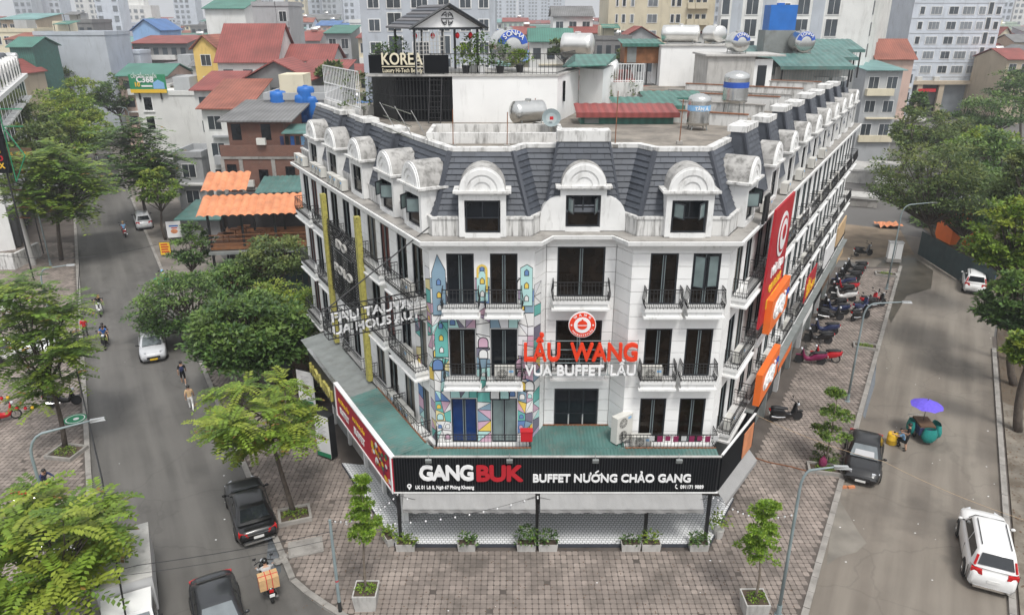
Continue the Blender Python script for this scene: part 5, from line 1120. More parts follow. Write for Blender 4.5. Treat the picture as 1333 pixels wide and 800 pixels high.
# ------------------------------------------------------------------ motorbikes
def bike_proto(name, paint, scooter=True, group=None):
    o = thing(name, name, 'motorbike', (0,0,0), 0, group); pm_ = M['paint_'+paint]
    for y, r in ((.62,.27),(-.60,.27)):
        w = MB().lathe((0,0,0), [(r*.72,-.035),(r*.96,-.045),(r,0),(r*.96,.045),(r*.72,.035)], 14, 'x', False).build('wheel', M['rubber'], o, loc=(0,y,r)); MB().lathe((0,0,0), [(r*.74,-.03),(r*.15,-.035),(r*.15,.035),(r*.74,.03)], 10, 'x').build('rim', M['chrome' if not scooter else 'trim'], w)
    b = MB(); secs = [(-.88,.10,.60,.78),(-.6,.15,.42,.80),(-.25,.16,.32,.74),(.0,.13,.24,.48),(.25,.13,.26,.44),(.36,.16,.3,.62),(.44,.19,.42,.92),(.50,.10,.60,1.0)]
    rows = [b.add([(-w,y,z0),(-w*.9,y,z1-.05),(-w*.5,y,z1),(w*.5,y,z1),(w*.9,y,z1-.05),(w,y,z0),(w*.5,y,z0-.05),(-w*.5,y,z0-.05)]) for y, w, z0, z1 in secs]
    for q, u in zip(rows, rows[1:]):
        for k in range(8): j = (k+1) % 8; b.face([q+k,q+j,u+j,u+k])
    b.face([rows[0]+k for k in range(8)]); b.face([rows[-1]+k for k in range(7,-1,-1)]); b.build('body', pm_, o, smooth=True)
    s = MB(); rows = [s.add([(-w,y,z-.09),(-w,y,z-.02),(0,y,z+.01),(w,y,z-.02),(w,y,z-.09)]) for y, w, z in ((-.82,.09,.87),(-.55,.14,.86),(-.2,.14,.80),(.02,.09,.76))]
    for q, u in zip(rows, rows[1:]):
        for k in range(5): j = (k+1) % 5; s.face([q+k,q+j,u+j,u+k])
    s.face([rows[0]+k for k in range(5)]); s.face([rows[-1]+k for k in range(4,-1,-1)]); s.build('seat', M['trim'], o, smooth=True)
    MB().tube([(-.33,.30,1.05),(-.18,.40,1.04),(0,.44,1.0),(.18,.40,1.04),(.33,.30,1.05)], .022, 6).build('handlebar', M['trim'], o)
    MB().tube([(0,.45,.98),(0,.58,.5),(0,.62,.27)], .04, 6).build('fork', M['trim'], o); MB().ball((0,.56,.93), .11,.09,.09,10,6).build('headlight', M['lamp_clear'], o, smooth=True)
    MB().box(-.06,.06,.42,.86,.52,.56).build('front_mudguard', pm_, o); MB().box(-.07,.07,-.93,-.86,.66,.75).build('tail_light', M['lamp_red'], o); MB().box(-.09,.09,-.95,-.93,.48,.60).build('number_plate', M['plate'], o)
    MB().tube([(.14,-.1,.28),(.17,-.5,.3),(.17,-.85,.38)], [.03,.045,.05], 7).build('exhaust', M['chrome'], o); MB().tube([(-.12,-.05,.2),(-.2,-.12,.0)], .015, 5).build('stand', M['trim'], o)
    for sx in (-1,1): MB().tube([(sx*.25,.38,1.04),(sx*.3,.40,1.2)], .008, 4).build('mirror_stem', M['trim'], o); MB().box(sx*.24,sx*.36,.38,.40,1.18,1.26).build('mirror', M['trim'], o)
    if not scooter: MB().tube([(-.1,-.86,.72),(-.12,-1.0,.86),(.12,-1.0,.86),(.1,-.86,.72)], .015, 5).build('rear_rack', M['chrome'], o)
    return o
BIKES = {k: bike_proto('motorbike', k, k in ('black','white','magenta','navy'), None) for k in ('black','white','red','magenta','silver','navy')}
def bike(col, loc, rz, label, group=None):
    c = copy_tree(BIKES[col], loc, rz, label, (1.14,1.14,1.14))
    if group: c['group'] = group
    return c
gr = 'motorbikes parked on the right pavement'
RB = [(1022,547,'black',-85,'black scooter standing alone nearest the corner on the right pavement'),
 (1054,473,'magenta',75,'magenta scooter in the nearest parked row'),(1073,470,'red',70,'red and black motorbike beside the magenta scooter'),
 (1064,446,'black',75,'black scooter in the second parked row, nearer one'),(1072,434,'navy',72,'dark scooter in the second parked row, farther one'),
 (1080,416,'black',-100,'black scooter in the third parked row, nearest the wall'),(1087,408,'navy',70,'dark blue motorbike in the third parked row'),(1083,401,'black',75,'black scooter at the back of the third parked row'),
 (1097,391,'white',72,'white-trimmed scooter in the middle of the wall side row'),(1094,383,'black',75,'black motorbike just behind the white-trimmed scooter'),(1100,379,'red',72,'red motorbike among the dark ones by the wall'),(1096,372,'navy',75,'dark blue scooter by the wall behind the red motorbike'),
 (1104,365,'black',74,'black scooter in the farthest wall side row, near end'),(1108,358,'black',75,'black scooter second in the farthest wall side row'),(1112,352,'black',72,'black scooter at the far end of the wall side row'),
 (1119,416,'black',-65,'black motorbike at the near end of the kerb side cluster'),(1120,405,'navy',-60,'dark blue scooter in the kerb side cluster'),(1131,398,'red',-70,'bright red motorbike in the kerb side cluster'),(1140,400,'black',-68,'black motorbike at the kerb end of the cluster'),
 (1123,333,'black',-80,'black scooter standing alone far up the right pavement')]
for px, py, col, a, lab in RB: bike(col, G(px,py,.0), R(a), lab, gr)
bike('black', G(84,528,0), R(-75), 'black motorbike parked behind the tiered tree on the left pavement'); bike('black', G(8,300,0)+Vector((0,0,0)), R(-60), 'black motorbike parked by the blue crates'); bike('silver', G(14,296,0), R(-55), 'grey motorbike next to the one by the blue crates')
bike('red', G(4,548,0), R(-60), 'motorbike cut by the left edge under the lanterns')
for i, (px, py) in enumerate(((52,652),(78,712),(98,724))): bike(['red','black','white'][i], G(px,py,0), R(-70), 'parked motorbike half hidden under the near left tree, %s one' % ['upper','middle','lower'][i])
# ------------------------------------------------------------------ people
def person(name, label, loc, rz, pose, shirt, trousers, shoes='cloth_black', hat=None, cat='person', group=None, h=1.68, shorts=False, sleeve=.5, bag=None):
    """one skinned body; joints in metres for a 1.68 m figure facing local +Y"""
    J = dict(pelvis=(0,0,.92), waist=(0,.01,1.08), chest=(0,.0,1.28), neck=(0,.0,1.44), head0=(0,.02,1.50), head1=(0,.03,1.60), top=(0,.02,1.66),
             shL=(-.17,0,1.38), shR=(.17,0,1.38), elL=(-.24,-.02,1.10), elR=(.24,-.02,1.10), haL=(-.25,.08,.87), haR=(.25,.08,.87),
             hiL=(-.09,0,.88), hiR=(.09,0,.88), knL=(-.10,.03,.48), knR=(.10,.03,.48), anL=(-.10,-.02,.09), anR=(.10,-.02,.09), toL=(-.11,.14,.04), toR=(.11,.14,.04))
    J.update(pose); k = h/1.68
    rad = dict(pelvis=.135, waist=.12, chest=.15, neck=.055, head0=.075, head1=.095, top=.06, shL=.07, shR=.07, elL=.045, elR=.045, haL=.032, haR=.032, hiL=.09, hiR=.09, knL=.06, knR=.06, anL=.042, anR=.042, toL=.035, toR=.035)
    E = [('pelvis','waist'),('waist','chest'),('chest','neck'),('neck','head0'),('head0','head1'),('head1','top'),('chest','shL'),('chest','shR'),('shL','elL'),('elL','haL'),('shR','elR'),('elR','haR'),('pelvis','hiL'),('hiL','knL'),('knL','anL'),('anL','toL'),('pelvis','hiR'),('hiR','knR'),('knR','anR'),('anR','toR')]
    names = list(J); idx = {n_: i for i, n_ in enumerate(names)}
    me = bpy.data.meshes.new('body'); me.from_pydata([tuple(Vector(J[n_])*k) for n_ in names], [(idx[a], idx[b]) for a, b in E], [])
    t = bpy.data.objects.new('body', me); C.objects.link(t); md = t.modifiers.new('skin', 'SKIN'); md.use_smooth_shade = True
    for i, n_ in enumerate(names): sv = me.skin_vertices[0].data[i]; r = rad[n_]*k; sv.radius = (r, r*(.78 if n_ in ('pelvis','waist','chest') else 1)); sv.use_root = n_ == 'pelvis'
    ss = t.modifiers.new('s', 'SUBSURF'); ss.levels = 1; ss.render_levels = 1
    dg = bpy.context.evaluated_depsgraph_get(); bm_ = bpy.data.meshes.new_from_object(t.evaluated_get(dg)); bpy.data.objects.remove(t)
    bm_.materials.clear()
    for m_ in ('skin', shirt, trousers, shoes, 'hair'): bm_.materials.append(M[m_])
    segs = [(Vector(J[a])*k, Vector(J[b])*k, (a, b)) for a, b in E]
    for p in bm_.polygons:
        c = p.center; best = (9,0,None)
        for a, b, nm in segs:
            d = b-a; tt = max(0, min(1, (c-a).dot(d)/max(d.length_squared,1e-9))); dist = (c-(a+d*tt)).length
            if dist < best[0]: best = (dist, tt, nm)
        _, tt, (a, b) = best; mi = 1
        if b in ('head0','head1') or b == 'top': mi = 0
        elif b == 'neck': mi = 1 if tt < .6 else 0
        elif b in ('haL','haR'): mi = 1 if sleeve > 1+tt-.05 else 0
        elif b in ('elL','elR'): mi = 1 if tt < sleeve else 0
        elif b in ('hiL','hiR'): mi = 2
        elif b in ('knL','knR'): mi = 2
        elif b in ('anL','anR'): mi = (0 if shorts else 2) if tt < .93 else 3
        elif b in ('toL','toR'): mi = 3
        elif b == 'waist': mi = 2 if tt < .35 else 1
        p.material_index = mi
    o = thing(name, label, cat, loc, rz, group); body = ob('body', bm_, o)
    hd = (Vector(J['head1'])*.75+Vector(J['head0'])*.25)*k; top = Vector(J['top'])*k
    up = (Vector(J['top'])-Vector(J['head0'])).normalized()
    if hat: MB().ball(hd+up*.06*k, .125,.14,.12,12,8).build('helmet', M[hat], o, smooth=True)
    else: MB().ball(hd+up*.045*k+Vector((0,-.018,0)), .1*k,.108*k,.095*k,12,8).build('hair', M['hair'], o, smooth=True)
    fc = MB(); fw = Vector((0,1,0))
    fc.tube([hd+fw*.085*k+up*.02, hd+fw*.115*k-up*.012, hd+fw*.09*k-up*.025], .012*k, 5); fc.build('nose', M['skin'], o)
    ey = MB()
    for s in (-1,1): ey.ball(hd+fw*.092*k+Vector((s*.035*k,0,0))+up*.02, .012,.006,.008,6,4)
    ey.build('eyes', M['hair'], o)
    for s, H_, E_ in ((-1,'haL','elL'),(1,'haR','elR')):
        a = Vector(J[H_])*k; d = (a-Vector(J[E_])*k).normalized(); sd = d.cross(Vector((0,0,1))); sd = sd.normalized() if sd.length > .1 else Vector((1,0,0)); up2 = sd.cross(d)
        f = MB()
        for i in range(4): f.tube([a+sd*(i-1.5)*.018, a+d*(.07+.006*(i in (1,2)))+sd*(i-1.5)*.019, a+d*.105+sd*(i-1.5)*.018-up2*.02], [.011,.009,.007], 5)
        f.tube([a-d*.02+sd*.03*s, a+d*.03+sd*.055*s, a+d*.06+sd*.05*s], [.012,.010,.008], 5); f.build('fingers', M['skin'], o)
    if bag: MB().ball(Vector((0,-.16,1.22))*k, .14,.08,.2,10,6).build('backpack', M[bag], o, smooth=True)
    return o
walk = dict(knL=(-.10,.16,.50), anL=(-.10,.22,.10), toL=(-.10,.38,.07), knR=(.10,.0,.47), anR=(.10,-.24,.14), toR=(.10,-.12,.04), elL=(-.23,-.12,1.12), haL=(-.22,-.06,.88), elR=(.23,.06,1.12), haR=(.22,.22,.92))
ride = dict(pelvis=(0,-.25,.82), waist=(0,-.22,.98), chest=(0,-.12,1.18), neck=(0,-.06,1.34), head0=(0,-.03,1.40), head1=(0,0,1.50), top=(0,0,1.57), shL=(-.17,-.1,1.29), shR=(.17,-.1,1.29), elL=(-.28,.06,1.10), elR=(.28,.06,1.10), haL=(-.31,.28,1.06), haR=(.31,.28,1.06),
            hiL=(-.10,-.22,.80), hiR=(.10,-.22,.80), knL=(-.19,.16,.68), knR=(.19,.16,.68), anL=(-.15,.12,.32), anR=(.15,.12,.32), toL=(-.15,.27,.28), toR=(.15,.27,.28))
pill = {k_: (v[0], v[1]-.34, v[2]+.06) for k_, v in ride.items()}; pill.update(haL=(-.14,-.2,1.0), haR=(.14,-.2,1.0), elL=(-.27,-.4,1.05), elR=(.27,-.4,1.05), knL=(-.22,-.2,.72), knR=(.22,-.2,.72), anL=(-.2,-.3,.36), anR=(.2,-.3,.36), toL=(-.2,-.16,.33), toR=(.2,-.16,.33))
person('person', 'pedestrian in black with a dark blue bag walking up the left street', gz(240,501), R(25), walk, 'cloth_black', 'cloth_black', 'cloth_white', shorts=True, sleeve=.7, bag='cloth_navy')
person('person', 'pedestrian in tan shirt and white trousers on the left street', gz(250,534), R(20), walk, 'cloth_tan', 'cloth_white', 'cloth_white', sleeve=.6)
person('person', 'pedestrian in red shirt at the left kerb', gz(113,440), R(40), walk, 'cloth_red', 'cloth_black', 'cloth_white', sleeve=.7)
person('person', 'person in dark red beside the white truck', gz(193,724), R(60), walk, 'cloth_red', 'cloth_navy', sleeve=2)
person('person', 'person in dark blue sitting on a motorbike under the near left tree', G(66,646,.0), R(-120), ride, 'cloth_navy', 'cloth_navy', sleeve=2)
def rider(label_b, label_p, px, py, rz, col, shirt, trous, hat, pillion=None, sl=.6):
    p = gz(px, py); b = bike(col, p, rz, label_b); q = person('rider', label_p, p, rz, ride, shirt, trous, hat=hat, sleeve=sl)
    if pillion: person('rider', pillion, p, rz, pill, 'cloth_black', 'cloth_black', hat=None, sleeve=.6)
    return b
rider('scooter ridden by the pair in blue and black', 'scooter rider in blue shirt with a passenger behind', 138, 450, R(205), 'black', 'cloth_blue', 'cloth_tan', None, 'passenger in black behind the blue-shirted scooter rider')
rider('white scooter ridden towards the camera on the left street', 'rider in black on the white scooter', 131, 408, R(208), 'white', 'cloth_black', 'cloth_black', 'paint_black')
rider('scooter ridden away beside the silver minivan', 'rider in pale shirt beside the silver minivan', 163, 307, R(30), 'red', 'cloth_lightblue', 'cloth_black', 'paint_tan')
rider('white scooter far up the left street', 'rider on the white scooter far up the left street', 127, 211, R(208), 'white', 'cloth_black', 'cloth_black', 'paint_white')
rider('second scooter far up the left street', 'rider far up the left street nearest the trees', 143, 212, R(30), 'black', 'cloth_green', 'cloth_black', 'paint_white'); rider('scooter at the far bend of the left street', 'rider at the far bend of the left street', 137, 176, R(208), 'silver', 'cloth_white', 'cloth_black', 'paint_black'); rider('most distant scooter on the left street', 'most distant scooter rider on the left street', 143, 166, R(208), 'black', 'cloth_black', 'cloth_black', 'paint_lightgrey')
b = rider('delivery scooter at the kerb carrying green saddle boxes', 'delivery rider in pale blue helmet at the kerb', 215, 374, R(20), 'black', 'cloth_teal', 'cloth_black', 'paint_lightblue')
for s in (-1,1): 
    o = thing('delivery_box', '%s green delivery box on the kerbside scooter' % ('left' if s < 0 else 'right'), 'box', gz(215,374)+Vector((s*.42,-.35,.45)), R(20), 'green delivery boxes'); MB().box(-.22,.22,-.25,.25,0,.42).build('case', M['cloth_green'], o); MB().box(-.23,.23,-.26,.26,.42,.47).build('lid', M['cloth_green'], o)
rider('motorbike loaded with a tied cardboard box at the bottom left', 'rider in white checked shirt and black helmet', 350, 768, R(28), 'black', 'cloth_check' if 'cloth_check' in M else 'cloth_lightgrey', 'cloth_brown', 'paint_black', sl=2)
o = thing('cardboard_box', 'big cardboard box tied with red cord behind the motorbike rider', 'box', gz(350,768)+Vector((.30,-.62,.84)), R(28)); MB().box(-.38,.38,-.26,.26,0,.52).build('carton', M['cloth_kraft'], o); q = MB()
for x in (-.1,.12): q.box(x-.015,x+.015,-.268,.268,-.006,.527)
q.box(-.387,.387,-.02,.01,-.007,.529); q.build('cord', M['cloth_red'], o)
# street vendor's cart
ct = thing('vendor_cart', 'hand cart hung with teal sacks under the purple umbrella', 'cart', gz(1202,572)+Vector((0,.3,0)), R(-6)); ct.scale = (.8,.8,.85)
MB().box(-.55,.55,-.8,.8,.55,1.05).build('tray', M['cloth_navy'], ct); MB().box(-.5,.5,-.7,.7,1.05,1.2).build('load', M['cloth_brown'], ct)
for s in (-1,1): MB().lathe((s*.5,0,.33), [(.24,-.03),(.33,-.03),(.33,.03),(.24,.03)], 16, 'x', False).build('wheel', M['rubber'], ct)
for i, (x, y, sx, sy) in enumerate(((.05,-1.0,.55,.28),(.85,-.1,.3,.65),(-.72,.2,.22,.5))):
    s = MB(); n = 12; prof = [(.12,-.02),(.6,.05),(.95,.3),(1.0,.55),(.85,.8),(.72,1.0)]; rows = [s.add([(x+sx*r*math.cos(2*math.pi*k/n)*(1+.08*math.sin(5*k+i)), y+sy*r*math.sin(2*math.pi*k/n), .16+z) for k in range(n)]) for r, z in prof]
    for q, u in zip(rows, rows[1:]):
        for k in range(n): j = (k+1) % n; s.face([q+k,q+j,u+j,u+k])
    s.face([rows[0]+k for k in range(n-1,-1,-1)]); s.build('sack', M['cloth_teal'], ct, smooth=True)
MB().tube([(-.5,.8,.9),(-.5,1.4,.95),(.5,1.4,.95),(.5,.8,.9)], .02, 6).build('push_handle', M['steel'], ct)
um = thing('umbrella', 'purple parasol fixed over the vendor cart', 'umbrella', ct.location+Vector((0,.1,.95))); s = MB(); n = 8; rows = []
for r, z in ((.03,1.32),(.45,1.22),(.85,1.0)): rows.append(s.add([(r*math.cos(2*math.pi*k/16)*(1 if k % 2 == 0 or r < .1 else .96), r*math.sin(2*math.pi*k/16)*(1 if k % 2 == 0 or r < .1 else .96), z-(0 if k % 2 == 0 or r < .5 else -.04)) for k in range(16)]))
for q, u in zip(rows, rows[1:]):
    for k in range(16): j = (k+1) % 16; s.face([q+k,q+j,u+j,u+k])
s.face([rows[0]+k for k in range(16)]); s.build('canopy', M['cloth_purple'], um); MB().tube([(0,0,0),(0,0,1.42)], .018, 6).build('pole', M['iron'], um)
stand = dict(elL=(-.22,.06,1.12), haL=(-.12,.28,1.12), elR=(.22,.06,1.12), haR=(.12,.28,1.12), knL=(-.12,.06,.48), toL=(-.14,.12,.04), anL=(-.12,-.04,.09))
person('person', 'person in black shorts standing beside the teal cart', gz(1178,586), R(60), stand, 'cloth_black', 'cloth_black', shorts=True, sleeve=.7)
squat = dict(pelvis=(0,-.1,.34), waist=(0,-.06,.5), chest=(0,.03,.68), neck=(0,.08,.84), head0=(0,.1,.9), head1=(0,.12,1.0), top=(0,.12,1.07), shL=(-.17,.05,.78), shR=(.17,.05,.78), elL=(-.2,.26,.66), elR=(.2,.26,.66), haL=(-.12,.48,.72), haR=(.12,.48,.72), hiL=(-.1,-.06,.32), hiR=(.1,-.06,.32), knL=(-.18,.28,.5), knR=(.18,.28,.5), anL=(-.14,.08,.09), anR=(.14,.08,.09), toL=(-.15,.24,.04), toR=(.15,.24,.04))
person('person', 'person in light blue squatting by the yellow drum', gz(1173,580), R(70), squat, 'cloth_lightblue', 'cloth_black', sleeve=.7)
dr = thing('drum', 'yellow plastic drum on the road beside the squatting person', 'drum', gz(1160,577)); MB().lathe((0,0,0), [(.24,0),(.27,.05),(.27,.28),(.285,.3),(.27,.32),(.27,.6),(.24,.68),(.1,.7)], 18).build('barrel', M['cloth_yellow'], dr, smooth=True); MB().lathe((.08,0,.7), [(.06,0),(.06,.05)], 10).build('cap', M['cloth_black'], dr)
person('person', 'person in blue beside the small white off-road car', G(1290,378,-.04), R(40), stand, 'cloth_blue', 'cloth_tan', shorts=True)
for b_ in BIKES.values(): drop(b_)
# ------------------------------------------------------------------ trees
def trunk_path(a, b, r, bend=.25, n=5):
    a, b = Vector(a), Vector(b); o = Vector((r.uniform(-1,1), r.uniform(-1,1), 0))*bend
    return [a.lerp(b, i/n) + o*math.sin(math.pi*i/n) for i in range(n+1)]
def tree(name, label, base, cc, rx, rz, kind='leaf', style='blob', n=3000, L=.22, seed=1, tr=.14, bark='bark', group=None, ry=None, cl=None):
    r = random.Random(seed); base = Vector(base); cc = Vector(cc) - base; ry = ry or rx
    o = thing(name, label, 'tree', base, 0, group); t = MB(); c = MB()
    fork = Vector((cc.x*.6, cc.y*.6, max(.6, cc.z - rz*.75)))
    t.tube(trunk_path((0,0,-.05), fork, r, tr*1.6), [tr*(1.15-.1*i) for i in range(6)], 8)
    if style == 'tier':                                      # flat leafy storeys on one straight leader
        nl = cl or 5; top = cc + Vector((0,0,rz*.9)); t.tube([fork*.9, top], [tr*.7, tr*.2], 6)
        for li in range(nl):
            u = li/(nl-1); zc = cc.z-rz*.85+1.75*rz*u; rr = rx*(1.05-.6*u)*r.uniform(.75,1.15); ox, oy = r.uniform(-.2,.2)*rx, r.uniform(-.2,.2)*rx
            for k in range(max(5, int(n/nl/45))):
                a = r.uniform(0, 6.283); q = rr*r.random()**.55; p = Vector((cc.x*(.6+.4*u)+ox+q*math.cos(a), cc.y*(.6+.4*u)+oy+q*math.sin(a), zc-q*.12+r.uniform(-.12,.12)*rz/nl))
                if k % 3 == 0: t.tube([Vector((cc.x*.8, cc.y*.8, zc-.1)), p], [tr*.2, tr*.08], 4, False)
                clump(c, p, rx*.2, 45, L, r, None, .4)
    elif style == 'blob':
        nc = cl or max(18, n//55); per = max(6, n//nc)
        for k in range(nc):
            d = rdir(r); rad = r.uniform(.45, 1)**.5*r.uniform(.86, 1.08)
            if d.z < -.35: d.z *= .5
            p = cc + Vector((d.x*rx*rad, d.y*ry*rad, d.z*rz*rad))
            if k % 4 == 0: t.tube(trunk_path(fork*.96, p, r, .15, 3), [tr*.45,tr*.3,tr*.2,tr*.08], 5, False)
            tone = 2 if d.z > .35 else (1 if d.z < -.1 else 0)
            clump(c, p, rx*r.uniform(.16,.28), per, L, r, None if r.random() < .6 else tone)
    else:                                                    # pinnate: rosettes of feathered leaves on spreading boughs
        tips = []
        for k in range(cl or 12):
            d = rdir(r); rad = r.uniform(.55, 1)
            p = cc + Vector((d.x*rx*rad, d.y*ry*rad, d.z*rz*rad)); t.tube(trunk_path(fork if r.random() < .6 or not tips else tips[-1].lerp(fork,.5), p, r, .2, 3), [tr*.5,tr*.34,tr*.22,tr*.12], 5, False); tips.append(p)
        nf = max(6, n//(len(tips)*18))
        for p in tips:
            for k in range(nf):
                a = r.uniform(0, 2*math.pi); el = r.uniform(-.15, .75); d = Vector((math.cos(a)*math.cos(el), math.sin(a)*math.cos(el), math.sin(el))); FL = L*r.uniform(3.6, 5.4); tone = r.choice((0,0,1,2,2)); sd = d.cross(UPV).normalized(); q0 = p + rdir(r)*L*1.2
                for j in range(1, 10):
                    u = j/9.5; q = q0 + d*FL*u - UPV*(FL*.38*u*u); c.k = 3 if (r.random() < .05 and u > .8) else tone
                    for s in (-1, 1):
                        dd = (sd*s*.9 + d*.45 - UPV*.18 + rdir(r)*.12).normalized(); leaf(c, q, dd, UPV + rdir(r)*.25, L*(1.05-.35*abs(u-.45)), L*.25)
    t.build('trunk', M[bark], o, smooth=True, fix=False); c.build('crown', FOL[kind] + [M['tip_red']], o, fix=False)
    return o
def tpx(name, label, b, c, rx, ry, z=0, **k):
    base = G(*b, z); Y = base.y + k.pop('dy', 0); cc = V(*c, Y); d = cc.y*cP - (cc.z-CAM_H)*sP; s = d/FPX
    return tree(name, label, base, cc, rx*s, ry*s*1.08, **k)
tree('street_tree', 'bright feathery tree filling the lower left corner', (-17.3,21.6,0), (-16.5,21.6,4.2), 2.65, 2.2, 'leaf', 'pinnate', 7600, .30, 3, .13, cl=34)
tpx('street_tree', 'tall tiered tree with layered leaves on the left pavement', (85,582), (50,436), 54, 84, kind='mid', style='pinnate', n=8200, L=.30, seed=5, tr=.13, cl=30)
tpx('street_tree', 'bright feathery tree in the stone bed by the parked black sedan', (383,668), (338,540), 68, 44, kind='leaf', style='pinnate', n=8500, L=.24, seed=8, tr=.12, cl=24)
tpx('street_tree', 'large bright tree by the concrete pole on the left', (80,338), (72,235), 62, 50, kind='mid', style='pinnate', n=12000, L=.5, seed=9, tr=.2, cl=44)
tpx('street_tree', 'mid-green tree on the left pavement behind the concrete pole', (70,290), (50,190), 40, 28, kind='soft', n=3500, L=.45, seed=10)
gl = 'trees lining the far left street'
for i, (b, c, rx, ry, kd) in enumerate((((92,250),(95,185),34,30,'leaf'),((104,215),(98,150),34,24,'leaf'),((112,190),(105,125),26,20,'leaf'),((120,170),(90,105),24,18,'soft'),((70,235),(40,160),30,22,'soft'),
        ((165,190),(150,128),22,24,'dark'),((160,165),(160,105),22,18,'soft'),((150,150),(125,98),26,14,'dark'),((185,150),(185,88),34,10,'soft'),((225,150),(225,82),30,8,'soft'),((128,160),(128,122),22,24,'dark'),((100,165),(72,122),28,22,'dark'),((108,225),(118,175),26,26,'leaf'),((88,200),(70,150),34,26,'leaf'),((152,160),(150,96),30,16,'soft'))):
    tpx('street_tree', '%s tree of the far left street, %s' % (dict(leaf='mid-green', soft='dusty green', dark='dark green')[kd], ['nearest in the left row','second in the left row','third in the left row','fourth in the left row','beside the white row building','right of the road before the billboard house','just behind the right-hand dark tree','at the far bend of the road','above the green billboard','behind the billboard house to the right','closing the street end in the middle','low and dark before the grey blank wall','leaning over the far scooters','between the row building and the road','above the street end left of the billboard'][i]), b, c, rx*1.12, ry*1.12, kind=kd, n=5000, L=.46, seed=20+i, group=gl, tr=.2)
tpx('street_tree', 'wide dark feathery tree on the right of the left street', (196,290), (180,205), 42, 40, kind='dark', style='pinnate', n=10000, L=.55, seed=31, tr=.18, cl=40)
tpx('street_tree', 'smaller mid-green tree beside the silver minivan', (216,312), (207,250), 26, 30, kind='leaf', n=3500, L=.32, seed=32)
tpx('street_tree', 'slim dark tree in front of the orange-roofed restaurant', (243,372), (252,326), 28, 34, kind='dark', n=3800, L=.26, seed=33)
tpx('street_tree', 'broad dark tree overhanging the silver hatchback', (270,440), (238,402), 60, 46, kind='dark', n=11000, L=.24, seed=34, tr=.18)
tpx('street_tree', 'dense mango tree in the middle of the left pavement group', (335,512), (326,442), 74, 56, kind='dark', n=15000, L=.32, seed=35, tr=.18)
tpx('street_tree', 'lighter green tree right of the mango tree', (385,470), (372,412), 60, 42, kind='leaf', n=10000, L=.24, seed=36)
tpx('street_tree', 'dark spreading tree before the restaurant shade', (360,400), (362,338), 52, 28, kind='soft', n=6500, L=.28, seed=37)
tpx('street_tree', 'leafy tree top behind the mango beside the grey fence', (318,410), (305,368), 44, 30, kind='dark', n=6000, L=.25, seed=38)
o = thing('creeper_hedge', 'creeper hedge hanging beside the gold-lettered sign', 'hedge', G(410,520,0)); r = random.Random(41); q = MB()
for _ in range(170): clump(q, Vector((r.uniform(-1.6,.9), r.uniform(0,2.5), r.random()**.7*3.6)), .35, 8, .2, r)
q.build('foliage', FOL['dark'], o, fix=False); MB().box(-1.4,.7,.6,2.2,0,3.0).build('support', M['soil'], o)
tpx('balcony_plant', 'green plant on the balcony at the end of the left wing', (405,300), (405,277), 12, 10, z=8.2, kind='leaf', n=700, L=.2, seed=43, tr=.03)
# potted and bedded young trees of the right and the plaza
def planter_tree(lab_p, lab_t, px, py, cpx, rx, ry, seed, w=.95, h=.75):
    b = G(px, py, 0); o = thing('square_planter', lab_p, 'planter', b, R(rnd.uniform(-8,8)))
    MB().hexa([(-w*.42,-w*.42,0),(w*.42,-w*.42,0),(w*.42,w*.42,0),(-w*.42,w*.42,0),(-w/2,-w/2,h),(w/2,-w/2,h),(w/2,w/2,h),(-w/2,w/2,h)]).build('pot', M['concrete_light'], o)
    q = MB(); i_ = w/2-.05
    for x0,x1,y0,y1 in ((-w/2,w/2,-w/2,-i_),(-w/2,w/2,i_,w/2),(-w/2,-i_,-i_,i_),(i_,w/2,-i_,i_)): q.box(x0,x1,y0,y1,h+.001,h+.05)
    q.build('rim', M['concrete_light'], o); MB().box(-i_,i_,-i_,i_,h,h+.015).build('soil', M['soil'], o); shrub('ground_cover', o, (0,0,h), .38, .16, 26, .1, 'lime', seed+5)
    cc = V(*cpx, b.y); s = (cc.y*cP-(cc.z-CAM_H)*sP)/FPX
    return tree('young_tree', lab_t, b+Vector((0,0,h)), cc, rx*s, ry*s, 'lime', 'tier', 4600, .13, seed, .05, 'bark_pale', 'young trees in square planters', cl=6)
planter_tree('square grey planter beside the straight pole at the bottom', 'light green young tree beside the straight pole', 478, 786, (474,660), 22, 46, 51)
planter_tree('square grey planter at the bottom right by the lamp', 'light green young tree by the lamp at the bottom right', 980, 797, (990,688), 26, 44, 52)
def bed(label, px, py, w, d, rz, z=0):
    b = G(px, py, 0); o = thing('tree_bed', label, 'planting bed', b, rz, 'stone tree beds')
    for x0,x1,y0,y1 in ((-w/2,w/2,-d/2,-d/2+.12),(-w/2,w/2,d/2-.12,d/2),(-w/2,-w/2+.12,-d/2+.12,d/2-.12),(w/2-.12,w/2,-d/2+.12,d/2-.12)): MB().box(x0,x1,y0,y1,-.02,.2).build('edging', M['kerb'], o)
    MB().box(-w/2+.12,w/2-.12,-d/2+.12,d/2-.12,-.02,.1).build('soil', M['soil'], o); shrub('ground_cover', o, (0,0,.1), min(w,d)*.42, .15, 30, .11, 'leaf', int(px)+3); return o
bed('stone bed round the bright tree near the black sedan', 384, 672, 1.5, 1.2, R(20)); bed('stone bed round the small tree by the right parked sedan', 1073, 612, 1.7, .9, R(-14)); bed('empty stone bed at the right kerb among the motorbikes', 1126, 452, 1.6, .9, R(-20)); bed('far stone bed with weeds near the white cabinet', 1153, 358, 1.8, 1.0, R(-20)); bed('stone bed round the tiered tree on the left pavement', 87, 590, 1.6, 1.4, R(-10))
tpx('young_tree', 'small dark tree in the bed by the right parked sedan', (1075,606), (1086,538), 23, 30, kind='mid', style='tier', n=3200, L=.17, seed=53, tr=.05, bark='bark_pale', cl=3)
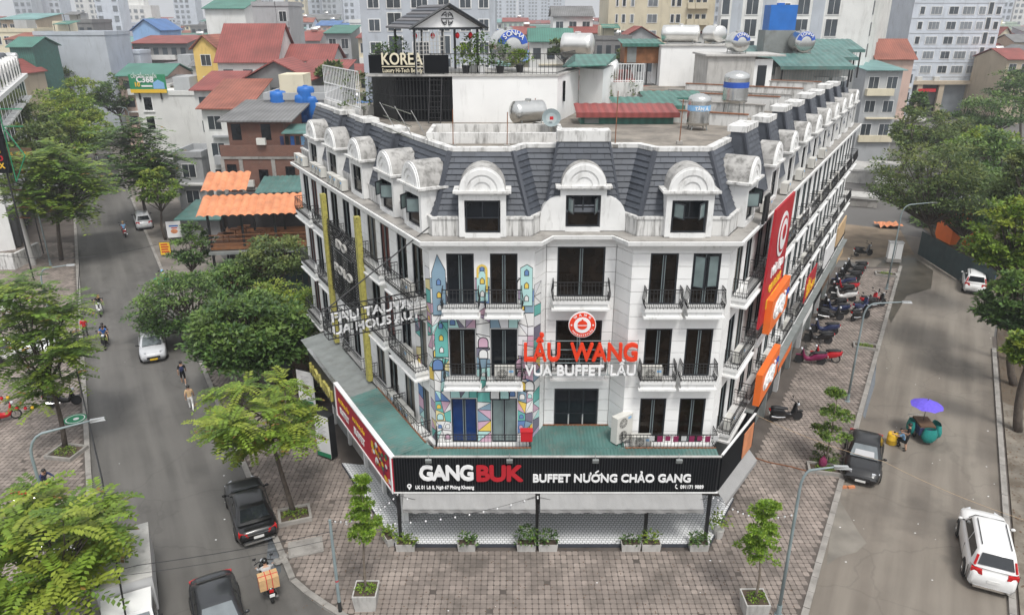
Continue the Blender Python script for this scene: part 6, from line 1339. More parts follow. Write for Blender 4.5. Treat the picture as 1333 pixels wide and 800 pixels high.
tpx('shrub', 'low bush at the foot of the small right tree', (1070,600), (1072,596), 18, 16, kind='soft', n=900, L=.15, seed=54, tr=.03)
# right-hand wood: each crown one tree
gr_ = 'trees along the right side'
for i, (b, c, rx, ry, kd, n) in enumerate((((1215,335),(1208,245),70,58,'soft',14000),((1160,250),(1200,175),40,32,'soft',5000),((1250,330),(1262,270),58,50,'dark',11000),((1245,240),(1250,190),44,34,'soft',6000),((1300,300),(1295,225),54,50,'dark',10000),
      ((1325,470),(1312,318),44,58,'leaf',9000),((1320,500),(1318,400),40,46,'dark',8000),((1345,420),(1338,250),40,60,'soft',6000),((1290,220),(1296,150),50,26,'dark',6000),((1330,200),(1325,118),36,26,'dark',5000),((1180,210),(1192,140),16,18,'dark',2500),((1195,235),(1180,178),18,14,'leaf',2500),((1255,215),(1250,165),30,16,'dark',3000),((1325,560),(1335,455),22,30,'leaf',3500),((1228,290),(1225,300),40,28,'dark',5000),((1275,270),(1280,190),40,20,'leaf',4000))):
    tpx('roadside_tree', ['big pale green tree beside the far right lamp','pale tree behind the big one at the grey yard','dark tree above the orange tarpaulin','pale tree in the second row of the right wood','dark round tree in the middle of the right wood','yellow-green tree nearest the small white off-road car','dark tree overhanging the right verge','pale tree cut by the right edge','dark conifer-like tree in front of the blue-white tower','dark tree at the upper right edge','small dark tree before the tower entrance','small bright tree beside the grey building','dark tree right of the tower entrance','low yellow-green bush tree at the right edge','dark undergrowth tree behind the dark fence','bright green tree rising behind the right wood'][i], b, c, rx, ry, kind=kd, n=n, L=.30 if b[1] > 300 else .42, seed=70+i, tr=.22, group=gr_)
r = random.Random(99)
for i in range(9):
    x, y, hh = 52+7*(i % 3)+r.uniform(-2,2), 40+13*(i//3)+r.uniform(-3,3)+4*(i % 3), r.uniform(7,9.5)
    tree('roadside_tree', 'tree of the wood past the right edge, %s row, %s from the road' % (ordn[i//3], ordn[i % 3]), (x,y,-.05), (x,y,hh*.62), r.uniform(3.2,4.4), hh*.36, r.choice(['dark','soft','leaf']), 'blob', 3500, .4, 200+i, .22, group='wood past the right edge')
# ------------------------------------------------------------------ street furniture
def lamp(label, b, top_z, arm, rz, r=.075):
    o = thing('street_lamp', label, 'street lamp', b, rz, 'curved street lamps'); pts = [(0,0,0),(0,0,top_z*.5),(0,0,top_z*.86)] + [(arm*.28*(1-math.cos(R(a))),0,top_z*.86+top_z*.12*math.sin(R(a))) for a in (20,40,60,80)] + [(arm*.7,0,top_z*.995),(arm,0,top_z*1.005)]
    MB().tube(pts, [r,r*.85,r*.75]+[r*.65]*4+[r*.5,r*.45], 8).build('pole', M['pole_grey'], o, smooth=True); MB().lathe((0,0,0), [(.16,0),(.16,.04),(.1,.06),(.1,.5)], 10).build('base', M['pole_grey'], o)
    MB().hexa([(arm-.05,-.08,top_z-.02),(arm+.5,-.1,top_z-.0),(arm+.5,.1,top_z),(arm-.05,.08,top_z-.02),(arm-.05,-.06,top_z+.08),(arm+.45,-.07,top_z+.09),(arm+.45,.07,top_z+.09),(arm-.05,.06,top_z+.08)]).build('lamp_head', M['steel'], o)
    return o
lamp('curved lamp beside the bottom right planter', G(1013,800,0), 6.9, 1.1, R(-5)); lamp('curved lamp behind the small tree on the right kerb', G(1103,522,0), 6.6, 2.0, R(-8)); lamp('farthest curved lamp by the white cabinet on the right', G(1154,376,0), 7.6, 2.2, R(-4))
lamp('pale curved lamp leaning out over the lower left kerb', G(92,775,0), 7.7, 2.2, R(20)); lamp('curved lamp near the concrete pole on the left', G(66,345,0), 7.5, 1.8, R(10)); lamp('curved lamp between the two left trees', G(80,470,0), 6.8, 1.8, R(8)); lamp('small lamp by the billboard house', G(178,205,0), 8.2, -1.6, R(5))
pl = thing('straight_pole', 'straight grey pole with red tape beside the bottom planter', 'pole', G(443,795,0)); MB().tube([(0,0,0),(-.02,0,4.4)], [.07,.055], 8).build('shaft', M['pole_grey'], pl); MB().tube([(0,0,0),(0,0,.5)], .078, 8).build('black_base', M['rubber'], pl); MB().tube([(-.005,0,1.5),(-.005,0,1.56)], .068, 8).build('red_tape', M['cloth_red'], pl)
up_ = thing('utility_pole', 'leaning concrete utility pole with crossarms on the left pavement', 'utility pole', G(44,345,0)); MB().tube([(0,0,0),(-.3,0,9.2)], [.24,.15], 10).build('shaft', M['concrete_light'], up_)
for z in (4.6,5.6,6.4,7.2,8.8): MB().box(-.35,1.4 if z > 5 else .9,-.2,-.1,z,z+.1).build('crossarm', M['rust'], up_)
cb_ = thing('utility_cabinet', 'white utility cabinet by the far right lamp', 'cabinet', G(1162,340,0), R(-10)); MB().box(-.6,.6,-.3,.3,.35,1.9).build('case', M['paint_white'], cb_); MB().box(-.65,.65,-.35,.35,0,.35).build('plinth', M['concrete'], cb_); MB().box(-.02,.02,-.31,-.30,.4,1.85).build('door_gap', M['trim'], cb_); MB().box(-.66,.66,-.36,.36,1.9,1.97).build('lid', M['cloth_lightgrey'], cb_)
def poster(o, y):
    b = MB(); b.ball((0,y,.95),.35,.012,.25,12,6); b.build('food_picture', M['orange_sheet'], o); MB().box(-.45,.45,y-.004,y,1.45,1.6).build('heading', M['cloth_blue'], o); MB().box(-.25,.35,y-.004,y,1.25,1.36).build('price_line', M['cloth_red'], o)
board('advert_board', 'white advert board with a food picture on the left street corner', G(229,312,0), 1.5, 1.8, R(15), 'white_paint', .1, poster, .25)
def yel(o, y):
    for i in range(4): MB().box(-.35,.35-.08*(i % 2),y-.004,y,.45+.25*i,.58+.25*i).build('red_line', M['cloth_red'], o)
board('menu_board', 'yellow menu board with red lines at the kerb', G(217,334,0), 1.0, 1.3, R(12), 'cloth_yellow', .08, yel, .2)
gd = thing('round_mat', 'round green printed mat on the left pavement', 'mat', G(98,545,.005)); MB().lathe((0,0,0), [(.62,0),(.62,.012)], 28).build('disc', M['cloth_green'], gd); MB().lathe((0,0,.012), [(.52,0),(.52,.003)], 28).build('inner_ring', M['cloth_white'], gd); MB().lathe((0,0,.015), [(.46,0),(.46,.003)], 28).build('centre', M['cloth_green'], gd); MB().lathe((.05,0,.018), [(.16,0),(.16,.004)], 14).build('emblem', M['cloth_white'], gd)
sl_ = thing('drain_cover', 'square concrete drain cover beside the tree bed', 'drain cover', G(398,712,.004), R(18)); MB().box(-.75,.75,-.55,.55,0,.05).build('slab', M['kerb'], sl_); MB().box(-.65,.65,-.45,.45,.05,.056).build('lid', M['concrete'], sl_)
rk = thing('rubble', 'small heap of broken concrete at the left kerb', 'rubble', G(369,730,-.1)); r = random.Random(9)
for i in range(7): MB(Matrix.Translation((r.uniform(-.3,.3),r.uniform(-.3,.3),.08)) @ Matrix.Rotation(r.uniform(0,3),4,'Z')).ball((0,0,0),r.uniform(.1,.22),r.uniform(.1,.2),.1,6,4).build('lump', M['kerb'], rk)
bk_ = thing('loose_bricks', 'two orange bricks on the road before the parked sedan', 'bricks', gz(1103,634), R(8)); MB().box(-.4,-.05,-.07,.07,0,.1).build('brick', M['orange_sheet'], bk_); MB().box(0,.35,-.12,.02,0,.1).build('brick', M['orange_sheet'], bk_)
pb = thing('cloth_bundle', 'dark magenta cloth bag in the right tree bed', 'bag', G(1070,608,.1)); MB().ball((0,0,.3),.22,.18,.32,10,7).build('bag', M['cloth_wine'], pb, smooth=True); MB().tube([(-.1,0,.55),(0,0,.72),(.1,0,.55)], .02, 5).build('handle', M['cloth_magenta'], pb)
for i, (px, py, m) in enumerate(((10,517,'cloth_yellow'),(22,531,'cloth_red'),(33,531,'cloth_red'),(42,530,'cloth_yellow'),(2,518,'cloth_red'))):
    p = V(px, py, 33); o = thing('paper_lantern', '%s lantern on the left string, %s from its outer end' % (['golden','pink','red','gold','dark red'][i], ordn[i]), 'lantern', p, 0, 'lanterns strung at the left edge'); MB().ball((0,0,0),.08,.08,.1,12,8).build('shade', M[m], o, smooth=True); MB().lathe((0,0,.18), [(.035,-.1),(.035,-.06)], 8).build('cap', M['iron'], o)
rp = thing('rope_barrier', 'dark cable laid across the right pavement', 'cable', G(1020,605,0)); MB().tube([G(972,592,.02),G(1000,601,.03),G(1030,607,.02),G(1062,616,.02)], .035, 6).build('cable', M['rust'], rp, True)
# overhead and hanging wires
def wire(label, pts, r=.022, sag=.3, m='iron'):
    o = thing('overhead_cable', label, 'cable', pts[0]); P_ = []
    for a, b in zip(pts, pts[1:]):
        for i in range(12): t = i/12; P_.append(Vector(a).lerp(Vector(b), t) - Vector((0,0,sag*4*t*(1-t))))
    P_.append(Vector(pts[-1])); MB().tube(P_, r, 5).build('strand', M[m], o, True); return o
wire('thick black cable running down the left kerb', [V(104,325,70),V(97,470,36),V(132,620,26),V(165,810,20)], .035, .1); wire('thin cable across the road before the black sedan', [V(-10,771,20.5), V(180,735,22.3), V(437,690,22.9)], .014, .1)
wire('second thin cable crossing the left street', [V(-10,765,20), V(437,700,22.9)], .01, .3); wire('cable across the left street by the trees', [V(-20,330,60), V(205,318,62)], .02, .8); wire('yellowish wire sagging across the right street', [V(985,540,30), V(1150,600,32), V(1345,680,28)], .007, .2, 'cloth_tan')
for k in range(5):
    a, b = [Vector(p) for p in (((-6.9,22.95,4.3),(-4.9,26.4,3.0)),((-4.9,26.3,3.0),(1.1,26.3,2.9)),((1.1,26.3,2.9),(8.6,26.3,2.9)),((-6.9,22.95,4.2),(1.1,26.4,2.9)),((8.6,26.3,3.0),(10.5,22.9,4.6)))[k]]
    o = thing('festoon_lights', 'festoon string of small white bulbs, %s' % ['from the straight pole to the sign corner','along the left awning','along the right awning','from the straight pole to the second post','from the right post to the curved lamp'][k], 'string lights', a)
    P_ = [a.lerp(b, i/14)-Vector((0,0,.5*4*(i/14)*(1-i/14)))-a for i in range(15)]; MB().tube(P_, .008, 4).build('wire', M['iron'], o)
    for p in P_[1::1]: ob('bulb', BULB, o, p) if 'BULB' in globals() else None
    if 'BULB' not in globals():
        BULB = MB().ball((0,0,-.06),.04,.04,.05,6,4).mesh('bulb', M['white_paint'])
        for p in P_[1::1]: ob('bulb', BULB, o, p)
# right verge: fence, tarpaulins, rubbish
fn = thing('sheet_fence', 'dark blue-green sheet fence behind the rubbish on the right', 'fence', G(1240,345,0)); pA, pB, pC = G(1195,330,0), G(1245,362,0), G(1290,385,0)
for a, b in ((pA,pB),(pB,pC)): 
    n = max(4, int((b-a).length/.9))
    for i in range(n): MB().hexa([a.lerp(b,i/n)+Vector((0,0,-.05)), a.lerp(b,(i+.96)/n)+Vector((0,0,-.05)), a.lerp(b,(i+.96)/n)+Vector((0,.06,-.05)), a.lerp(b,i/n)+Vector((0,.06,-.05)), a.lerp(b,i/n)+Vector((0,0,2.3)), a.lerp(b,(i+.96)/n)+Vector((0,0,2.3)), a.lerp(b,(i+.96)/n)+Vector((0,.06,2.3)), a.lerp(b,i/n)+Vector((0,.06,2.3))]).build('sheet_panel', M['fence_teal'] if 'fence_teal' in M else M['cloth_navy'], fn, True)
hut = thing('hut', 'small hut with orange tarpaulin front behind the right fence', 'hut', G(1258,330,0)+Vector((1.2,3,0))); MB().box(-1.2,1.2,0,3,0,4.0).build('orange_front', M['orange'], hut); MB().box(1.22,3,.2,3,0,3.9).build('grey_wall', M['concrete_light'], hut); MB().ribbed((-1.6,-.5,4.1),(3.4,-.5,4.1),(3.4,3.2,4.4),(-1.6,3.2,4.4), 12, .05).build('roof_sheet', M['grey_sheet'], hut, fix=False)
r = random.Random(12)
for i, (px, py) in enumerate(((1210,322),(1222,327),(1232,331),(1245,336),(1258,342),(1238,334))):
    o = thing('rubbish_bag', 'rubbish bag at the foot of the right fence, %s from the left' % ordn[[0,1,2,4,5,3][i]], 'rubbish bag', G(px,py,-.08), r.uniform(0,3), 'rubbish along the right fence'); MB().ball((0,0,.25),r.uniform(.3,.55),r.uniform(.3,.5),.3,9,6).build('bag', M[['cloth_white','cloth_darkgrey','cloth_lightgrey'][i % 3]], o); MB().lathe((0,0,.5), [(.05,0),(.09,.1)], 7).build('knot', M['cloth_lightgrey'], o)
tp = thing('orange_tarpaulin', 'crumpled orange tarpaulin lying by the far yard', 'tarpaulin', G(1155,295,-.1)); q = MB(); n = 8; row = [[q.add([(i*.36-1.2, j*.36-.9, .1+.35*abs(math.sin(i*1.7+j*2.3)))]) for i in range(n)] for j in range(6)]
for j in range(5):
    for i in range(n-1): q.face([row[j][i],row[j][i+1],row[j+1][i+1],row[j+1][i]])
q.build('sheet', M['orange_sheet'], tp, fix=False)
for i in range(60):
    px, py = r.uniform(1105,1330), r.uniform(440,780)
litter = MB()
for i in range(58):
    px, py = (r.uniform(1090,1300), r.uniform(430,790)) if i < 34 else (r.uniform(150,400), r.uniform(430,780)) if i < 50 else (r.uniform(400,960), r.uniform(725,795))
    p = G(px, py, .012 if i >= 50 else -.118); a = r.uniform(0,3); w = r.uniform(.02,.06); litter.poly([p+Vector((math.cos(a+t)*w, math.sin(a+t)*w*.7, .004*r.random())) for t in (0,1.5,3,4.6)])
tag(litter.build('litter', M['white_paint'], None, kind='stuff', fix=False), 'scattered scraps of white litter on road and paving', 'litter')
dl = MB()
for i in range(260):
    px, py = r.uniform(380,1040), r.uniform(700,798); p = G(px, py, .008); leaf(dl, p, Vector((math.cos(i*2.4), math.sin(i*2.4), .05)), UPV, .09, .025)
for i in range(1500):
    yy_ = r.uniform(24,60); xx_ = kerbR(yy_)+.5+abs(r.gauss(0,1))*3.2; k_ = r.uniform(.06,.16); leaf(dl, Vector((xx_, yy_, -.02)), Vector((math.cos(i*2.4), math.sin(i*2.4), .12)), UPV, k_, k_*.35)
tag(dl.build('fallen_leaves', M['cloth_brown'], None, kind='stuff', fix=False), 'dry fallen leaves scattered on the paving and the right verge', 'leaves')
# ------------------------------------------------------------------ the city behind
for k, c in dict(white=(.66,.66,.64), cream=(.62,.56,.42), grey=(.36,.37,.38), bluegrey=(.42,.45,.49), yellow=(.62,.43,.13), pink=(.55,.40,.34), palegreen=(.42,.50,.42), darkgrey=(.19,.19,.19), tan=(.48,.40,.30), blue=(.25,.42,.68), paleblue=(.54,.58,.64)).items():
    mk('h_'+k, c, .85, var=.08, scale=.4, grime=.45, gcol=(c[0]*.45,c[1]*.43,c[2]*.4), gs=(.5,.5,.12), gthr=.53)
mk('r_red', (.24,.062,.052), .7, var=.25, scale=.4, grime=.35, gcol=(.15,.06,.05), gs=(.6,.6,.6)); mk('r_rust', (.27,.095,.065), .75, var=.3, scale=.4); mk('r_green', (.06,.18,.14), .6, var=.2, scale=.4); mk('r_grey', (.17,.17,.17), .8, var=.25, scale=.4); mk('r_blue', (.07,.16,.36), .6, var=.2, scale=.4); mk('r_teal', (.16,.30,.29), .6, var=.2, scale=.4)
mk('win_far', (.045,.055,.065), .25, var=.5, scale=.3); mk('win_pale', (.20,.22,.24), .4, var=.3, scale=.3)
for k_ in ('r_red','r_rust','r_green','r_grey','r_teal','r_blue','red_sheet','green_sheet2'):       # light and shade of the sheet ribs, striped into the colour
    n = M[k_].node_tree.nodes; l = M[k_].node_tree.links; b = n['Principled BSDF']; wv = n.new('ShaderNodeTexWave'); wv.bands_direction = 'X'; wv.inputs['Scale'].default_value = .8; wv.inputs['Distortion'].default_value = .3
    l.new(n.new('ShaderNodeNewGeometry').outputs['Position'], wv.inputs['Vector']); q = n.new('ShaderNodeMapRange'); q.inputs['To Min'].default_value = .78; q.inputs['To Max'].default_value = 1.06; l.new(wv.outputs['Fac'], q.inputs['Value'])
    vm = n.new('ShaderNodeVectorMath'); vm.operation = 'SCALE'; l.new(b.inputs['Base Color'].links[0].from_socket, vm.inputs[0]); l.new(q.outputs[0], vm.inputs['Scale']); l.new(vm.outputs[0], b.inputs['Base Color'])
TM_S = MB().lathe((0,0,.75), [(.3,-1.0),(.55,-.9),(.6,-.8),(.6,.8),(.55,.9),(.3,1.0)], 14, 'x').mesh('roof_tank', M['steel_bright'], True)
def house(label, x0, x1, z, Y, dep, wall='white', rt='flat', rm='r_red', sto=None, rz=0, win=True, wcol='win_far', each=False, rh=1.6, nwin=None, tank=False, name='house', cat='house', group=None, base=0, side=False):
    w = (x1-x0)/2; o = thing(name, label, cat, ((x0+x1)/2, Y, base), rz, group); h = z - base
    MB().box(-w, w, 0, dep, -.2, h).build('wall', M['h_'+wall] if 'h_'+wall in M else M[wall], o)
    if rt == 'flat':
        q = MB(); q.box(-w-.1,w+.1,-.15,.15,h,h+.7).box(-w-.1,-w+.15,.15,dep,h,h+.7).box(w-.15,w+.1,.15,dep,h,h+.7).box(-w-.1,w+.1,dep-.15,dep+.1,h,h+.7); q.build('parapet', M['h_'+wall] if 'h_'+wall in M else M[wall], o)
    elif rt == 'shed': MB().hexa([(-w-.4,-.7,h+.02),(w+.4,-.7,h+.02),(w+.4,dep+.3,h+rh-.1),(-w-.4,dep+.3,h+rh-.1),(-w-.4,-.7,h+.14),(w+.4,-.7,h+.14),(w+.4,dep+.3,h+rh),(-w-.4,dep+.3,h+rh)]).build('roof', M[rm], o); MB().hexa([(-w,.02,h),(w,.02,h),(w,dep,h),(-w,dep,h),(-w,.02,h+.03),(w,.02,h+.03),(w,dep,h+rh-.2),(-w,dep,h+rh-.2)]).build('gable_wall', M['h_'+wall] if 'h_'+wall in M else M[wall], o)
    elif rt == 'gable':                                   # ridge along x
        q = MB(); q.extr([(-w-.4,-.6,h),(-w-.4,dep/2,h+rh),(-w-.4,dep+.6,h),(-w-.4,dep+.6,h+.12),(-w-.4,dep/2,h+rh+.14),(-w-.4,-.6,h+.12)], (2*w+.8,0,0)); q.build('roof', M[rm], o); MB().extr([(-w,.1,h),(-w,dep-.1,h),(-w,dep/2,h+rh-.1)], (2*w,0,0)).build('gable_wall', M['h_'+wall] if 'h_'+wall in M else M[wall], o)
    elif rt == 'gablef':                                  # gable faces the front
        q = MB(); q.extr([(-w-.5,-.5,h-.1),(0,-.5,h+rh),(w+.5,-.5,h-.1),(w+.5,-.5,h+.05),(0,-.5,h+rh+.16),(-w-.5,-.5,h+.05)], (0,dep+.8,0)); q.build('roof', M[rm], o); MB().extr([(-w,0,h),(w,0,h),(0,0,h+rh-.08)], (0,dep,0)).build('gable_wall', M['h_'+wall] if 'h_'+wall in M else M[wall], o)
    if win:
        sto = sto or max(1, round(h/3.4)); nw = nwin or max(1, round(2*w/2.6)); fh = h/sto; q = MB()
        for s in range(sto):
            if base == 0 and z > 9 and s == 0 and sto > 2: continue
            for i in range(nw):
                cx = -w+2*w*(i+.5)/nw; ww, wh = min(1.5, 2*w/nw*.55), fh*.48; zc = fh*s+fh*.5
                if each:
                    f = MB().box(cx-ww/2-.08,cx+ww/2+.08,-.05,.02,zc-wh/2-.08,zc+wh/2+.08).build('window', M['white_trim'], o); MB().box(cx-ww/2,cx-.03,-.07,-.04,zc-wh/2,zc+wh/2).box(cx+.03,cx+ww/2,-.07,-.04,zc-wh/2,zc+wh/2).build('pane', M[wcol], f)
                else: q.box(cx-ww/2,cx+ww/2,-.06,.02,zc-wh/2,zc+wh/2)
        if q.v: q.build('window_field', M[wcol], o, kind='stuff')
        if side:
            q = MB()
            for s in range(1, sto):
                for i in range(max(1, int(dep/3))): yy_ = 1.5+3*i; q.box(-w-.06,-w+.02,yy_-.5,yy_+.5,fh*s+fh*.25,fh*s+fh*.75).box(w-.02,w+.06,yy_-.5,yy_+.5,fh*s+fh*.25,fh*s+fh*.75)
            q.build('side_window_field', M[wcol], o, kind='stuff')
    cr = random.Random(int(abs(x0*37)+Y*11))
    if rt == 'flat' and 2*w > 4 and dep > 6:
        a_ = cr.uniform(-w+.4, 0); MB().box(a_, a_+min(2.6, w), dep*.35, dep*.75, h, h+2.3).build('stair_hut', M['h_'+cr.choice(['white','grey','cream'])], o); b_ = cr.uniform(-w*.4, w*.5)
        if cr.random() < .6: MB().hexa([(b_-1.6,dep*.15,h+1.9),(b_+1.6,dep*.15,h+1.9),(b_+1.6,dep*.6,h+2.5),(b_-1.6,dep*.6,h+2.5),(b_-1.6,dep*.15,h+1.98),(b_+1.6,dep*.15,h+1.98),(b_+1.6,dep*.6,h+2.58),(b_-1.6,dep*.6,h+2.58)]).build('roof_canopy', M[cr.choice(['r_red','r_green','r_teal','r_grey'])], o); MB().box(b_-1.5,b_-1.42,dep*.17,dep*.18,h,h+1.9).build('canopy_post', M['iron'], o); MB().box(b_+1.42,b_+1.5,dep*.17,dep*.18,h,h+1.9).build('canopy_post', M['iron'], o)
    if win and cr.random() < .75:
        q = MB(); st_ = sto or 3
        for s in range(1, st_): zz = h*s/st_; q.box(-w*cr.uniform(.5,1.0), w*cr.uniform(.5,1.0), -cr.uniform(.35,1.0), .01, zz-.1, zz+cr.choice([.12,.12,.9]))
        if q.v: q.build('balcony_ledges', M['h_'+cr.choice(['white','cream','grey'])], o, kind='stuff')
    if tank: ob('roof_tank', TM_S, o, (w*.3, dep*.5, h+(rh if rt != 'flat' else .3)))
    return o
def hpx(label, px0, px1, py, Y, dep, *a, **k):
    p0, p1 = V(px0, py, Y), V(px1, py, Y); return house(label, p0.x, p1.x, p0.z, Y, dep, *a, **k)
# ---- near the left street
rs2 = thing('timber_restaurant', 'two-storey open timber restaurant with orange sheet roofs', 'restaurant', G(338,372,0), R(8)); 
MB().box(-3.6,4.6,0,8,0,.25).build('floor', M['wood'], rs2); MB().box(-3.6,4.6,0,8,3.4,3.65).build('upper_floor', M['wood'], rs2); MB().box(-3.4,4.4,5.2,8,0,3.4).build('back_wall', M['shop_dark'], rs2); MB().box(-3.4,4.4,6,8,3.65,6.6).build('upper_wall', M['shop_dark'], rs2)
for x in (-3.5,-.8,1.9,4.5): 
    for y in (.1,5.0): MB().box(x-.09,x+.09,y-.09,y+.09,0,6.6).build('post', M['black_metal'], rs2)
MB().box(-3.7,4.7,-.5,.9,3.1,3.3).build('grey_canopy', M['grey_sheet'], rs2)
for z in (3.9,4.3,4.65): MB().box(-3.6,4.6,-.02,.04,z,z+.06).build('rail', M['wood'], rs2)
r = random.Random(8)
for i in range(9): x, y = r.uniform(-3,4), r.uniform(.8,4.2); MB().box(x-.4,x+.4,y-.3,y+.3,4.3,4.4).box(x-.05,x+.05,y-.05,y+.05,3.65,4.3).build('dining_table', M['wood'], rs2)
def scallop(a, b, c, d, n, m, root):                     # big-wave roof sheets
    a, b, c, d = map(Vector, (a,b,c,d)); q = MB(); lo, hi = [], []
    for i in range(n*6+1): t = i/(n*6); dz = Vector((0,0,.14*abs(math.sin(math.pi*t*n)))); lo.append(a.lerp(b,t)+dz); hi.append(d.lerp(c,t)+dz)
    x, y = q.add(lo), q.add(hi)
    for i in range(n*6): q.face([x+i,x+i+1,y+i+1,y+i])
    return q.build('roof_sheet', M[m], root, fix=False)
scallop((-4.2,-.8,6.5),(5.0,-.8,6.5),(5.0,2.4,7.5),(-4.2,2.4,7.5), 14, 'orange_sheet', rs2); scallop((-4.4,2.5,7.9),(-.6,2.5,7.9),(-.6,5.6,8.9),(-4.4,5.6,8.9), 6, 'orange_sheet', rs2); scallop((4.9,.4,6.9),(7.6,.4,6.9),(7.6,2.8,7.6),(4.9,2.8,7.6), 4, 'orange_sheet', rs2)
MB().ribbed((0,2.6,7.6),(4.6,2.6,7.6),(4.6,8,8.0),(0,8,8.0), 12, .05).build('grey_roof_sheet', M['green_sheet'], rs2, fix=False)
bh = thing('brick_house', 'unrendered red brick house with dark sheet roofs', 'house', V(338,200,71)*1 + Vector((0,0,-V(338,200,71).z)))
mk('brick_wall', (.17,.07,.046), .9, var=.2, scale=2, grime=.5, gcol=(.13,.11,.10), gs=(.5,.5,.5), bump=.3); bn_ = M['brick_wall'].node_tree; bkx = bn_.nodes.new('ShaderNodeTexBrick'); bkx.inputs['Scale'].default_value = 1; bkx.inputs['Brick Width'].default_value = .25; bkx.inputs['Row Height'].default_value = .085; bkx.inputs['Mortar Size'].default_value = .012
bkx.inputs['Color1'].default_value = (.17,.068,.044,1); bkx.inputs['Color2'].default_value = (.12,.046,.032,1); bkx.inputs['Mortar'].default_value = (.20,.17,.15,1)
cmb = bn_.nodes.new('ShaderNodeCombineXYZ'); sp_ = bn_.nodes.new('ShaderNodeSeparateXYZ'); ad = bn_.nodes.new('ShaderNodeMath'); ge = bn_.nodes.new('ShaderNodeNewGeometry'); bn_.links.new(ge.outputs['Position'], sp_.inputs[0]); bn_.links.new(sp_.outputs['X'], ad.inputs[0]); bn_.links.new(sp_.outputs['Y'], ad.inputs[1]); bn_.links.new(ad.outputs[0], cmb.inputs['X']); bn_.links.new(sp_.outputs['Z'], cmb.inputs['Y']); bn_.links.new(cmb.outputs[0], bkx.inputs['Vector'])
mixn = bn_.nodes.new('ShaderNodeMix'); mixn.data_type = 'RGBA'; mixn.inputs['Factor'].default_value = .6; oldl = bn_.nodes['Principled BSDF'].inputs['Base Color'].links[0].from_socket; bn_.links.new(oldl, mixn.inputs['A']); bn_.links.new(bkx.outputs['Color'], mixn.inputs['B']); bn_.links.new(mixn.outputs['Result'], bn_.nodes['Principled BSDF'].inputs['Base Color'])
MB().box(-3.6,4.4,0,9,0,9.3).build('wall', M['brick_wall'], bh); MB().box(-3.2,2.2,1.2,9,9.3,12.6).build('upper_wall', M['brick_wall'], bh)
for x in (-3.65,-1.9,1.2,4.1): MB().box(x-.18,x+.18,-.06,.0,0,9.25).build('concrete_column', M['concrete'], bh)
for z in (3.0,6.2,9.2): MB().box(-3.7,4.5,-.1,.0,z,z+.25).build('floor_beam', M['concrete'], bh)
MB().box(-3.7,4.5,-.12,.08,9.46,10.5).build('parapet', M['brick_wall'], bh); MB().box(-3.6,4.4,-.14,0,0,.4).build('yellow_plinth', M['h_yellow'], bh)
MB().hexa([(-3.9,.6,12.55),(3.2,.6,12.55),(3.2,9.3,13.6),(-3.9,9.3,13.6),(-3.9,.6,12.7),(3.2,.6,12.7),(3.2,9.3,13.75),(-3.9,9.3,13.75)]).build('dark_roof', M['r_grey'], bh); MB().hexa([(2.4,-.4,11.6),(6.0,-.4,11.6),(6.0,3,12),(2.4,3,12),(2.4,-.4,11.7),(6.0,-.4,11.7),(6.0,3,12.1),(2.4,3,12.1)]).build('sheet_canopy', M['green_sheet'], bh)
for i in range(6): MB().box(2.0+.5*i,2.35+.5*i,.3,.36,10.2,11.3).build('laundry', M[['cloth_navy','cloth_black','cloth_blue','cloth_darkgrey','cloth_lightblue','cloth_black'][i]], bh)
for x, z in ((-1.9,11.0),(.9,11.0),(-2.8,7.2),(3.4,4.0),(-2.6,4.0),(.2,6.7),(2.8,7.0)): MB().box(x-.45,x+.45,-.16,-.12,z,z+1.5).build('window', M['glass'], bh)
for x, z in ((-1.2,6.6),(1.9,6.5),(.4,10.6)): MB().box(x-.42,x+.42,-.5,-.12,z,z+.6).build('air_conditioner', M['ac_white'], bh)
MB().box(-1.7,1.0,-.03,.0,3.4,6.1).box(1.4,3.9,-.03,.0,3.4,6.1).build('niche_shade', M['soil'], bh)  # flat dark panels: the shade of recessed bays put into their colour
for i, (px, py) in enumerate(((362,124),(394,128),(398,118),(406,130))):
    p = V(px, py+2, 79.6); o = thing('plastic_tank', 'blue plastic water tank behind the brick house, %s from the left' % ordn[i], 'water tank', p, 0, 'blue plastic water tanks'); MB().lathe((0,0,0), [(.85,-2.2),(.85,-.9),(.9,-.7),(.85,-.5),(.9,-.3),(.85,-.1),(.9,.1),(.85,.4),(.75,.55),(.3,.62)], 16).build('barrel', M['plastic_blue'], o, smooth=True); MB().lathe((0,0,.62), [(.25,0),(.25,.08)], 10).build('lid', M['plastic_blue'], o)
hpx('house behind the brick one carrying the blue plastic tanks', 345, 425, 130, 79.2, 8, 'grey', 'flat', win=False)
hpx('white house with a red tiled lean-to roof and balconies', 262, 322, 142, 86, 9, 'white', 'shed', 'r_rust', each=True, rh=2.6, nwin=2); hpx('low grey house with balcony terrace by the kerb trees', 225, 262, 205, 88, 6, 'grey', 'flat', each=True, nwin=1); hpx('low house with a teal sheet roof behind the advert board', 235, 285, 285, 74, 5, 'darkgrey', 'shed', 'green_sheet', win=False, rh=.8); hpx('narrow brown house between the brick one and the white one', 300, 325, 165, 80, 6, 'darkgrey', 'flat', nwin=1); 
h = hpx('white house with blank side and two windows under the green billboard', 176, 255, 124, 118, 14, 'white', 'flat', win=False)
for px, py in ((193,135),(197,160)): p = V(px, py, 118) - h.location; f = MB().box(p.x-.75,p.x+.75,-.06,.02,p.z-1.1,p.z+1.1).build('window', M['white_trim'], h); MB().box(p.x-.6,p.x+.6,-.09,-.05,p.z-.95,p.z+.95).build('pane', M['glass'], f); MB().box(p.x-.9,p.x+.9,-.2,-.06,p.z-1.25,p.z-1.1).build('sill', M['white_trim'], f)
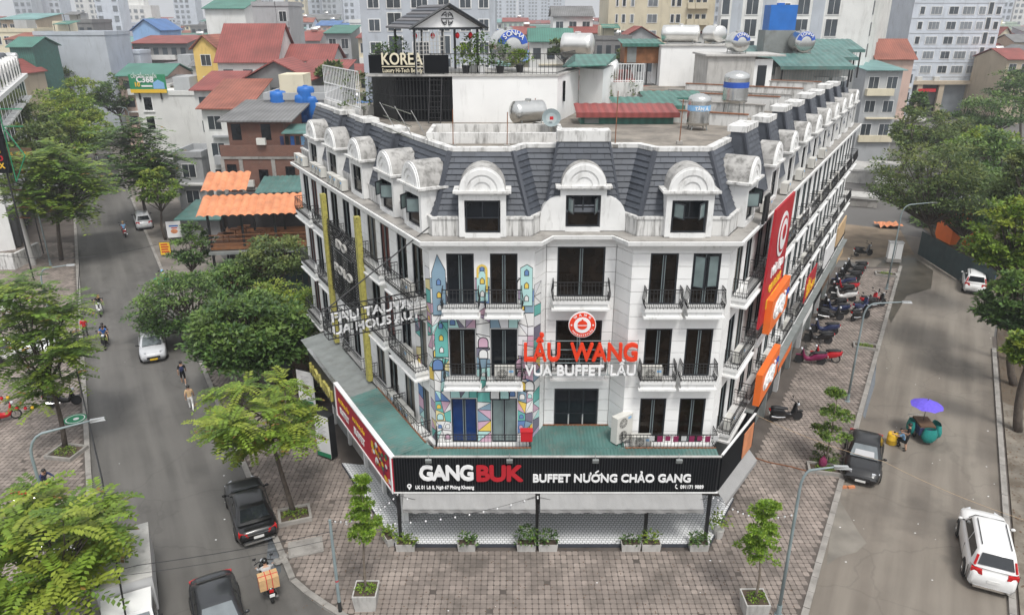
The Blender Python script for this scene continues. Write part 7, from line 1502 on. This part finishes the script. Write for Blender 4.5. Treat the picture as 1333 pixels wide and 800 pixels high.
MB().box(2.6,8.0,-.1,.0,h.dimensions.z+12,h.dimensions.z+12.1).build('grille', M['iron'], h) if False else None
a, b = V(171,121,117.6), V(214,97,117.6); bb = thing('billboard', 'green and yellow billboard on the white house wall', 'billboard', ((a.x+b.x)/2,117.6,a.z-1)); w = (b.x-a.x)/2; hb = b.z-a.z
MB().box(-w,w,-.1,.1,1,1+hb).build('board', M['cloth_green'], bb); MB().box(-w,w,-.13,-.1,1,1+hb*.2).build('yellow_band', M['cloth_yellow'], bb); put_text('CẦM TIỀN GỌI LIỀN', .8, M['white_paint'], bb, (-.4,-.16,hb*.8+1), width=w*1.4, depth=.02); put_text('C368', 1.2, M['white_paint'], bb, (-.3,-.16,hb*.58+1), depth=.02, bold=.04); put_text('10', .9, M['cloth_yellow'], bb, (-w*.55,-.16,hb*.35+1), depth=.02, bold=.04); MB().box(-w*.35,w*.25,-.14,-.12,1+hb*.33,1+hb*.42).build('white_bar', M['white_paint'], bb); MB().extr([(w*.3,-.14,1+hb*.22),(w*.92,-.14,1+hb*.22),(w*.92,-.14,1+hb*.55),(w*.6,-.14,1+hb*.72),(w*.3,-.14,1+hb*.55)], (0,.02,0)).build('shop_picture', M['cloth_lightblue'], bb)
for x in (-w*.6,w*.6): MB().box(x-.1,x+.1,.1,.3,0,1+hb).build('strut', M['iron'], bb)
hpx('house with dark red hipped gable front behind the brick house', 318, 402, 104, 96, 8, 'darkgrey', 'gablef', 'r_red', rh=2.2, nwin=3); hpx('long house with red sheet roof left of the gabled one', 252, 300, 118, 103, 8, 'white', 'shed', 'r_red', rh=2, nwin=2)
hpx('hall with the big plain red sheet roof', 283, 360, 82, 122, 12, 'white', 'gable', 'r_red', rh=5.6, nwin=3); hpx('narrow yellow house with brown shutters and arched gable', 251, 281, 64, 126, 8, 'yellow', 'gablef', 'r_rust', rh=2.0, each=True, nwin=1, wcol='cloth_darkgrey'); hpx('red roofed house right of the big red hall', 366, 432, 80, 126, 9, 'white', 'gable', 'r_red', rh=2.4, nwin=3); hpx('dark timber house with red sheet roof beside the white fence', 388, 446, 96, 104, 8, 'darkgrey', 'shed', 'r_red', rh=1.4, nwin=4)
hpx('tall narrow grey house with stacked balconies on its right', 328, 358, 8, 138, 12, 'grey', 'flat', win=False); hpx('stack of open balconies joined to the tall grey house', 358.6, 375, 8, 138, 9, 'grey', 'flat', each=True, nwin=1, wcol='glass'); hpx('pale rendered block with green sheet top left of the tall grey house', 266, 318, 12, 165, 12, 'white', 'shed', 'r_green', rh=3, win=False); hpx('grey house with green roofed loggia left of the pavilion', 424, 456, 44, 155, 10, 'grey', 'shed', 'r_green', rh=1.5, each=True, nwin=2); hpx('cream house with red roofed loggia behind the KOREA sign', 466, 516, 50, 152, 10, 'cream', 'shed', 'r_red', rh=1.5, each=True, nwin=4); hpx('plain white block behind the cream house', 455, 500, 30, 175, 10, 'white', 'flat', 'r_teal', nwin=3)
# ---- far left
hpx('wide blank grey party wall at the end of the left street', 44, 136, 46, 152, 10, 'bluegrey', 'flat', win=False); hpx('dark brown house beside the blank grey wall', 100, 120, 30, 165, 8, 'darkgrey', 'flat', nwin=2); hpx('bright blue gabled house on the far left', 172, 208, 40, 190, 12, 'blue', 'gablef', 'r_blue', rh=2.5, win=False); hpx('house with a long red canopy roof on the far left', 172, 243, 57, 172, 10, 'darkgrey', 'shed', 'r_red', rh=1.5, nwin=6); hpx('small pale blue house under the long red roof', 163, 182, 70, 165, 5, 'paleblue', 'flat', win=False); hpx('terraced house with green roof strip at the top left', 0, 48, 26, 175, 10, 'tan', 'shed', 'r_teal', rh=1.4, each=True, nwin=5); hpx('cream terraced house at the top left edge', -20, 45, 42, 160, 8, 'cream', 'flat', each=True, nwin=6); hpx('dark green shed house behind the white row building', 12, 42, 62, 140, 8, 'green_sheet2', 'gable', 'r_green', rh=1.6, win=False); hpx('house with orange roof patch at the top left', 10, 45, 52, 150, 6, 'white', 'shed', 'r_rust', rh=1.2, nwin=3); hpx('pale house with blue awning at the top left', 70, 100, 32, 170, 8, 'cream', 'flat', nwin=3, each=True)
wr = thing('row_building', 'white row building with dark mansard roofs at the left edge', 'building', (-52,75,0)); WRM = Matrix.Translation((-52,75,0)) @ Matrix.Rotation(math.atan2(.885,-.465), 4, 'Z'); Lw = 46
MB(WRM).box(-4,Lw,0.0,12,0,13.4).build('wall', M['white_wall'], wr, True); MB(WRM).box(-4.3,Lw+.3,-.6,12,13.4,13.9).build('cornice', M['white_trim'], wr, True); MB(WRM).hexa([(-4,.2,13.9),(Lw,.2,13.9),(Lw,12,13.9),(-4,12,13.9),(-4,1.6,16.8),(Lw,1.6,16.8),(Lw,12,16.8),(-4,12,16.8)]).build('mansard', M['slate'], wr, True)
for k in range(13):
    x = -2+3.7*k
    d = MB(WRM).box(x-.9,x+.9,-.1,1.6,13.9,15.7).build('dormer', M['white_grimy'], wr, True); MB(WRM).box(x-.55,x+.55,-.14,-.1,14.2,15.4).build('pane', M['glass'], d, True); MB(WRM).extr([(x+.9*math.cos(R(t)),-.1,15.7+.8*math.sin(R(t))) for t in range(0,181,20)], (0,1.7,0)).build('arch_hood', M['white_grimy'], d, True)
    for z in (4.6,7.8,11.0):
        f = MB(WRM).box(x-1.4,x+1.4,-.7,0,z-.35,z-.1).build('balcony', M['white_trim'], wr, True)
        for dx in (-.75,.75): MB(WRM).box(x+dx-.5,x+dx+.5,-.04,.02,z,z+2.1).build('window', M['glass'], wr, True)
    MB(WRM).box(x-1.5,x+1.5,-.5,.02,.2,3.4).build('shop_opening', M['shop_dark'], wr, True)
ms = thing('vertical_sign', 'black vertical sign with yellow stacked letters at the left edge', 'sign', V(6,222,62)*1); MB().box(-.55,.55,-.15,.15,-.2,4.6).build('board', M['black_sign'], ms)
for i, chh in enumerate('USICBOX'): put_text(chh, .62, M['cloth_yellow'] if i != 5 else M['cloth_red'], ms, (0,-.18,4.0-.63*i), depth=.03, bold=.02)
q = MB()
for x0,z0,x1,z1 in ((.8,-1,.8,5),(.8,5,3.6,5),(.8,3.6,3.2,3.6),(.8,-1,2.6,1.2),(2.6,1.2,.8,3.6)): q.tube([(x0*.7,.3,z0),(x1*.7,.3,z1)], .05, 5)
q.build('green_frame', M['cloth_green'], ms); MB().tube([(0,.2,-.2),(0,.2,-V(6,222,62).z)], .07, 6).build('post', M['iron'], ms)
bs2 = thing('shop_sign', 'brown shop sign with yellow writing behind the concrete pole', 'sign', V(27,212,70)); MB().box(-1.3,1.3,-.06,.06,-.2,1.4).build('board', M['cloth_brown'], bs2); put_text('TRUNG TÂM', .4, M['cloth_yellow'], bs2, (0,-.08,.75), depth=.02, width=2.2); put_text('TỔ LẠC', .35, M['cloth_yellow'], bs2, (0,-.08,.2), depth=.02, width=1.4); MB().tube([(0,.1,-.2),(0,.1,-V(27,212,70).z)], .06, 6).build('post', M['iron'], bs2)
lwall = thing('low_wall', 'white low wall enclosure at the left edge below the concrete pole', 'wall', G(5,350,0)); MB().box(-2.5,1.2,-.2,.2,0,1.5).build('front_wall', M['white_grimy'], lwall); MB().box(.9,1.2,.2,4,0,1.4).build('side_wall', M['white_grimy'], lwall)
for i in range(5): o = thing('blue_crate', 'blue plastic crate on the left pavement, %s from the left' % ordn[i], 'crate', G(4+6.5*i, 292-1.2*i, 0), R(-30), 'row of blue crates'); MB().box(-.3,.3,-.22,.22,0,.36).build('shell', M['plastic_blue'], o); MB().box(-.26,.26,-.18,.18,.361,.37).build('inside_shade', M['trim'], o)  # dark sheet on a solid block paints the shade inside each crate
shw = hpx('low shop with metal shutters behind the blue crates', -40, 28, 262, 84, 6, 'darkgrey', 'shed', 'grey_sheet', win=False, rh=.6)
gf = thing('grey_fence', 'dark grey sheet fence with green netting at the end of the left wing', 'fence', G(372,392,0)); a, b, c_ = G(350,398,0), G(412,385,0), G(345,372,0)
for i in range(8): p, q2 = a.lerp(b, i/8), a.lerp(b, (i+.95)/8); MB().hexa([p,q2,q2+Vector((0,.05,0)),p+Vector((0,.05,0)),p+Vector((0,0,3)),q2+Vector((0,0,3)),q2+Vector((0,.05,3)),p+Vector((0,.05,3))]).build('sheet_panel', M['fence_teal'], gf, True)
MB().tube([a+Vector((0,-.1,3)), b+Vector((0,-.1,3.1))], .05, 5).build('top_rail', M['steel'], gf, True); MB().poly([G(385,393,.6)+Vector((0,-.3,0)),G(412,386,.6)+Vector((0,-.3,0)),G(412,386,2.2)+Vector((0,-.3,0)),G(392,390,1.6)+Vector((0,-.3,0))]).build('green_net', M['cloth_teal'], gf, True, fix=False)
# ---- behind the roof and to the right
def block(label, px0, px1, Y, ztop, dep, wall, cols, fh, z0, wins, name='apartment_block', rz=0, trim=None, cat='apartment block', band=None, group=None):
    """wins: list of (u0,u1,kind) across the face; every storey repeats it; each window a part"""
    p0, p1 = V(px0, 60, Y), V(px1, 60, Y); w = (p1.x-p0.x)/2; o = thing(name, label, cat, ((p0.x+p1.x)/2, Y, 0), rz, group)
    MB().box(-w, w, 0, dep, -.2, ztop).build('wall', M['h_'+wall], o); MB().box(-w-.2,w+.2,-.2,dep+.2,ztop,ztop+.9).build('parapet', M['h_'+wall], o)
    shp = {}
    for u0, u1, kd in wins:
        ww = (u1-u0)*2*w; 
        if kd == 's': MB().box(-w+u0*2*w,-w+u1*2*w,-.05,.01,0,ztop-.3).build('painted_strip', M['h_bluegrey'], o); continue
        fr_m = MB().box(-ww/2-.12,ww/2+.12,-.08,.02,-.1,fh*(.78 if kd == 'd' else .5)+.1).mesh('window', M['white_trim' if kd != 'd' else 'h_white']); g = MB(); n_ = max(1, round(ww/.9)); hh = fh*(.78 if kd == 'd' else .5)
        for i in range(n_): g.box(-ww/2+ww*i/n_+.04,-ww/2+ww*(i+1)/n_-.04,-.11,-.07,.05,hh)
        gm = g.mesh('pane', M['win_far' if kd != 'p' else 'win_pale'])
        bm2 = MB().box(-ww/2-.3,ww/2+.3,-1.1,0,-.5,.75).mesh('balcony', M['h_'+wall]) if kd == 'b' else None
        z = z0
        while z < ztop-2:
            c = ob('window', fr_m, o, (-w+(u0+u1)*w, -.002, z)); ob('pane', gm, c)
            if bm2: ob('balcony', bm2, o, (-w+(u0+u1)*w, -.01, z))
            z += fh
    if band:
        z = z0-.9
        while z < ztop: MB().box(-w-.02,w+.02,-.06,.01,z,z+.12).build('string_course', M['h_'+band], o); z += fh
    return o
block('grey apartment block with balcony windows behind the pavilion', 472, 645, 118, 27, 14, 'bluegrey', 0, 3.2, 7, [(.06,.14,'w'),(.2,.3,'d'),(.38,.5,'w'),(.58,.66,'d'),(.74,.82,'w'),(.88,.95,'w')])
block('cream apartment block with white balconies right of the pavilion', 790, 926, 172, 46, 18, 'cream', 0, 3.3, 4, [(.07,.09,'w'),(.13,.16,'w'),(.21,.24,'p'),(.37,.46,'p'),(.59,.62,'w'),(.64,.68,'w'),(.75,.79,'b'),(.82,.86,'b'),(.88,.92,'b')])
ab = block('large white apartment block with blue-grey strips behind the right roofs', 935, 1128, 122, 44, 2, 'white', 0, 3.15, 3.2, [(.0,.05,'d'),(.065,.135,'s'),(.16,.24,'d'),(.27,.36,'s'),(.38,.45,'w'),(.50,.58,'d'),(.60,.68,'s'),(.70,.78,'d')])
p = V(1128,60,122); sd_ = thing('apartment_wing', 'receding white side of the large apartment block beside the street', 'apartment block', (p.x,122,0)); SM = Matrix.Translation((p.x,122,0)) @ Matrix.Rotation(R(62), 4, 'Z')
MB(SM).box(0.02,46,0.02,16,-.2,44).build('wall', M['h_white'], sd_, True)
for k in range(12):
    for z in [3.2+3.15*i for i in range(12)]:
        MB(SM).box(1.2+3.7*k,3.2+3.7*k,-.06,.03,z,z+2.0).build('window', M['win_far'], sd_, True) if k % 2 == 0 else None
    MB(SM).box(4.2+3.7*k,4.5+3.7*k,-.5,.03,0,43.5).build('fin', M['h_white'], sd_, True)
tw = block('blue-white residential tower on the right with rows of windows', 1180, 1296, 178, 66, 22, 'paleblue', 0, 3.15, 9.6, [(.08,.13,'w'),(.20,.32,'p'),(.40,.50,'w'),(.55,.68,'p'),(.73,.80,'p'),(.83,.88,'d'),(.92,.97,'w')], band='grey')
p0 = tw.location; w = 10.2
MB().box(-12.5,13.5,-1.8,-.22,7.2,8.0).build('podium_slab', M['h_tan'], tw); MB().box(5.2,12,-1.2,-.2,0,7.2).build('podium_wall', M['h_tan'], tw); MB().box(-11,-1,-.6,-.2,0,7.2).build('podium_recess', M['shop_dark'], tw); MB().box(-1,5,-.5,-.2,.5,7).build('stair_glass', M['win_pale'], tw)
for x in (-11.5,-6,-1): MB().box(x-.6,x+.6,-1.5,-.9,0,7.2).build('column', M['h_tan'], tw)
for i in range(3): MB().box(-11+4*i,-9.8+4*i,-1.4,-.5,8.0,8.9).build('air_conditioner', M['ac_white'], tw)
sgn = thing('entrance_sign', 'small red sign above the tower entrance', 'sign', tw.location+Vector((-4.5,-1.9,5.6))); MB().box(-2,2,-.1,.1,0,.7).build('board', M['cloth_red'], sgn); MB().tube([(0,0,.7),(0,.1,1.6)], .05, 5).build('hanger', M['iron'], sgn)
hpx('plain grey house with ledges and a dark loggia left of the tower', 1128, 1176, 92, 118, 10, 'grey', 'shed', 'r_teal', rh=1.0, each=True, nwin=2); hpx('house with bright rusty red tiled roof left of the tower', 1140, 1190, 78, 135, 9, 'pink', 'gable', 'r_rust', rh=3.2, win=False); hpx('grey house with raw pillars at the right edge', 1312, 1345, 78, 165, 12, 'tan', 'gable', 'r_red', rh=2, each=True, nwin=2); hpx('small yellow gabled house right of the tower', 1297, 1318, 50, 230, 10, 'cream', 'gablef', 'r_red', rh=3, each=True, nwin=2); hpx('low grey house right of the tower foot', 1280, 1306, 100, 190, 9, 'grey', 'flat', win=False)
hpx('white terraced house with balcony and dark pyramid roof', 720, 772, 22, 165, 12, 'white', 'gable', 'r_grey', rh=2.0, each=True, nwin=3); hpx('brown roofed house before the cream apartment block', 812, 856, 50, 150, 9, 'grey', 'gablef', 'r_red', rh=2.0, nwin=3); hpx('second red roofed house before the cream apartment block', 880, 918, 48, 152, 9, 'white', 'gablef', 'r_red', rh=1.8, nwin=2); hpx('dark weathered house between tank and red roofs', 775, 822, 52, 140, 9, 'darkgrey', 'flat', nwin=4, tank=True); hpx('long green sheet roof behind the terrace railing', 690, 745, 55, 130, 9, 'white', 'gable', 'r_green', rh=2, nwin=3); hpx('low red roof behind the terrace railing', 745, 800, 44, 158, 9, 'tan', 'shed', 'r_red', rh=1.6, nwin=4)
for i, (px, py, w_, d_, h_, m) in enumerate(((1120,238,5,7,1.6,'concrete_light'),(1150,232,4,5,1.4,'concrete'),(1128,205,9,9,2.6,'concrete_light'),(1160,252,4,4,1.2,'concrete_light'),(1118,268,4,3,.9,'concrete'),(1150,190,12,7,4.5,'concrete'))):
    p = G(px, py, 0); o = thing('low_outbuilding', 'low flat concrete outbuilding in the yard behind the right wing, %s' % ['nearest the wall','in the middle','behind the first','beside the trees','lowest in front','largest at the back'][i], 'outbuilding', p, R(-25)); MB().box(-w_/2,w_/2,0,d_,-.1,h_).build('wall', M[m], o); MB().box(-w_/2-.15,w_/2+.15,-.15,d_+.15,h_,h_+.25).build('slab', M['concrete_light'], o)
# ---- hazy towers on the skyline
gt = 'hazy towers on the skyline'
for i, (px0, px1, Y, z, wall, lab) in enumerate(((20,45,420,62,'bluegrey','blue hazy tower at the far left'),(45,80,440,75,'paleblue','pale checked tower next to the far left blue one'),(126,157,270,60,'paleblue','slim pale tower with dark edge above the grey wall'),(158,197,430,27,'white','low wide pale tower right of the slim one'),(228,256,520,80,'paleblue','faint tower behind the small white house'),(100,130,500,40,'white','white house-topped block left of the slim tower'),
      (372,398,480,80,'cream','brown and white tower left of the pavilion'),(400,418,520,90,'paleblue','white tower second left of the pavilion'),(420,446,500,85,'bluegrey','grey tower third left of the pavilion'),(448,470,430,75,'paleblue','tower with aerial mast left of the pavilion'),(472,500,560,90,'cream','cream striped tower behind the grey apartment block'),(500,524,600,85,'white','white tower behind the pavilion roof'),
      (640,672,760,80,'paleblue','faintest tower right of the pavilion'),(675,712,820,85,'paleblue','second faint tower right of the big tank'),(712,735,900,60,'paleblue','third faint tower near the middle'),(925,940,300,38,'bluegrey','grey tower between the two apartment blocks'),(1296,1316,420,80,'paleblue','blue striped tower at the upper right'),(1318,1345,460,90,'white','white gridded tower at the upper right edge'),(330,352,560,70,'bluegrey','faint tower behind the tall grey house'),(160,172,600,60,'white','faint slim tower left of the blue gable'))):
    p0, p1 = V(px0, 20, Y), V(px1, 20, Y); w = (p1.x-p0.x)/2; o = thing('skyline_tower', lab, 'tower', ((p0.x+p1.x)/2, Y, 0), R((i*7) % 11-5), gt)
    MB().box(-w,w,0,w*1.6,-.2,z).build('wall', M['h_'+wall], o); MB().box(-w*.5,w*.5,w*.3,w*1.2,z,z+3).build('roof_house', M['h_'+wall], o); q = MB(); nc = max(3, round(2*w/3.2))
    for s in range(int(z/3.2)):
        if s < 2: continue
        for c in range(nc):
            if (c + i) % 4 == 3: continue
            x = -w+2*w*(c+.5)/nc; q.box(x-w/nc*.55,x+w/nc*.55,-.2,.05,s*3.2+.9,s*3.2+2.6)
    q.build('window_field', M['win_pale'], o, kind='stuff')
# ---- dense housing to the horizon: every house its own object
hr = random.Random(23); wn = ['white','cream','grey','bluegrey','pink','palegreen','tan','paleblue','darkgrey']; rn = {'r_red':'red','r_rust':'rusty','r_green':'green','r_grey':'grey','r_teal':'pale green','r_blue':'blue'}
def ordw(n): return ['first','second','third','fourth','fifth','sixth','seventh','eighth','ninth','tenth','eleventh','twelfth','thirteenth','fourteenth','fifteenth','sixteenth','seventeenth','eighteenth','nineteenth','twentieth'][n] if n < 20 else '%dth' % (n+1)
rows_ = [(112,6.5,(8,11.5)),(134,7,(9,13)),(150,7,(9,14)),(168,7.5,(10,15)),(188,8,(10,15)),(212,9,(10,16)),(240,10,(11,17)),(275,11,(11,17)),(315,13,(12,18)),(365,15,(12,19)),(430,19,(12,20)),(520,26,(13,20)),(650,36,(14,21))]
for ri, (Y, wd, hz) in enumerate(rows_):
    x = -.72*Y; k = 0
    while x < .72*Y:
        w = wd*hr.uniform(.7,1.35); xm = x+w/2; yj = Y+hr.uniform(-4,4); z = hr.uniform(*hz)
        street = kerbL(yj)-7 < xm < kerbA(yj)+7 and Y < 250
        bx0, bx1 = -8-.55*(Y-60), 38+.62*(Y-60)
        big = any(a_.x-2 < xm < b_.x+2 and abs(yj-Yb) < 16 for a_, b_, Yb in ((V(790,60,172),V(926,60,172),176),(V(935,60,122),V(1175,60,140),132),(V(1180,60,178),V(1296,60,178),184),(V(472,60,118),V(645,60,118),124),(V(44,60,152),V(136,60,152),156)))
        right_wood = Y < 170 and xm > 45 + (Y-60)*.25 and Y < 160
        px_ = 666.5 + xm/ (yj*cP + 8*sP)*FPX
        if not (street or big or right_wood or (Y < 130 and px_ < 260) or (Y < 150 and px_ > 1080)):
            wl_, rtp = hr.choice(wn), hr.choice(['flat','flat','shed','shed','gable','gable','gablef']); rm = hr.choice(['r_red','r_red','r_red','r_rust','r_green','r_teal','r_grey','r_grey','r_blue'])
            k += 1; lb = 'far %s house, %s, %s from left, %s row back' % (dict(bluegrey='blue-grey', palegreen='pale green', paleblue='pale blue', darkgrey='dark grey').get(wl_, wl_), 'flat roof' if rtp == 'flat' else rn[rm]+' pitched roof', ordw(k-1), ordw(ri))
            house(lb, x+.2, x+w-.2, z, yj, hr.uniform(8,12), wl_, rtp, rm, rh=hr.uniform(1.2,2.6), tank=hr.random() < .35, wcol=hr.choice(['win_far','win_far','win_pale']), group='distant housing', each=False)
        x += w
# far tree masses among the houses
for i, (px, py, Y, rx, ry) in enumerate(((560,70,130,30,8),(735,65,125,20,7),(820,75,120,16,8),(430,100,100,20,8),(1120,30,260,20,12),(1310,85,200,20,16),(1328,105,160,16,14))):
    p = V(px, py, Y); s = Y*cP/FPX; tree('garden_tree', 'distant tree between houses, %s' % ['behind the salon plants','behind the terrace railing','before the dark weathered house','beside the roof bush','left of the tower','right of the tower','at the upper right edge above the wood'][i], (p.x,Y,0), p, rx*s, ry*s+1, 'soft', 'blob', 1500, .7, 130+i, .2, group='trees between the houses')
# ------------------------------------------------------------------ air
hz_ = MB().box(-900,900,-30,1500,-1.2,100).build('haze', None or M['white_paint'], None, kind='stuff'); hz_['label'] = 'thin pale haze over the whole city'; hz_['category'] = 'haze'
hm = bpy.data.materials.new('haze'); hm.use_nodes = True; n = hm.node_tree.nodes; n.clear(); vo = n.new('ShaderNodeVolumePrincipled'); ou = n.new('ShaderNodeOutputMaterial'); vo.inputs['Density'].default_value = .0006; vo.inputs['Color'].default_value = (.93,.95,.98,1); vo.inputs['Anisotropy'].default_value = .3; hm.node_tree.links.new(vo.outputs[0], ou.inputs['Volume'])
hz_.data.materials.clear(); hz_.data.materials.append(hm)
